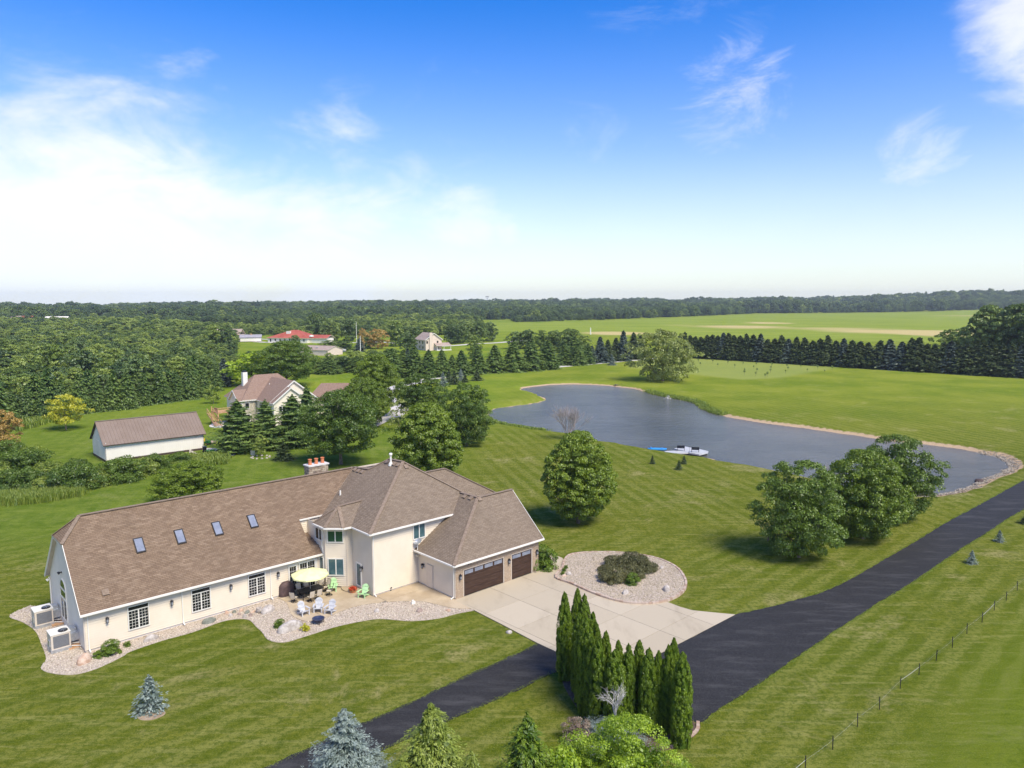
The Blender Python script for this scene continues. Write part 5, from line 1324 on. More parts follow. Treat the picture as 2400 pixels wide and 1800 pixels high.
def bench(px, py, label, rz):
    x, y, _ = wz(*DK(px, py), -.2); b = empty('bench', (x, y, -.2), rz); tag(b, label, 'bench', 'benches on the dock')
    for i in range(4): MB().box(-.65, .65, -.22 + i * .12, -.13 + i * .12, .42, .45).build('seat_slat', M['black'], b)
    for i in range(4): MB().box(-.65, .65, .24 + i * .03, .27 + i * .03, .5 + i * .115, .60 + i * .115).build('back_slat', M['black'], b)
    for s in (-.6, .6):
        MB().bar((s, -.22, 0), (s, -.22, .62), .05).build('leg', M['black'], b); MB().bar((s, .3, 0), (s, .32, .95), .05).build('leg', M['black'], b)
        MB().bar((s, -.26, .62), (s, .3, .64), .06, .04).build('arm', M['black'], b)
    return b
bench(1160, 560, 'left black bench on the white dock looking over the water', R(-10) + PI); bench(1500, 600, 'right black bench on the white dock looking over the water', R(-10) + PI)
x, y, _ = wz(*DK(605, 575), -.45); mb = MB(); vs = []; n = 16
for i, (L_, W_, z) in enumerate([(1.5, .42, 0), (1.68, .5, .2), (1.7, .52, .34), (1.6, .42, .36), (1.4, .3, .25)]):
    for j in range(n):
        a = 2 * PI * j / n; vs.append((L_ * math.copysign(abs(math.cos(a)) ** .8, math.cos(a)), W_ * math.copysign(abs(math.sin(a)) ** .7, math.sin(a)), z))
mb.add(vs, [(i * n + j, i * n + (j + 1) % n, (i + 1) * n + (j + 1) % n, (i + 1) * n + j) for i in range(4) for j in range(n)] + [tuple(4 * n + j for j in range(n)), tuple(range(n))[::-1]])
bt = empty('pedal_boat', (x, y, -.30), R(-4)); tag(bt, 'bright blue plastic boat drawn up on the grass left of the dock', 'boat')
mb.build('hull', M['blue_pl'], bt, smooth=True)
MB().box(-1.15, -1.0, -.25, .25, .3, .55).box(.8, .92, -.22, .22, .3, .46).build('seat', M['blue_pl'], bt)
x, y, _ = wz(1448, 903, -.4); t = empty('small_jetty', (x, y, -.35), R(22)); tag(t, 'little weathered wooden jetty at the far shore of the pond', 'jetty')
for i in range(9): MB().box(-1.2 + i * .27, -.95 + i * .27, -.5, .5, .1, .16).build('plank', M['bark'], t)
for s in (-1.1, 1.1): MB().bar((s, -.45, -.8), (s, -.45, .5), .12).build('post', M['bark'], t)
x, y, _ = wz(2295, 1125, -.4); t = MB().lathe([(.6, 0), (.66, .2), (.5, .42), (.1, .5)], (0, 0, 0), 12, 0, 1, .7).build('drain_box', M['barn_dark'], None, (x, y, -.7)); tag(t, 'dark rounded drain cover at the rocky pond corner', 'drain')
x, y, _ = wz(1566, 934, WATER_Z); n = 150; a_ = rng.uniform(0, 2 * PI, n); r_ = np.abs(rng.normal(0, .35, n)); hh = .9 * np.exp(-(r_ / .4) ** 2) * rng.random(n)
fo = mesh_obj('aerator_splash', np_mesh('aerator_splash', *leafquads(np.c_[r_ * np.cos(a_) * 1.6, r_ * np.sin(a_) * 1.6, hh + .03], sphdirs(n), .09)), M['white'], None, (x, y, WATER_Z)); tag(fo, 'white splash of the aerator near the weedy bank', 'splash')

# ------------------------------------------------------------------ wire fence on the right
FP = [(1887, 1805), (1951.5, 1757), (2010, 1703), (2061.5, 1663), (2109.6, 1614), (2153.7, 1582), (2194, 1549), (2232, 1518), (2266, 1485.7), (2301.6, 1459), (2330, 1431), (2358, 1408), (2384, 1384), (2412, 1360), (2440, 1336)]
fpt = [at(a, b)[:2] for a, b in FP]; t = empty('wire_fence', (fpt[0][0], fpt[0][1], 0)); tag(t, 'thin wire fence with steel posts crossing the grass at the right', 'fence')
dirn = fpt[3] - fpt[0]; dirn = dirn / np.hypot(*dirn); pre = [fpt[0] - dirn * 2.4 * k for k in (2, 1)]
allp = pre + fpt; o0 = fpt[0]
pm = MB().box(-.02, .02, -.02, .02, -.05, .86).box(-.035, .035, -.025, .025, .55, .62).mesh('post'); pm.materials.append(M['black'])
for p in allp:
    o = bpy.data.objects.new('post', pm); o.location = (p[0] - o0[0], p[1] - o0[1], 0); o.rotation_euler = (rng.normal(0, .02), rng.normal(0, .02), 0); link(o, t)
for z_, r_, mm in [(.42, .007, 'wire'), (.76, .008, 'wire'), (.60, .006, 'tape')]:
    mb = MB()
    for i, (a, b) in enumerate(zip(allp[:-1], allp[1:])):
        A_ = Vector((a[0] - o0[0], a[1] - o0[1], z_)); B_ = Vector((b[0] - o0[0], b[1] - o0[1], z_)); mid = (A_ + B_) / 2 - Vector((0, 0, .03))
        mb.tube([A_, mid, B_], .007 if (mm == 'tape' and i % 5 == 1) else r_ * .38, 4, caps=False)
    mb.build('wire', M[mm], t)

# ------------------------------------------------------------------ barn
def prism_house(name, label, C, az, L, W_, he, hp, wallm, roofm, cat='building', base=None, ov=.35, seams=0, group=None, wain=None, z0=0.0):
    """gable building: C near-left corner, az direction of the long wall, W_ depth towards the left-back"""
    t = empty(name, (C[0], C[1], z0), az); tag(t, label, cat, group)
    for (u, v, l, ph) in [(0, 0, L, 0), (L, W_, L, PI)]:
        b = MB().box(0, l, 0, .12, .0, he); b.build('wall', wallm, t, (u, v, 0), ph)
    for (u, v, ph) in [(0, W_, -PI / 2), (L, 0, PI / 2)]:
        MB().add([(0, 0, 0), (W_, 0, 0), (W_, 0, he), (W_ / 2, 0, hp - .05), (0, 0, he), (0, .12, 0), (W_, .12, 0), (W_, .12, he), (W_ / 2, .12, hp - .05), (0, .12, he)],
                 [(0, 1, 2, 3, 4), (9, 8, 7, 6, 5), (0, 5, 6, 1), (1, 6, 7, 2), (4, 9, 5, 0), (2, 7, 8, 3), (3, 8, 9, 4)]).build('wall', wallm, t, (u, v, 0), ph)
    sl = (hp - he) / (W_ / 2)
    r1 = roof(t, [(-ov, -ov, he - ov * sl), (L + ov, -ov, he - ov * sl), (L + ov, W_ / 2, hp), (-ov, W_ / 2, hp)], roofm, .12, mside=base)
    r2 = roof(t, [(-ov, W_ + ov, he - ov * sl), (L + ov, W_ + ov, he - ov * sl), (L + ov, W_ / 2, hp), (-ov, W_ / 2, hp)], roofm, .12, mside=base)
    MB().bar((-ov, W_ / 2, hp + .03), (L + ov, W_ / 2, hp + .03), .3, .06).build('ridge_cap', roofm, t)
    if wain:
        MB().box(-.02, L + .02, -.025, 0, -.05, wain).box(-.025, 0, 0, W_, -.05, wain).build('wainscot', base, t)
    if seams:
        n = int(L / seams)
        for i in range(n + 1):
            x = -ov + .1 + (L + 2 * ov - .2) * i / n
            MB().bar((x, -ov, he - ov * sl + .02), (x, W_ / 2, hp + .02), .045, .05).build('seam', roofm, t)
    return t
bc = wz(248.6, 1084.2)
barn = prism_house('barn', 'long white metal barn with brown ribbed roof on the left lawn', bc, R(42), 15.5, 8.0, 3.1, 6.2, M['barn_white'], M['barn_roof'], 'barn', M['barn_dark'], .36, .5, wain=.35)
n_ = 44
for i in range(1, n_): MB().box(15.5 * i / n_ - .015, 15.5 * i / n_ + .015, -.018, 0, .36, 3.05).build('wall_rib', M['barn_white'], barn)
for i in range(1, 16): MB().box(-.018, 0, 6.4 * i / 16 - .015, 5.8 * i / 16 + .015, .36, 3.05).build("wall_rib", M['barn_white'], barn)
MB().bar((.12, -.06, 3.2), (.12, -.06, .1), .1, .08).build('downspout', M['white'], barn)
MB().bar((-.34, -.4, 2.78), (15.84, -.4, 2.78), .1, .1).build('gutter', M['barn_dark'], barn)
# yard machines beside the barn
x, y, _ = wz(*Zbp(1525, 465)); tr = empty('garden_tractor', (x, y, .0), R(60)); tag(tr, 'green garden tractor with yellow wheel hubs behind the barn end', 'tractor')
MB().box(-.3, .3, -.9, -.15, .4, .85).box(-.26, .26, -.95, -.9, .45, .8).build('hood', M['tractor_green'], tr); MB().box(-.38, .38, -.15, .8, .35, .55).build('chassis', M['tractor_green'], tr)
MB().box(-.24, .24, .2, .6, .6, .72).box(-.24, .24, .58, .68, .65, 1.1).build('seat', M['tractor_yellow'], tr); MB().bar((0, -.1, .6), (0, .05, 1.0), .04).lathe([(.17, 0), (.19, .02), (.17, .04)], (0, .05, 1.0), 12).build('steering_wheel', M['black'], tr)
for sx_, sy_, r_ in [(-.42, -.6, .22), (.42, -.6, .22), (-.48, .45, .36), (.48, .45, .36)]:
    wl = MB().tube([(sx_ - .1, sy_, r_), (sx_ + .1, sy_, r_)], r_, 14).build('wheel', M['rubber'], tr); MB().tube([(sx_ - .12, sy_, r_), (sx_ + .12, sy_, r_)], r_ * .5, 10).build('hub', M['tractor_yellow'], wl)
x, y, _ = wz(*Zbp(1590, 455)); o = empty('lawn_roller', (x, y, 0), R(20)); tag(o, 'pale steel lawn roller drum behind the tractor', 'roller'); MB().tube([(-.75, 0, .3), (.75, 0, .3)], .3, 18).build('drum', M['rust_m'], o); MB().bar((-.8, 0, .3), (-.8, -.5, .5), .04).bar((.8, 0, .3), (.8, -.5, .5), .04).bar((-.8, -.5, .5), (.8, -.5, .5), .04).bar((0, -.5, .5), (-.2, -1.1, .4), .05).build('drawbar', M['black'], o)
x, y, _ = wz(*Zbp(1508, 560)); o = empty('rubbish_bin', (x, y, .05), R(30)); tag(o, 'black wheeled rubbish bin at the barn corner', 'bin')
MB().add([(-.24, -.28, 0), (.24, -.28, 0), (.24, .28, 0), (-.24, .28, 0), (-.31, -.36, 1.0), (.31, -.36, 1.0), (.31, .36, 1.0), (-.31, .36, 1.0)], [(3, 2, 1, 0), (4, 5, 6, 7), (0, 1, 5, 4), (1, 2, 6, 5), (2, 3, 7, 6), (3, 0, 4, 7)]).build('body', M['black'], o); MB().box(-.34, .34, -.4, .4, 1.0, 1.06).bar((-.3, .42, 1.0), (.3, .42, 1.0), .04).build('lid', M['black'], o); MB().tube([(-.33, .3, .1), (.33, .3, .1)], .11, 10).build('wheel', M['rubber'], o)
x, y, _ = wz(*Zbp(1578, 575)); o = empty('garden_cart', (x, y, .05), R(25)); tag(o, 'green tipping garden cart beside the black bin', 'cart')
MB().add([(-.5, -.3, .3), (.5, -.3, .3), (.5, .3, .3), (-.5, .3, .3), (-.68, -.42, .68), (.68, -.42, .68), (.68, .42, .68), (-.68, .42, .68), (-.46, -.27, .34), (.46, -.27, .34), (.46, .27, .34), (-.46, .27, .34)], [(3, 2, 1, 0), (0, 1, 5, 4), (1, 2, 6, 5), (2, 3, 7, 6), (3, 0, 4, 7), (8, 9, 10, 11), (4, 5, 9, 8), (5, 6, 10, 9), (6, 7, 11, 10), (7, 4, 8, 11)]).build('tub', M['tractor_green'], o)
for s in (-.38, .38): MB().tube([(-.1, s - .05, .19), (-.1, s + .05, .19)], .19, 12).build('wheel', M['rubber'], o)
MB().bar((.5, 0, .3), (1.1, 0, .35), .05).build('handle', M['black'], o)
for i, (a, b) in enumerate([(1340, 590), (1362, 600), (1388, 604), (1410, 610)]):
    x, y, _ = wz(*Zbp(a, b)); o = MB().box(-.16, .16, -.12, .12, 0, .95 - i * .12).box(-.17, .17, -.13, .13, .95 - i * .12, 1.0 - i * .12).build('timber_stack', M['sling'], None, (x, y, 0), R(30) + i * .2); tag(o, f'{["tallest", "second", "third", "lowest"][i]} upright pale timber block by the barn end', 'timber')
x, y, _ = wz(593, 1066); o = MB().box(-.35, .35, -.3, .3, 0, .65).box(-.37, .37, -.32, .32, .65, .72).build('utility_box', M['steel'], None, (x, y, 0), .3); tag(o, 'small pale green utility box beside the ringed shrub', 'utility box')
for i in range(11):
    a = i / 11 * 2 * PI; c = wz(611, 1072); o = boulder(0, 0, .2, .15, .16, M['rock_w'], f'edging stone, {ORD0[i]} of the ring round the pale shrub' if False else 'white edging stone in the ring round the pale shrub'); o.location = (c[0] + 1.5 * math.cos(a), c[1] + 1.3 * math.sin(a), 0); o['group'] = 'edging stones round the pale shrub'; o.name = 'edging_stone'
c = at(353, 1676); o = MB().prism(smooth_poly([(c[0] + .85 * math.cos(a) * (1 + .1 * math.sin(3 * a)), c[1] + .6 * math.sin(a)) for a in np.linspace(0, 2 * PI, 11)[:-1]], True, 3), -.1, .015).build('bare_soil', mottled('bare_soil', (.3, .22, .14), (.42, .32, .22), 4, .95)); tag(o, kind='structure')

# ------------------------------------------------------------------ neighbour house
NX, NY = -57.7, 155.7; NA = R(42)
n_h = empty('neighbour_house', (NX, NY, 0), NA); tag(n_h, 'pale yellow walled house with brown gabled roofs and wooden deck', 'house')
na = np.array([math.cos(NA), math.sin(NA)]); nb = np.array([-math.sin(NA), math.cos(NA)])
def nl(p): q = np.array(p) - [NX, NY]; return float(q @ na), float(q @ nb)
c3 = nl((-49.1, 152.1)); g2 = nl((-42.5, 160.4)); NW = M['n_wall']; NR = M['n_roof'] = mottled('neighbour_roof', (.235, .155, .11), (.285, .195, .145), 3, .9)
# left small gable block
def gable_block(u0, u1, v0, v1, he, hp, gable_on, ov=.35, wall=True):
    """gable_on 'v': gable faces -v/+v (ridge along v); 'u': ridge along u"""
    if gable_on == 'v':
        um_ = (u0 + u1) / 2; sl = (hp - he) / (um_ - u0)
        roof(n_h, [(u0 - ov, v0 - ov, he - ov * sl), (um_, v0 - ov, hp), (um_, v1 + ov, hp), (u0 - ov, v1 + ov, he - ov * sl)], NR); roof(n_h, [(u1 + ov, v0 - ov, he - ov * sl), (um_, v0 - ov, hp), (um_, v1 + ov, hp), (u1 + ov, v1 + ov, he - ov * sl)], NR)
        for v, s in ((v0, -1), (v1, 1)):
            MB().add([(u0, v, 0), (u1, v, 0), (u1, v, he), (um_, v, hp - .12), (u0, v, he)], [(0, 1, 2, 3, 4)]).build('wall', NW, n_h)
            MB().bar((u0 - ov, v + s * (ov + .02), he - ov * sl - .08), (um_, v + s * (ov + .02), hp - .08), .05, .26).bar((u1 + ov, v + s * (ov + .02), he - ov * sl - .08), (um_, v + s * (ov + .02), hp - .08), .05, .26).build('rake_board', M['white'], n_h)
        for u in (u0, u1): MB().add([(u, v0, 0), (u, v1, 0), (u, v1, he), (u, v0, he)], [(0, 1, 2, 3)]).build('wall', NW, n_h)
        MB().bar((u0 - ov, v0 - ov, he - ov * sl - .05), (u0 - ov, v1 + ov, he - ov * sl - .05), .12).build('gutter', M['white'], n_h)
    else:
        vm = (v0 + v1) / 2; sl = (hp - he) / (vm - v0)
        roof(n_h, [(u0 - ov, v0 - ov, he - ov * sl), (u1 + ov, v0 - ov, he - ov * sl), (u1 + ov, vm, hp), (u0 - ov, vm, hp)], NR); roof(n_h, [(u0 - ov, v1 + ov, he - ov * sl), (u1 + ov, v1 + ov, he - ov * sl), (u1 + ov, vm, hp), (u0 - ov, vm, hp)], NR)
        for u, s in ((u0, -1), (u1, 1)):
            MB().add([(u, v0, 0), (u, v1, 0), (u, v1, he), (u, vm, hp - .12), (u, v0, he)], [(0, 1, 2, 3, 4)]).build('wall', NW, n_h)
            MB().bar((u + s * (ov + .02), v0 - ov, he - ov * sl - .08), (u + s * (ov + .02), vm, hp - .08), .05, .26).bar((u + s * (ov + .02), v1 + ov, he - ov * sl - .08), (u + s * (ov + .02), vm, hp - .08), .05, .26).build('rake_board', M['white'], n_h)
        for v in (v0, v1): MB().add([(u0, v, 0), (u1, v, 0), (u1, v, he), (u0, v, he)], [(0, 1, 2, 3)]).build('wall', NW, n_h)
        MB().bar((u0 - ov, v0 - ov, he - ov * sl - .05), (u1 + ov, v0 - ov, he - ov * sl - .05), .12).build('gutter', M['white'], n_h)
gable_block(0, 9, 0, 4.6, 5.0, 6.9, 'u')
gable_block(c3[0], c3[0] + 7.4, c3[1], 3.0, 5.0, 7.8, 'v')
gable_block(g2[0] - 10.4, g2[0], g2[1], 6.0, 5.0, 9.0, 'v')
# high hipped main roof behind with shallow valley lines
hp_ = 9.6
roof(n_h, [(.6, -.4, 4.9), (.6, 9.6, 4.9), (5.6, 4.6, hp_)], NR); roof(n_h, [(.6, -.4, 4.9), (5.6, 4.6, hp_), (11.0, 4.6, hp_), (16.0, -.4, 4.9)], NR)
roof(n_h, [(5.6, 4.6, hp_), (11.0, 4.6, hp_), (16.0, 9.6, 4.9), (.6, 9.6, 4.9)], NR); roof(n_h, [(16, -.4, 4.9), (11, 4.6, hp_), (16, 9.6, 4.9)], NR)
roof(n_h, [(4.0, 2.6, 7.7), (8.2, -3.2, 5.0), (12, -3.2, 5.0), (12, 3.2, 8.4), (5.6, 4.0, 9.0)][:0] or [(4.4, -2.0, 5.0), (8.6, 2.6, 8.0), (8.6, -4.0, 5.0)], NR)
MB().add([(1, 0, 0), (15, 0, 0), (15, 9, 0), (1, 9, 0), (1, 0, 5.2), (15, 0, 5.2), (15, 9, 5.2), (1, 9, 5.2)], [(0, 1, 5, 4), (1, 2, 6, 5), (2, 3, 7, 6), (3, 0, 4, 7)]).build('wall', NW, n_h)
# garage wing, ridge across the view
gw = prism_house('x', None, (0, 0), 0, 1, 1, 1, 1.2, NW, NR) if False else None
GA = R(0) - NA; gwl = nl((-46.5, 168.0))
gm_ = bpy.data.objects.new('garage_wing', MB().add([(0, 0, 0), (16, 0, 0), (16, 9, 0), (0, 9, 0), (0, 0, 3.5), (16, 0, 3.5), (16, 9, 3.5), (0, 9, 3.5)], [(0, 1, 5, 4), (1, 2, 6, 5), (2, 3, 7, 6), (3, 0, 4, 7)]).mesh('garage_wing'))
gm_.data.materials.append(NW); link(gm_, n_h); gm_.location = (gwl[0], gwl[1], 0); gm_.rotation_euler = (0, 0, GA + R(2))
for a in ([(-.4, -.5, 3.3), (16.4, -.5, 3.3), (16.4, 4.5, 6.7), (2.2, 4.5, 6.7)], [(-.4, -.5, 3.3), (-.4, 9.5, 3.3), (2.2, 4.5, 6.7)], [(-.4, 9.5, 3.3), (16.4, 9.5, 3.3), (16.4, 4.5, 6.7), (2.2, 4.5, 6.7)]): roof(gm_, a, NR)
# windows
for (u, z, w_, h_, v) in [(.7 + .7, 2.9, .9, 1.2, 0)]: window(n_h, 1.3, 0, 2.9, 1.0, 1.35, 0, 'plain', cols=1)
for v_ in (1.0, 2.3, 3.6): window(n_h, 0, v_ + .3, 2.7, .5, 1.4, -PI / 2, 'plain', cols=1, fr=.05)
window(n_h, 4.6, 0, 2.9, 1.0, 1.35, 0, 'plain', cols=1)
for v_ in (-1.6, -4.2, -6.4): window(n_h, c3[0], v_, 2.9, 1.1, 1.4, -PI / 2, 'plain', cols=2)
window(n_h, c3[0] + 1.0, c3[1], 2.6, 1.5, 1.5, 0, 'plain', cols=2); window(n_h, c3[0] + 4.6, c3[1], 2.6, 1.5, 1.5, 0, 'plain', cols=2); window(n_h, 1.2, 0, .2, 1.2, 1.6, 0, 'plain', cols=1); window(n_h, g2[0] - 2.6, g2[1], 3.0, 1.0, 1.2, 0, 'plain', cols=1)
MB().box(3.1, 4.1, 4.7, 5.6, 5, 10.3).build('chimney', M['white'], n_h); MB().box(3.2, 4.0, 4.8, 5.5, 10.3, 10.6).build('chimney_cap', M['black'], n_h)
for (u, v) in [(7.5, 1.2), (9.2, .6), (9.9, -.4)]: MB().lathe([(.09, 0), (.08, .7)], (u, v, 7.2), 6).build('vent_pipe', M['white'], n_h)
# deck with stair
dk = empty('timber_deck', (NX, NY, 0), NA); tag(dk, 'new orange wood deck with stairs at the left end of the neighbour house', 'deck')
MB().box(-4.2, -.02, .6, 4.4, 2.45, 2.6).build('platform', M['deck'], dk)
for (u, v) in [(-4.1, .7), (-4.1, 4.3), (-2.1, .7), (-.3, .7)]: MB().bar((u, v, 0), (u, v, 3.55), .16).build('post', M['deck'], dk)
for (a, b) in [((-4.1, .65), (-.1, .65)), ((-4.1, .65), (-4.1, 2.8))]:
    MB().bar((a[0], a[1], 3.5), (b[0], b[1], 3.5), .1).bar((a[0], a[1], 2.75), (b[0], b[1], 2.75), .06).build('rail', M['deck'], dk)
    n_ = 14
    for i in range(n_): q = i / (n_ - 1); MB().bar((a[0] + (b[0] - a[0]) * q, a[1] + (b[1] - a[1]) * q, 2.75), (a[0] + (b[0] - a[0]) * q, a[1] + (b[1] - a[1]) * q, 3.48), .045).build('baluster', M['deck'], dk)
for i in range(11): MB().box(-5.4 - 0 * i, -4.25, 2.9 - i * .42, 3.3 - i * .42, 2.3 - i * .225, 2.36 - i * .225).build('step', M['deck'], dk)
for u in (-5.45, -4.22):
    MB().bar((u, 3.2, 2.3), (u, -1.5, -.05), .08, .28).bar((u, 3.2, 3.3), (u, -1.5, .95), .08).build('stringer', M['deck'], dk)
    for q in (0, .5, 1): MB().bar((u, 3.2 - 4.7 * q, 2.3 - 2.3 * q), (u, 3.2 - 4.7 * q, 3.35 - 2.35 * q), .1).build('post', M['deck'], dk)

# ------------------------------------------------------------------ distant buildings
def seg_house(name, label, pxc, pxr, depth, he, hp, wm_, rm, **kw):
    a, b = at(*pxc)[:2], at(*pxr)[:2]; d = b - a
    return prism_house(name, label, a, math.atan2(d[1], d[0]), float(np.hypot(*d)), depth, he, hp, wm_, rm, **kw)
wb = seg_house('white_barn', 'white metal barn with grey roof behind the left wood', (563, 801.8), (612.5, 801), 8, 2.9, 4.4, M['barn_white'], M['barn_grey'], cat='barn', base=M['barn_dark'], wain=.3)
MB().box(6, 7, 3.4, 4.6, 4.3, 4.9).build('cupola', M['deck'], wb)
sd = seg_house('long_shed', 'long beige shed with tan roof below the red roofed house', (694, 831), (768, 834), 11, 2.7, 4.3, M['beige_wall'], M['tan_roof'], cat='shed', base=M['cream'])
for i in range(3): MB().box(1.5 + 4.3 * i, 3.0 + 4.3 * i, 1.6, 3.0, 3.62, 3.70).build('skylight', M['white'], sd)
a_, b_ = at(628, 803)[:2], at(760, 805)[:2]; d = b_ - a_; Lr = float(np.hypot(*d))
rh = empty('red_roofed_house', (a_[0], a_[1], 0), math.atan2(d[1], d[0])); tag(rh, 'low white house with wide red hipped roof beyond the woods', 'house')
MB().box(0, Lr * .7, 0, 14, 0, 3.1).box(Lr * .7, Lr, 3, 12, 0, 3.0).build('wall', M['barn_white'], rh)
rr0 = 3.0; pkx = Lr * .40
roof(rh, [(-.8, -.8, rr0), (Lr * .72, -.8, rr0), (pkx + 2, 7, 7.6), (pkx - 2, 7, 7.6)], M['red_roof']); roof(rh, [(-.8, -.8, rr0), (-.8, 14.8, rr0), (pkx - 2, 7, 7.6)], M['red_roof']); roof(rh, [(Lr * .72, -.8, rr0), (Lr * .72, 14.8, rr0), (pkx + 2, 7, 7.6)], M['red_roof']); roof(rh, [(-.8, 14.8, rr0), (Lr * .72, 14.8, rr0), (pkx + 2, 7, 7.6), (pkx - 2, 7, 7.6)], M['red_roof'])
roof(rh, [(Lr * .55, 2.2, rr0), (Lr + .7, 2.2, rr0), (Lr + .7, 7.5, 4.8), (Lr * .55, 7.5, 4.8)], M['red_roof']); roof(rh, [(Lr * .55, 12.8, rr0), (Lr + .7, 12.8, rr0), (Lr + .7, 7.5, 4.8), (Lr * .55, 7.5, 4.8)], M['red_roof'])
MB().box(pkx - 4.4, pkx - 1.8, 3.2, 4.6, 5.2, 6.9).build('chimney', M['white'], rh); MB().lathe([(1.5, 0), (1.2, .5), (.1, .8)], (Lr * .72, 4, 3.9), 10).build('dormer_vent', M['white'], rh)
for i in range(8): MB().box(1.5 + i * Lr * .085, 2.3 + i * Lr * .085, -.06, 0, .6 + (.4 if i % 3 else 0), 2.4).build('window', M['glass'], rh)
a_, b_ = at(505, 800)[:2], at(560, 800)[:2]; d = b_ - a_; th_ = empty('tan_roofed_house', (a_[0], a_[1], 0), math.atan2(d[1], d[0])); tag(th_, 'house with pale tan gabled roofs partly hidden by the left wood', 'house')
MB().box(0, 15, 0, 10, 0, 4.2).build('wall', M['beige_wall'], th_); roof(th_, [(-.6, -.6, 4), (15.6, -.6, 4), (15.6, 5, 7.6), (-.6, 5, 7.6)], M['tan_roof']); roof(th_, [(-.6, 10.6, 4), (15.6, 10.6, 4), (15.6, 5, 7.6), (-.6, 5, 7.6)], M['tan_roof'])
for u in (5, 11): roof(th_, [(u - 3, -2.5, 3.8), (u, -2.5, 6.6), (u, 4, 6.6), (u - 3, 4, 3.8)], M['tan_roof']); roof(th_, [(u + 3, -2.5, 3.8), (u, -2.5, 6.6), (u, 4, 6.6), (u + 3, 4, 3.8)], M['tan_roof']); MB().add([(u - 2.7, -2.2, 0), (u + 2.7, -2.2, 0), (u + 2.7, -2.2, 3.9), (u, -2.2, 6.4), (u - 2.7, -2.2, 3.9)], [(0, 1, 2, 3, 4)]).build('gable_wall', M['beige_wall'], th_)
# two storey beige house
bh = empty('beige_house', (-35.0 - 8.2, 301 + 58, 0), R(10)); tag(bh, 'two storey beige house with tan gable roof and side porch', 'house')
bh.location = (at(998, 822)[0], at(998, 822)[1], 0); bl = 9.5
bw = R(20); bh.rotation_euler = (0, 0, R(30))
# right gable wall faces the camera side; ridge runs back to the left
MB().box(0, 9.0, 0, 13.5, 0, 5.7).build('wall', M['beige_wall'], bh)
MB().add([(0, -.01, 5.7), (9.0, -.01, 5.7), (4.5, -.01, 8.9)], [(0, 1, 2)]).build('gable_wall', M['beige_wall'], bh)
roof(bh, [(-.5, -.5, 5.35), (4.5, -.5, 8.95), (4.5, 14, 8.95), (-.5, 14, 5.35)], M['tan_roof']); roof(bh, [(9.5, -.5, 5.35), (4.5, -.5, 8.95), (4.5, 14, 8.95), (9.5, 14, 5.35)], M['tan_roof'])
MB().bar((-.5, -.55, 5.3), (4.5, -.55, 8.9), .06, .3).bar((9.5, -.55, 5.3), (4.5, -.55, 8.9), .06, .3).build('rake_board', M['white'], bh)
MB().box(1.9, 3.5, -.6, -.02, 0, 9.2).build('chimney', M['beige_wall'], bh)
for (x_, z_) in [(6.2, 3.6), (6.2, .9), (.35, 3.6)]: MB().box(x_, x_ + .9, -.06, -.02, z_, z_ + 1.3).build('window', M['glass'], bh)
for (y_, z_) in [(3, 3.4), (7, 3.4), (3, .8), (7, .8)]: MB().box(-.06, -.02, y_, y_ + 1.4, z_, z_ + 1.4).build('window', M['glass'], bh)
roof(bh, [(4.6, -3.4, 2.5), (13, -3.4, 2.5), (13, .2, 3.9), (4.6, .2, 3.9)], M['tan_roof']); roof(bh, [(9.0, .2, 3.9), (13, .2, 3.9), (13, 6, 2.6), (9, 6, 2.6)], M['tan_roof'])
for x_ in (5, 8.8, 12.6): MB().bar((x_, -3.1, 0), (x_, -3.1, 2.5), .2).build('porch_post', M['white'], bh)
MB().box(4.8, 13, -3.3, 0, 0, .4).build('porch_floor', M['white'], bh)
bd = empty('motor_boat', (*at(794, 826)[:2], 0), R(12)); tag(bd, 'covered pale motor boat parked on the far lawn', 'boat')
vs = []; n = 10
for i in range(n + 1):
    s = i / n; w_ = 1.15 * (1 - s ** 3) + .02; x_ = -3.2 + 6.8 * s
    vs += [(x_, -w_ * .5, .5 + .3 * s * s), (x_, -w_, 1.25 + .25 * s * s), (x_, 0, 1.6 + .15 * math.sin(s * PI)), (x_, w_, 1.25 + .25 * s * s), (x_, w_ * .5, .5 + .3 * s * s)]
MB().add(vs, [(i * 5 + j, i * 5 + j + 1, (i + 1) * 5 + j + 1, (i + 1) * 5 + j) for i in range(n) for j in range(4)] + [(4, 3, 2, 1, 0)]).build('hull', M['dock'], bd)
for s in (-.9, .9): MB().tube([(-1, s - .1, .35), (-1, s + .1, .35)], .35, 12).build('wheel', M['rubber'], bd)
MB().bar((-2.5, 0, .45), (4.6, 0, .5), .15).build('trailer', M['steel'], bd)
def pole(px, py, h, label, m='white', r=.07):
    p = at(px, py); o = MB().tube([(0, 0, 0), (0, 0, h)], [r * 1.3, r * .8], 6).lathe([(.02, h), (.12, h + .1), (.02, h + .22)], (0, 0, 0), 6).build('flag_pole', M[m], None, (p[0], p[1], 0)); tag(o, label, 'pole')
pole(845, 829, 8.5, 'white flag pole beside the dark blue spruce on the far lawn', r=.16); pole(836, 803, 12.5, 'taller thin pole behind the flag pole', r=.13); pole(1384, 784, 5, 'short white post at the left end of the crop field', r=.4)
# far off roofs in the woods
for i, (a, b, w_, rm_) in enumerate([(24, 766, 16, 'tan_roof'), (48, 766, 12, 'red_roof'), (104, 768, 20, 'barn_grey')]):
    p = at(a, b); prism_house('far_house', ['tiny far white house at the left edge of the woods', 'tiny far house with reddish wall in the woods', 'tiny far white barn roof among the woods'][i], p, 0.1, w_, 9, 7.5, 10.5, M['barn_white'], M[rm_] if i < 2 else M['barn_white'], cat='house')
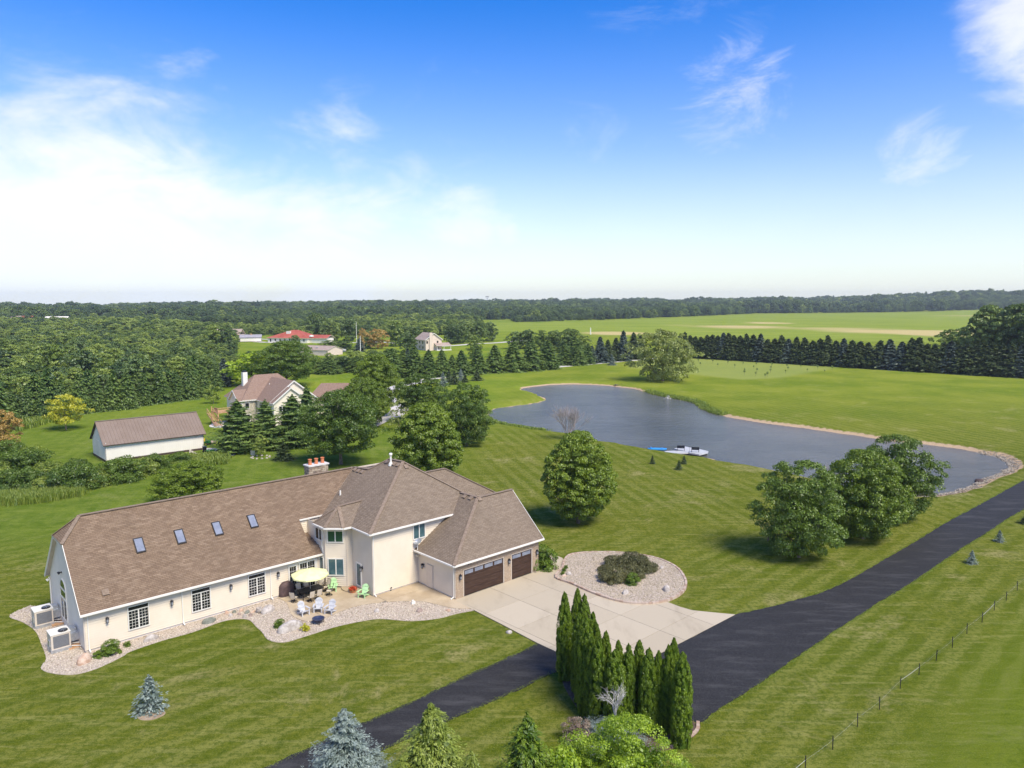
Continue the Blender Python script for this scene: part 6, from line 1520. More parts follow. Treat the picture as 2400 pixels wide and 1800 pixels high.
# communications mast on the horizon and two birds
p = at(1142, 712, 0); d_ = p[:2] / np.hypot(*p[:2]) * 2450; zt_ = far_z(d_[0], d_[1])
t = empty('water_tower', (d_[0], d_[1], float(zt_))); tag(t, 'thin mast with crossed top platform standing on the horizon', 'mast')
hT = 36 - float(zt_)
MB().bar((0, 0, 0), (0, 0, hT), 1.5).build('shaft', M['steel'], t); MB().bar((-6, 0, hT), (6, 0, hT), 1.6).bar((-5, 0, hT - 4.5), (5, 0, hT - 4.5), 1.0).build('platform', M['black'], t)
t.name = 'mast'
for i, (a, b) in enumerate([(1103, 645), (1119, 650)]):
    d = _r2 * (a - 1200) / FOC + _u2 * (900 - b) / FOC + _fwd; p = np.array([0, 0, CAM_H]) + d * 120
    o = MB().add([(-.28, .02, .06), (-.1, .07, .1), (0, .12, 0), (.1, .07, .1), (.28, .02, .06), (.1, -.06, .08), (0, -.2, 0), (-.1, -.06, .08), (0, .0, -.04), (0, .2, .01)], [(0, 1, 7), (1, 2, 6, 7), (2, 3, 5, 6), (3, 4, 5), (1, 8, 7), (3, 5, 8), (2, 9, 8)]).build('bird', M['black'], None, tuple(p)); tag(o, ['left of the two tiny dark birds above the horizon', 'right of the two tiny dark birds above the horizon'][i], 'bird')

# ------------------------------------------------------------------ trees and plants
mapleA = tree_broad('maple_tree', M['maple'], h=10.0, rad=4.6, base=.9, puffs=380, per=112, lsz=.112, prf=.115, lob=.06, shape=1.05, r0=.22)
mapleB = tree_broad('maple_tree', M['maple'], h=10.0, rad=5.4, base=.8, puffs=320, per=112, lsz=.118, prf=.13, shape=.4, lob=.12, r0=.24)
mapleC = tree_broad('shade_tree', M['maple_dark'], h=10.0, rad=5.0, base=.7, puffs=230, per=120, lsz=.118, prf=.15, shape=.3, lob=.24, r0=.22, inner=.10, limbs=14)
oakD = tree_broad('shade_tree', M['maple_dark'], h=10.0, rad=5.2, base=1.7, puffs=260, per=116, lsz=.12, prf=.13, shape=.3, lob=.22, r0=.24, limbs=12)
def sz(px, w_, h_): return (w_, w_, h_)
def spot(px, py, ph, pw, H=10.0, Rr=4.4):
    """scale for a plant standing at that photo position, ph/pw its height and width there in photo pixels"""
    k = ppm(px, py); return at(px, py)[:2], (pw / k / (2 * Rr), pw / k / (2 * Rr), ph / k / H * 1.04)
def P1(proto, px, py, ph, pw, H, Rr, label, cat='tree', group=None, rz=None):
    f_ = {4.4: .92, 5.4: .9, 5.0: .88, 5.2: .9, 2.7: 1.2, 3.9: 1.6, 1.1: 1.45}.get(Rr, 1.0)
    p, s = spot(px, py, ph, pw * f_, H, Rr); return plant(proto, p, rz, s, label, cat, group)
P1(mapleA, 1355, 1226, 212, 172, 10, 4.4, 'round glossy green maple standing alone on the lawn between house and pond', rz=.4)
P1(mapleA, 1003, 1150, 202, 168, 10, 4.4, 'tall bright green maple rising directly behind the main roof peak', rz=2.0)
P1(oakD, 799, 1088, 166, 196, 10, 5.2, 'broad dark green shade tree with short trunk behind the stone chimney', rz=1.0)
P1(mapleC, 1094, 1044, 140, 136, 10, 5.0, 'dark round shade tree with bare trunk at the left end of the pond', rz=.3)
P1(oakD, 988, 990, 108, 132, 10, 5.2, 'dense dark tree between the lane and the left end of the pond', rz=4.0)
P1(mapleC, 1872, 1306, 222, 212, 10, 5.0, 'nearest of the leafy trees beside the asphalt road, trunk showing at left', rz=2.2)
P1(mapleB, 2022, 1262, 200, 196, 10, 5.0, 'middle leafy tree of the clump between road and pond', rz=4.1)
P1(mapleC, 2096, 1220, 196, 196, 10, 5.4, 'far dark leafy tree of the clump reaching over the pond shore', rz=.9)
P1(mapleB, 880, 975, 140, 124, 10, 5.4, 'tall bright tree beside the gravel lane right of the neighbour house', rz=1.9)
P1(mapleB, 858, 1000, 112, 120, 10, 5.4, 'rounded tree in front of the neighbour garage roof', rz=5.0)
P1(mapleA, 1080-78, 1012, 92, 60, 10, 4.4, 'slender light green tree tucked behind the tall maple', rz=5.2)
P1(mapleB, 443, 1182, 96, 170, 10, 5.4, 'low spreading green tree just behind the left part of the long roof', rz=3.1)
P1(oakD, 672, 908, 104, 150, 10, 5.2, 'large green tree directly behind the neighbour house roof', rz=2.7)
limeT = tree_broad('young_tree', M['lime'], h=6, rad=2.7, base=1.2, puffs=80, per=52, lsz=.15, prf=.2, shape=.5, lob=.4, r0=.11, inner=.04)
P1(limeT, 590, 905, 74, 92, 6, 2.7, 'yellow green tree rising behind the left corner of the neighbour house')
yel = tree_broad('young_tree', M['yellow'], h=6, rad=2.9, base=1.2, puffs=80, per=52, lsz=.15, prf=.2, shape=.5, lob=.45, r0=.11, inner=.04)
P1(yel, 155, 1008, 80, 76, 6, 2.9, 'small bright yellow tree on the left lawn above the barn')
rustT = tree_broad('young_tree', M['rust'], h=7, rad=3.2, base=.6, puffs=90, per=52, lsz=.16, prf=.18, shape=.5, lob=.4, r0=.12, inner=.06)
P1(rustT, 4, 1062, 100, 84, 7, 3.2, 'orange brown tree cut off at the left edge of the picture')
smallT = tree_broad('young_tree', M['weed'], h=4, rad=1.7, base=.7, puffs=44, per=46, lsz=.12, prf=.22, shape=.4, lob=.3, r0=.07, inner=.04)
P1(smallT, 500, 946, 42, 36, 4, 1.7, 'small round pale green tree on the lawn left of the neighbour deck')
P1(smallT, 611, 1070, 50, 34, 4, 1.7, 'small pale shrub tree in a ring of stones behind the barn yard')
will = tree_broad('willow_tree', M['willow'], h=12, rad=8.2, base=.5, puffs=210, per=60, lsz=.24, prf=.15, shape=.25, lob=.42, r0=.35, inner=.06, gaps=.1)
P1(will, 1553, 893, 112, 140, 12, 8.2, 'big rounded grey green willow on the far bank of the pond', rz=1.1)
greyT = bare_tree('bare_tree', M['bark_grey'], 6, 3.0, 4, .07, 9, .5, .7)
def bare_at(proto, px, py, ph, pw, H, W, label):
    return P1(proto, px, py, ph, pw, H, W / 2, label)
bare_at(greyT, 1334, 1030, 80, 84, 5.4, 4.4, 'leafless purplish grey tree on the near shore behind the round maple')
bare_at(greyT, 1948, 1200, 132, 90, 6.4, 5.6, 'leafless upright twigs standing between the leafy trees by the pond')
twig = bare_tree('bare_scrub', M['bark'], 4, 2.4, 3, .04, 5, .7, .3)
bare_at(twig, 1800, 1268, 80, 84, 4.2, 4.0, 'bare scrubby branches left of the nearest roadside tree')
greyW = tree_broad('grey_bush', M['willow'], h=5, rad=2.2, base=.1, puffs=46, per=40, lsz=.13, prf=.22, shape=.4, lob=.4, r0=.07, inner=.03, gaps=.2)
P1(greyW, 936, 1010, 72, 52, 5, 2.2, 'thin grey green bush beside the bend of the gravel lane', 'bush')
P1(greyW, 1925, 1252, 120, 84, 5, 2.2, 'thin grey green bush filling the gap in the roadside clump', 'bush')

# big cottonwoods at the right edge
cot = tree_broad('cottonwood_tree', M['forest'], h=22, rad=9, base=2, puffs=300, per=52, lsz=.42, prf=.13, shape=.4, lob=.3, r0=.6, inner=.12)
for i, (a, b, hh, ww, lb) in enumerate([(2310, 868, 146, 96, 'left one of the tall dark cottonwoods behind the conifer row at right'), (2372, 872, 152, 104, 'middle tall dark cottonwood behind the conifer row at right'),
        (2440, 880, 160, 120, 'rightmost tall dark cottonwood cut by the picture edge')]):
    P1(cot, a, b, hh, ww, 22, 9, lb)
lt = tree_broad('shade_tree', M['forest_l'], h=10, rad=4.6, base=1, puffs=110, per=46, lsz=.26, prf=.17, shape=.4, lob=.35, r0=.2)
P1(lt, 2236, 858, 84, 92, 10, 4.6, 'pale green bushy tree left of the tall cottonwoods')

# conifers
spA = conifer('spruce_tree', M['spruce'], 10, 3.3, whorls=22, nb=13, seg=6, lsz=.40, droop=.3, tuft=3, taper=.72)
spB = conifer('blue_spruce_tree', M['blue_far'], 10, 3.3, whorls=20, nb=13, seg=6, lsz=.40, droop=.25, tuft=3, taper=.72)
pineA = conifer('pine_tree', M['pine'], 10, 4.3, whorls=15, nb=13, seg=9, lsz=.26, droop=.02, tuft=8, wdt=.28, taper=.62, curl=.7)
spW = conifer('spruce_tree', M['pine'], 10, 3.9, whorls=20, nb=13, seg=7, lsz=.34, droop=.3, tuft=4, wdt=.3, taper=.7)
ORD = ['first', 'second', 'third', 'fourth', 'fifth', 'sixth', 'seventh', 'eighth', 'ninth', 'tenth', 'eleventh', 'twelfth', 'thirteenth', 'fourteenth', 'fifteenth', 'sixteenth', 'seventeenth', 'eighteenth', 'nineteenth',
       'twentieth', 'twenty-first', 'twenty-second', 'twenty-third', 'twenty-fourth', 'twenty-fifth', 'twenty-sixth', 'twenty-seventh', 'twenty-eighth', 'twenty-ninth', 'thirtieth', 'thirty-first', 'thirty-second',
       'thirty-third', 'thirty-fourth', 'thirty-fifth', 'thirty-sixth', 'thirty-seventh', 'thirty-eighth', 'thirty-ninth', 'fortieth', 'forty-first', 'forty-second', 'forty-third', 'forty-fourth', 'forty-fifth', 'forty-sixth', 'forty-seventh', 'forty-eighth', 'forty-ninth', 'fiftieth', 'fifty-first', 'fifty-second']
xs = [1592, 1604, 1617, 1629, 1642, 1656, 1668, 1681, 1694, 1706, 1719, 1733, 1748, 1764, 1781, 1797, 1814, 1830, 1846, 1865, 1884, 1903, 1920, 1938, 1957, 1975, 1995, 2014, 2033, 2060, 2083, 2111, 2133, 2150, 2170, 2188, 2210, 2226, 2246, 2264, 2282, 2302, 2322, 2345, 2368, 2392, 2418]
tp = {0: 32, 18: 62, 19: 56}
bluei = {8, 14, 18, 25, 30, 31, 37, 45}
for i, x_ in enumerate(xs):
    f_ = (x_ - 1592) / 808.; yb = 835 + 49 * f_ ; hh = (50 + 26 * f_) * rng.uniform(.9, 1.12); ww = (36 + 16 * f_) * rng.uniform(.95, 1.25)
    bl = i in bluei
    P1(spB if bl else spA, x_, yb + 1, hh, ww, 10, 2.7, f"{'blue grey' if bl else 'dark green'} spruce, {ORD[i]} from the left in the long row behind the pond", 'tree', 'spruces in the long windbreak row')
for i, (a, b, hh, ww) in enumerate([(1406, 850, 58, 36), (1424, 848, 50, 30), (1443, 846, 52, 34), (1460, 846, 68, 36), (1484, 842, 60, 38), (1500, 838, 52, 30), (1375+12, 852, 40, 26), (1505, 836, 34, 20)]):
    P1(spA if i % 3 else spB, a, b, hh, ww, 10, 2.7, f'dark spruce, {ORD[i]} planted in the group left of the willow', 'tree', 'spruces left of the willow')
for i, (a, b, hh, ww) in enumerate([(918, 886, 66, 60), (944, 882, 56, 44), (972, 884, 72, 50), (1005, 884, 62, 46), (1036, 882, 60, 44), (1060, 880, 46, 34), (1082, 879, 56, 44), (1120, 876, 62, 44), (1160, 873, 62, 52), (1202, 871, 66, 58), (1245, 868, 68, 54), (1283, 865, 64, 52)]):
    P1(spW, a, b, hh, ww, 10, 3.9, f'broad dark spruce, {ORD[i]} from the left in the row above the lane', 'tree', 'broad spruces along the lane')
for i, (a, b, hh, ww) in enumerate([(1322, 855, 48, 46), (1352, 856, 46, 40), (1378, 853, 46, 30), (1345, 842, 52, 50)]):
    P1(spW, a, b, hh, ww, 10, 3.9, f'dark conifer, {ORD[i]} in the small grove right of the lane row', 'tree', 'conifers of the small grove')
P1(spB, 956, 868, 50, 26, 10, 2.7, 'pale silver spruce among the dark row below the beige house')
P1(spB, 526, 905, 62, 40, 10, 2.7, 'tall silver blue spruce at the wood edge left of the neighbour house')
P1(spB, 843, 824, 30, 26, 10, 2.7, 'dark blue spruce behind the white flag pole')
smB = conifer('young_blue_spruce', M['blue'], 3, 1.35, whorls=13, nb=10, seg=4, lsz=.12, droop=.2, base=.08, tuft=4, wdt=.28)
smG = conifer('young_spruce', M['spruce'], 3, 1.45, whorls=13, nb=10, seg=5, lsz=.12, droop=.2, base=.08, tuft=4, wdt=.28)
for (a, b, hh, ww, pr, lb) in [(1038, 905, 32, 18, smB, 'slim silver young spruce nearest the pond in the cluster by the lane'), (1052, 896, 32, 17, smG, 'dark young spruce at the back left of the cluster by the lane'),
        (1065, 901, 30, 21, smG, 'middle dark young spruce of the cluster by the lane'), (1080, 892, 27, 16, smB, 'silver young spruce at the back of the cluster by the lane'),
        (1090, 896, 18, 16, smG, 'lowest young spruce of the cluster by the lane'), (1118, 892, 24, 23, smG, 'squat round young spruce standing apart right of the cluster'),
        (1434, 856, 25, 17, smB, 'lone young spruce beside the lane left of the willow'),
        (1529, 1087, 20, 11, smG, 'tiny dark spruce on the lawn near the blue boat'), (1591, 1101, 23, 14, smG, 'taller of the two tiny spruces below the white dock'),
        (1603, 1087, 19, 13, smG, 'smaller tiny spruce just right of its pair below the dock'),
        (2277, 1321, 32, 20, smB, 'small silver blue spruce on the verge nearest the fence'), (2342, 1270, 28, 18, smB, 'small dark blue spruce further up the right verge'),
        (2406, 1228, 28, 24, smG, 'dark little spruce cut by the right picture edge'),
        (664, 1078, 40, 40, smG, 'lopsided dark little fir on the lawn behind the chimney'),
        (353, 1664, 84, 58, smB, 'fluffy blue spruce with bare soil ring on the front lawn')]:
    P1(pr, a, b, hh, ww, 3, 1.1, lb)
for (a, b, hh, ww, lb) in [(560, 1058, 116, 150, 'dark spreading pine nearest the barn yard'), (625, 1052, 110, 120, 'middle dark pine in front of the neighbour house'), (688, 1046, 116, 140, 'tall layered pine in front of the neighbour gable'),
        (722, 1035, 124, 100, 'right pine beside the broad shade tree')]:
    P1(pineA, a, b, hh, ww, 10, 4.3, lb)
# front spruces with long hanging sprays, cut by the lower picture edge
heroB = conifer('blue_spruce_tree', M['blue'], 7.4, 3.9, whorls=32, nb=18, seg=12, lsz=.105, droop=.12, tuft=7, wdt=.26, curl=.5, taper=.8, base=.1, rag=.42)
heroG = conifer('weeping_spruce_tree', M['spruce_y'], 7.4, 4.3, whorls=30, nb=16, seg=12, lsz=.11, droop=.55, tuft=7, wdt=.24, taper=.75, base=.1, rag=.5)
heroD = conifer('spruce_tree', M['arb'], 6.6, 3.0, whorls=28, nb=15, seg=11, lsz=.11, droop=.4, tuft=6, wdt=.28, taper=.7, base=.1, rag=.5)
def stand(proto, px, py_top, htot, label, dist, cat='tree', s=1.0):
    """stand a tree at a ground distance so that its tip sits at the photo position"""
    d = _r2 * (px - 1200) / FOC + _u2 * (900 - py_top) / FOC + _fwd
    t = (htot - CAM_H) / d[2]; p = np.array([0, 0, CAM_H]) + d * t
    return plant(proto, p[:2], rng.uniform(0, 6), s, label, cat)
stand(heroB, 806, 1660, 7.4, 'big silver blue spruce at the lower edge beside the asphalt driveway', 0)
hb2 = stand(heroB, 880, 1752, 4.6, 'smaller silver blue spruce tip right of the big one at the lower edge', 0, s=(.62, .62, .62))
stand(heroG, 1010, 1646, 7.4, 'yellow green weeping spruce in the middle of the lower edge', 0)
stand(heroG, 940, 1772, 5.4, 'low yellow green conifer between the blue and the weeping spruce', 0, s=(.85, .85, .73))
stand(heroG, 1105, 1760, 5.6, 'thin olive conifer right of the weeping spruce', 0, s=(.7, .7, .76))
stand(heroD, 1235, 1672, 6.6, 'deep green conifer between the weeping spruce and the lime bush', 0)
stand(limeT, 1315, 1768, 4.5, 'small lime green bush cut by the lower edge', 0, 'bush', (.5, .5, .75))
limeB = tree_broad('lime_bush', M['lime'], h=5.2, rad=2.9, base=.1, puffs=150, per=190, lsz=.055, prf=.15, shape=.3, lob=.4, r0=.08, inner=.2)
stand(limeB, 1478, 1694, 5.2, 'wide lime green leafy bush in front of the arborvitae group', 0, 'bush', (1.0, .9, 1.0))
stand(limeB, 1395, 1735, 4.0, 'yellow green bush left of the widest lime bush', 0, 'bush', (.62, .62, .77))
P1(heroB, 1425, 1742, 62, 130, 7.4, 3.9, 'silver blue low spruce with dead top in front of the arborvitae')
dead = bare_tree('dead_spruce_top', M['silver_bark'], 2.6, 1.1, 3, .045, 5, .75, .4)
dp = at(1430, 1690); plant(dead, (dp[0] + .0, dp[1] - 2.2), 1.0, 1.0, 'bleached leafless branches sticking up before the arborvitae', 'dead tree'); dead.location.z = 1.5
bp_ = MB().tube([(0, 0, -1.6), (0, 0, .05)], [.07, .06], 6).build('trunk', M['silver_bark'], dead)
pinkB = shrub('faded_shrub', M['pink'], 1.0, 1.6, puffs=40, per=110, lsz=.045)
P1(pinkB, 1352, 1740, 60, 62, 1.6, 1.0, 'faded pinkish brown shrub left of the lime bush', 'shrub')

# arborvitae group
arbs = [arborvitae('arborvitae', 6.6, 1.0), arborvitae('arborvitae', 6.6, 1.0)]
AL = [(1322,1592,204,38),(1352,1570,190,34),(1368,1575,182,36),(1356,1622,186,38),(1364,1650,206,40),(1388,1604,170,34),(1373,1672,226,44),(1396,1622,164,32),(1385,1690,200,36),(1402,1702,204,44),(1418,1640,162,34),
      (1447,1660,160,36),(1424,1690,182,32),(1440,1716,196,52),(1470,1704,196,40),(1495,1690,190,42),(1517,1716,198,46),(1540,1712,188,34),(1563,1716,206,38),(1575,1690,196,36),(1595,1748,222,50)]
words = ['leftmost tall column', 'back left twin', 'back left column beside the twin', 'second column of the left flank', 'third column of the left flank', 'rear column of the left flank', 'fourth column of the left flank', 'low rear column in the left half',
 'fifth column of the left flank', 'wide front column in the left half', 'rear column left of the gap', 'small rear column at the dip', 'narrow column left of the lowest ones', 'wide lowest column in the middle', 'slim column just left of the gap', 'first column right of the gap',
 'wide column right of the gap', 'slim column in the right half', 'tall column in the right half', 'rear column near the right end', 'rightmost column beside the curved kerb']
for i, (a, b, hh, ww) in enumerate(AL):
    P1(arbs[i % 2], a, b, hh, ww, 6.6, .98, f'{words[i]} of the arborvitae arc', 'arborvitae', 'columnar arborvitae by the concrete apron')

# island junipers, garage bush, bed shrubs
junA = shrub('juniper_bush', M['jun'], 1.3, 1.0, 60, 130, .05); 
for (X_, Y_, r_, lb) in [(990, 430, 95, 'left rear mound'), (885, 520, 62, 'small left mound'), (1235, 420, 125, 'large rear mound'), (1420, 500, 88, 'right mound'), (985, 610, 125, 'broad front left mound'), (1200, 560, 115, 'central mound'), (1290, 600, 70, 'front right mound')]:
    px_, py_ = 1260 + X_ / 5.53, 1240 + (Y_ + r_ * .45) / 5.53; k_ = ppm(px_, py_); p_ = at(px_, py_, .17)[:2]
    s_ = r_ / 5.53 / k_ / .98
    t_ = plant(junA, p_, None, (s_, s_, min(s_ * 1.15, 1.3)), f'{lb} of the brownish juniper cluster in the pebble island', 'shrub', 'junipers in the pebble island'); t_.location.z = .15
junB = shrub('shrub', M['arb'], .75, 1.0, 40, 130, .038)
def sh(proto, px, py, r_, h_, lb, z=0):
    s_ = r_; t_ = plant(proto, at(px, py, z)[:2], None, (s_ / .75, s_ / .75, h_), lb, 'shrub'); t_.location.z = z; return t_
sh(junB, 1481, 1369, .62, .95, 'small dark green ball shrub at the front of the island cluster', .15)
sh(junB, 1273, 1333, 1.25, 2.1, 'rounded green shrub against the right garage corner')
sh(junB, 262, 1533, .62, 1.0, 'bushy green shrub in the pebble bed below the first window')
sh(junB, 236, 1538, .5, .35, 'low dark juniper left of the bushy shrub in the bed')
sh(junB, 299, 1515, .25, .35, 'tiny green plant right of the bushy shrub in the bed')
sh(junB, 655, 1470, .42, .6, 'spiky green plant beside the largest boulder')
sb = shrub('shrub', M['yellow'], .5, .7, 22, 50, .06)
sh(sb, 716, 1480, .42, .62 / .7, 'golden green shrub between the boulder and the fire pit')
for i, (X_, Y_) in enumerate([(322, 590), (345, 545), (368, 510)]):
    sh(junB, 1260 + X_ / 5.53, 1240 + Y_ / 5.53, .2, .3, ['front', 'middle', 'rear'][i] + ' tiny dark plant at the walkway corner of the island', .17)

# overgrown hedge strip left of the barn
hedA = shrub('hedge_shrub', M['maple_dark'], 2.2, 2.6, 52, 110, .10)
hedB = shrub('hedge_shrub', M['weed'], 2.0, 1.8, 44, 100, .09)
hedge = [(-10,1120,3),(30,1112,3.2),(75,1100,3),(118,1110,2.4),(20,1150,2.6),(65,1148,2.6),(110,1150,2.4),(150,1148,2.8),(190,1142,3),(228,1136,2.8),(262,1130,2.8),(296,1122,3),(330,1112,3),(364,1104,2.4),(180,1112,2.2),(222,1112,1.6),(258,1108,1.1),(300,1104,1.0),(340,1098,.9),(388,1096,1.0),(420,1088,1.8),(452,1082,1.6),(-30,1090,3.2),(20,1080,3.0),(70,1075,2.6)]
for i, (a, b, hh) in enumerate(hedge):
    plant(hedA if i % 3 else hedB, at(a, b)[:2], None, (hh / 2.6 * 1.05, hh / 2.6 * 1.05, hh / 2.6), f'hedge shrub number {ORD[i]} along the overgrown strip before the barn'.replace('number ', ''), 'shrub', 'shrubs of the overgrown strip before the barn')
def tufts(name, P, h0, h1, m, label, blades=9, sp=.25, wd=.035, cat='plants'):
    n = len(P); N_ = n * blades
    B = np.repeat(np.c_[P, gz(P)], blades, 0); B[:, :2] += rng.normal(0, sp, (N_, 2))
    a = rng.uniform(0, 2 * PI, N_); h_ = rng.uniform(h0, h1, N_); ln = rng.uniform(.1, .45, N_) * h_
    T = B + np.c_[np.cos(a) * ln, np.sin(a) * ln, h_]
    S = np.c_[-np.sin(a), np.cos(a), np.zeros(N_)] * wd
    Mi = B * .45 + T * .55 + np.c_[np.zeros((N_, 2)), h_ * .12]
    V = np.stack([B - S * .6, B + S * .6, Mi + S, Mi - S, T + S * .1, T - S * .1], 1).reshape(-1, 3)
    o6 = np.arange(N_)[:, None] * 6
    F = np.concatenate([o6 + [0, 1, 2, 3], o6 + [3, 2, 4, 5]])
    o = mesh_obj(name, np_mesh(name, V, F, np.repeat(rng.random(N_), 6)), m); tag(o, label, cat, kind='stuff'); return o
def inpx(pts, n): return scatter(ats(pts), n)
tufts('weed_strip', inpx([(-40,1165),(60,1160),(120,1152),(180,1150),(190,1162),(100,1178),(-40,1190)], 1500), .5, 1.1, M['weed'], 'yellow green weeds along the front of the overgrown strip', 14, .4, .035)
tufts('flower_strip', inpx([(370,1095),(440,1070),(520,1066),(536,1075),(530,1088),(450,1096),(400,1104)], 900), .4, .9, M['weed'], 'flowering weeds between the barn and the pines', 8, .3, .06)
tufts('left_weeds', inpx([(30,1000),(60,965),(110,950),(130,985),(90,1000),(40,1012)], 1000), .6, 1.4, M['weed'], 'pale weeds by the yellow tree at the wood edge', 8, .3, .08)
wsh = shoreD[stypeD == 3]; P = wsh[rng.integers(0, len(wsh), 2600)] + rng.normal(0, 1, (2600, 2)) * 1.0
dw, _ = segdist(P, shoreD); P = P[~inpoly(P, shoreD) & (dw < 2.2)]
tufts('bank_weeds', P, .25, .65, M['weed'], 'rank green weeds on the steep banks of the pond', 8, .25, .06)
rsh = shoreD[(shoreD[:, 0] > at(2120, 1163)[0]) & (shoreD[:, 0] < at(2215, 1158)[0]) & (stypeD == 2)]
if len(rsh):
    P = rsh[rng.integers(0, len(rsh), 60)] + rng.normal(0, .5, (60, 2)) + [0, .7]
    tufts('reeds', P, .9, 1.8, M['reed'], 'thin reeds standing in the pond corner by the road', 7, .12, .03)
# verge grass fringe at asphalt edges so the turf is not knife-cut
def fringe(poly, n, off):
    P = [np.array(p[:2], float) for p in poly]; out = []
    L = np.array([np.hypot(*(P[i + 1] - P[i])) for i in range(len(P) - 1)]); cs = np.r_[0, np.cumsum(L)]
    for s_ in rng.uniform(0, cs[-1], n):
        i = min(np.searchsorted(cs, s_) - 1, len(L) - 1); i = max(i, 0); a, b = P[i], P[i + 1]; d = (b - a) / max(L[i], 1e-6); nn = np.array([-d[1], d[0]])
        out.append(a + d * (s_ - cs[i]) + nn * (off + rng.normal(0, .06)))
    return np.array(out)
FR = np.concatenate([fringe(upR[12:], 1200, .07), fringe(loR, 1500, .07), fringe(dL, 900, .07), fringe(dR, 600, .07)])
tufts('verge_grass', FR, .03, .09, M['weed'], 'ragged grass edge along the asphalt', 6, .07, .015)

# ------------------------------------------------------------------ woods
fA = tree_broad('forest_tree', M['forest'], h=10, rad=4.6, base=.6, puffs=110, per=46, lsz=.26, prf=.17, shape=.5, lob=.3, r0=.2, limbs=3, inner=.12)
fB = tree_broad('forest_tree', M['forest_l'], h=10, rad=4.2, base=.6, puffs=100, per=46, lsz=.25, prf=.18, shape=.7, lob=.35, r0=.2, limbs=3, inner=.12)
fD = tree_broad('forest_tree', M['forest_d'], h=10, rad=4.6, base=.4, puffs=110, per=46, lsz=.26, prf=.17, shape=.45, lob=.3, r0=.2, limbs=3, inner=.12)
fC = conifer('forest_conifer', M['pine'], 10, 4.0, whorls=16, nb=11, seg=5, lsz=.55, droop=.25, tuft=2, taper=.7)
WOOD1 = ats([(-140,1040),(-60,1020),(10,1000),(60,985),(120,975),(188,969),(250,962),(315,957),(354,947),(434,937),(485,928),(520,905),(560,886),(610,872),(680,868),(760,868),(850,868),(905,868),(905,852),(820,850),(700,856),(640,858),(560,850),(520,840),(250,838),(-140,838)])
HOLE = ats([(-60,834),(56,832),(50,806),(-60,806)])
def poisson(poly, sp, n_try, excl=()):
    C = scatter(poly, n_try, excl); keep = []; grid = {}
    for p in C:
        s_ = sp * (1 + .0015 * max(0, p[1] - 200)); g_ = (int(p[0] // sp), int(p[1] // sp)); ok = True
        for i in range(-2, 3):
            for j in range(-2, 3):
                for q in grid.get((g_[0] + i, g_[1] + j), ()):
                    if (p[0] - q[0]) ** 2 + (p[1] - q[1]) ** 2 < s_ * s_: ok = False; break
                if not ok: break
            if not ok: break
        if ok: grid.setdefault(g_, []).append(p); keep.append(p)
    return np.array(keep)
W1 = poisson(WOOD1, 4.7, 7000, (HOLE,))
W1 = W1[np.argsort(W1[:, 1])]
ed, ea = segdist(W1, WOOD1[:17], False)
cnt = 0; rest = []
for i, p in enumerate(W1):
    if cnt >= 290: rest.append((p[0], p[1], .70 * (.62 if p[0] / p[1] > -.40 else 1))); continue
    edge = ed[i] < 6.0 and p[1] < 215
    if rng.random() < .07: continue
    hgt = rng.uniform(.5, .95) * (1.3 if rng.random() < .1 else 1)
    if p[0] / p[1] > -.40: hgt *= .62
    if edge and rng.random() < .75:
        plant(fC, p, None, (hgt * 1.15,) * 2 + (hgt * 1.12,), 'dark green conifer along the front edge of the left wood', 'tree', 'conifers edging the left wood')
    elif rng.random() < (.5 if p[1] < 215 else .66):
        plant(fB, p, None, (hgt, hgt, hgt * rng.uniform(.9, 1.1)), 'light green broadleaf tree inside the dense left wood', 'tree', 'light trees of the left wood')
    else:
        plant(fD if rng.random() < .4 else fA, p, None, (hgt, hgt, hgt * rng.uniform(.85, 1.05)), 'mid green broadleaf tree inside the dense left wood', 'tree', 'mid green trees of the left wood')
    cnt += 1
for i, (a, b, hh, ww) in enumerate([(30, 990, 74, 60), (66, 986, 80, 62), (104, 984, 84, 66), (146, 976, 84, 64), (188, 970, 92, 74), (226, 965, 84, 70), (262, 962, 76, 60), (300, 958, 88, 76), (340, 950, 74, 62), (378, 945, 84, 72), (414, 940, 70, 58), (446, 936, 78, 64), (480, 930, 66, 54), (508, 916, 62, 50)]):
    P1(spW, a, b, hh, ww, 10, 4.6, f'big dark conifer, {ORD[i]} from the left along the front of the left wood', 'tree', 'big conifers along the front of the left wood')
# single trees around the distant houses
TL = ['dark tree left of the white barn', 'round tree beside the dark tree left of the white barn', 'small shrub tree on the lawn below the white barn', 'small tree before the red roofed house', 'tree behind the left end of the shed', 'tree right of the red roofed house',
      'first of the trunked trees behind the red roof', 'second of the trunked trees behind the red roof', 'third of the trunked trees behind the red roof', 'tree left of the flag pole lawn', 'brown orange small tree by the tall pole',
      'rust tinged round tree right of the poles', 'second round tree right of the poles', 'tall light tree behind the round ones', 'tree close left of the beige house', 'tree rising behind the beige house left',
      'tree behind the beige house ridge', 'tree right of the beige house', 'second tree right of the beige house', 'third tree right of the beige house', 'solitary bushy tree where the far lane bends', 'tree at the field corner above the lane',
      'light tree standing above the spruce row', 'leftmost tree of the mid grove', 'second tree of the mid grove', 'third tree of the mid grove', 'fourth tree of the mid grove', 'fifth tree of the mid grove', 'rightmost tree of the mid grove', 'dark shrub tree behind the shed lawn']
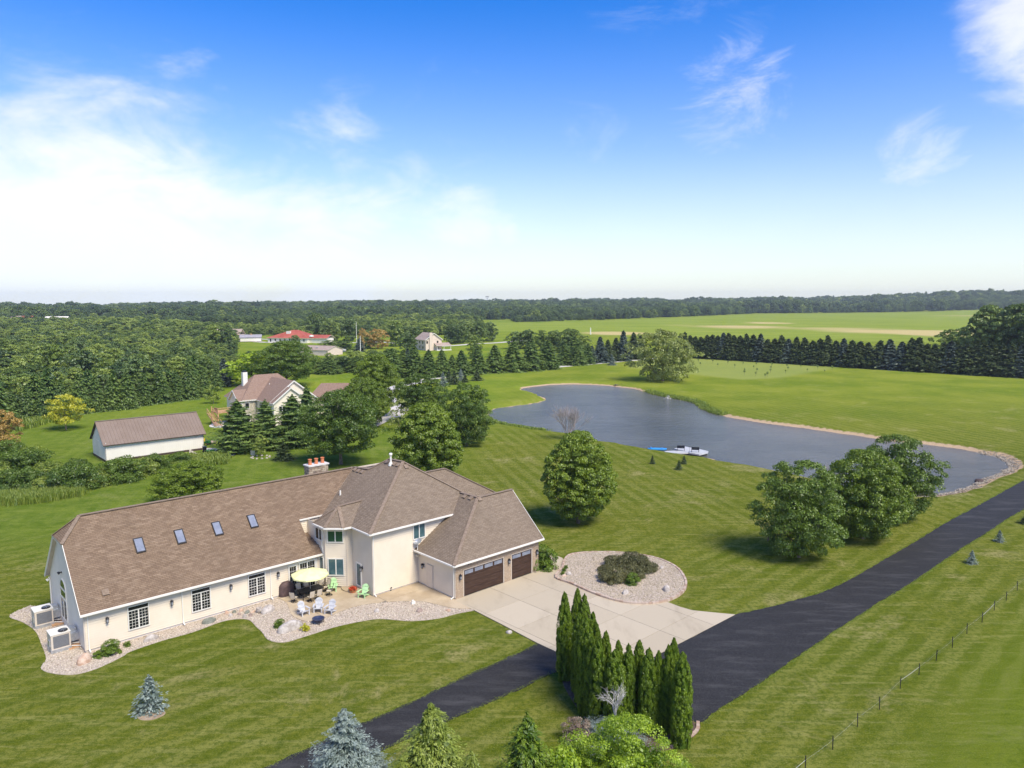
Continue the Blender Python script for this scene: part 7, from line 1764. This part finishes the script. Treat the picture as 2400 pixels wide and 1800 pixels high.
TP = [(532,826,58,40),(505,826,62,60),(631,832,20,18),(692,812,26,24),(722,800,24,34),(774,820,22,50),(768,800,48,40),(786,801,44,30),(818,800,52,42),(742,796,60,50),(849,822,52,18),
      (884,818,46,48),(862,816,40,34),(928,812,58,52),(955,826,46,40),(962,806,40,44),(1000,790,36,50),(1058,806,42,40),(1080,805,44,34),(1100,802,42,40),(1148,800,44,34),(1124,802,50,36),
      (1112,840,52,40),(1210,818,40,44),(1238,818,44,40),(1268,822,46,44),(1300,822,46,48),(1336,826,54,60),(1366,834,46,50),(808,824,24,44)]
for i, (a, b, hh, ww) in enumerate(TP):
    P1(rustT if i in (10, 11) else [fA, fB, fA][i % 3], a, b, hh, ww, 7 if i in (10, 11) else 10, 3.2 if i in (10, 11) else 4.4, TL[i])
for i, (a, b, hh, ww) in enumerate([(770,876,38,52),(740,874,36,50),(804,872,36,52),(836,872,36,50),(866,874,40,46),(896,876,50,52),(708,876,34,46),(916,872,54,48)]):
    P1(fA if i % 3 else spW, a, b, hh, ww, 10, 4.4 if i % 3 else 3.9, f'dark tree, {ORD[i]} from the left in the belt behind the neighbour garage', 'tree', 'dark belt behind the neighbour garage')

# far woods: one mass of instanced crowns, nobody could count them
def far_wood():
    zones = []
    Z1_ = ats([(-400,840),(548,838),(552,800),(470,786),(560,786),(690,787),(820,788),(1030,786),(1080,784),(1130,775),(1134,757),(1220,755),(1400,750)])
    polyN = Z1_ + ats([(1667,739.5),(1775,734.5),(2268,731.5),(2560,730)]) + [(2400, 3300), (-2500, 3300), (-1200, 900)]
    pts = []
    for r0, r1, sp, sc_ in [(250, 520, 5.6, .68), (520, 900, 7.5, .8), (900, 1500, 11, 1.15), (1500, 2200, 14, 1.55), (2200, 3100, 17, 2.0)]:
        nn = int((r1 * r1 - r0 * r0) * .5 * 1.75 / (sp * sp) * 1.1)
        rr_ = np.sqrt(rng.uniform(r0 * r0, r1 * r1, nn)); aa = rng.uniform(R(90 - 44), R(90 + 42), nn)
        P_ = np.c_[rr_ * np.cos(aa), rr_ * np.sin(aa)]
        pts.append(np.c_[P_, np.full(nn, sc_)])
    P_ = np.concatenate(pts)
    k = inpoly(P_[:, :2], polyN) & ~inpoly(P_[:, :2], HOLE) & ~inpoly(P_[:, :2], WOOD1)
    d_, _ = segdist(P_[:, :2], FIELD)
    k &= ~inpoly(P_[:, :2], FIELD)
    # thin clearings so that the canopy layers separate
    cl_ = np.sin(P_[:, 0] * .011 + 1.3) * np.sin(P_[:, 1] * .009 + P_[:, 0] * .004)
    k &= ~((cl_ > .6) & (P_[:, 1] > 600) & (P_[:, 0] < 0))
    P_ = P_[k]
    if len(rest): P_ = np.concatenate([P_, np.array(rest)])
    z_ = gz(P_[:, :2])
    lump = .5 * (1 + np.sin(P_[:, 0] * .021 + 2 * np.sin(P_[:, 1] * .013)) * np.sin(P_[:, 1] * .017 + 1.7 * np.sin(P_[:, 0] * .009)))
    P_[:, 2] *= .72 + .62 * lump
    me = bpy.data.meshes.new('far_wood'); n = len(P_)
    me.vertices.add(n); me.vertices.foreach_set('co', np.c_[P_[:, :2], z_ - .8].astype(np.float32).ravel())
    a_ = me.attributes.new('size', 'FLOAT', 'POINT'); a_.data.foreach_set('value', (P_[:, 2] * rng.uniform(.7, 1.35, n)).astype(np.float32))
    rD = np.hypot(P_[:, 0], P_[:, 1]); u_ = rng.random(n); pk = np.where(rD < 800, np.where(u_ < .52, 2, np.where(u_ < .8, 1, np.where(u_ < .93, 0, 3))), np.where(u_ < .55, 0, np.where(u_ < .85, 1, np.where(u_ < .93, 3, 2))))
    a_ = me.attributes.new('pick', 'INT', 'POINT'); a_.data.foreach_set('value', pk.astype(np.int32))
    o = bpy.data.objects.new('far_wood', me); COL.objects.link(o)
    pc = bpy.data.collections.new('wood_kinds')
    for i, r in enumerate([fD, fA, fB, fC]):
        src = [c for c in r.children if c.name.startswith('crown')][0]
        q = bpy.data.objects.new('wood_crown_%d' % i, src.data); pc.objects.link(q)
    ng = bpy.data.node_groups.new('wood', 'GeometryNodeTree')
    ng.interface.new_socket('Geometry', in_out='INPUT', socket_type='NodeSocketGeometry'); ng.interface.new_socket('Geometry', in_out='OUTPUT', socket_type='NodeSocketGeometry')
    N_ = ng.nodes; Lk = ng.links
    gi = N_.new('NodeGroupInput'); go = N_.new('NodeGroupOutput')
    ci = N_.new('GeometryNodeCollectionInfo'); ci.inputs[0].default_value = pc; ci.inputs['Separate Children'].default_value = True; ci.inputs['Reset Children'].default_value = True
    ip_ = N_.new('GeometryNodeInstanceOnPoints'); ip_.inputs['Pick Instance'].default_value = True
    rv = N_.new('FunctionNodeRandomValue'); rv.data_type = 'FLOAT_VECTOR'; rv.inputs[0].default_value = (0, 0, 0); rv.inputs[1].default_value = (0, 0, 6.283)
    sa = N_.new('GeometryNodeInputNamedAttribute'); sa.data_type = 'FLOAT'; sa.inputs[0].default_value = 'size'
    Lk.new(gi.outputs[0], ip_.inputs['Points']); Lk.new(ci.outputs[0], ip_.inputs['Instance']); Lk.new(rv.outputs[0], ip_.inputs['Rotation']); Lk.new(sa.outputs[0], ip_.inputs['Scale'])
    pa = N_.new('GeometryNodeInputNamedAttribute'); pa.data_type = 'INT'; pa.inputs[0].default_value = 'pick'; Lk.new(pa.outputs[0], ip_.inputs['Instance Index'])
    Lk.new(ip_.outputs[0], go.inputs[0])
    md = o.modifiers.new('wood', 'NODES'); md.node_group = ng
    tag(o, 'far off woodland canopy stretching to the horizon', 'woodland', kind='stuff')
    print('far wood instances', n)
far_wood()

# staked saplings in rows on the pale plot
sap = empty('sapling')
sv = leafquads(sphdirs(26) * .28 + [0, 0, 1.15], sphdirs(26), .14)
mesh_obj('crown', np_mesh('sapling_crown', *sv), M['forest'], sap)
MB().tube([(0, 0, 0), (0, 0, 1.1)], .03, 4).build('trunk', M['bark'], sap)
rows = [(1632, 842, 2160 - 160, 858, 15), (1600, 848, 1950, 868, 11), (1745, 872, 1840, 876, 4), (1742, 879, 1800, 884, 3), (1790, 887, 1792, 888, 1), (1640, 858, 1930, 874, 8)]
for ri, (xa, ya, xb, yb, n_) in enumerate(rows):
    for i in range(n_):
        t = i / max(n_ - 1, 1); p = at(xa + (xb - xa) * t, ya + (yb - ya) * t)
        plant(sap, p[:2] + rng.normal(0, .3, 2), None, rng.uniform(.9, 1.3), f'staked sapling, {ORD[i]} from the left in {["the rearmost", "the second", "a short front", "the shorter", "the nearest", "the third"][ri]} row of the plot', 'sapling', 'staked saplings on the pale plot')

# ------------------------------------------------------------------ air
HAZE = True
if HAZE:
    hm = bpy.data.materials.new('haze_air'); hm.use_nodes = True; hm.node_tree.nodes.clear(); hk = NT(hm.node_tree)
    pv = hk.n('ShaderNodeVolumePrincipled', i={'Color': (.88, .94, 1.0, 1), 'Density': HAZE_DENSITY, 'Anisotropy': .2})
    hk.n('ShaderNodeOutputMaterial', i={'Volume': pv.outputs[0]})
    hz = MB().box(-3600, 3600, -120, 3750, -75, 62).build('haze', hm); tag(hz, 'thin summer haze', None, kind='stuff')
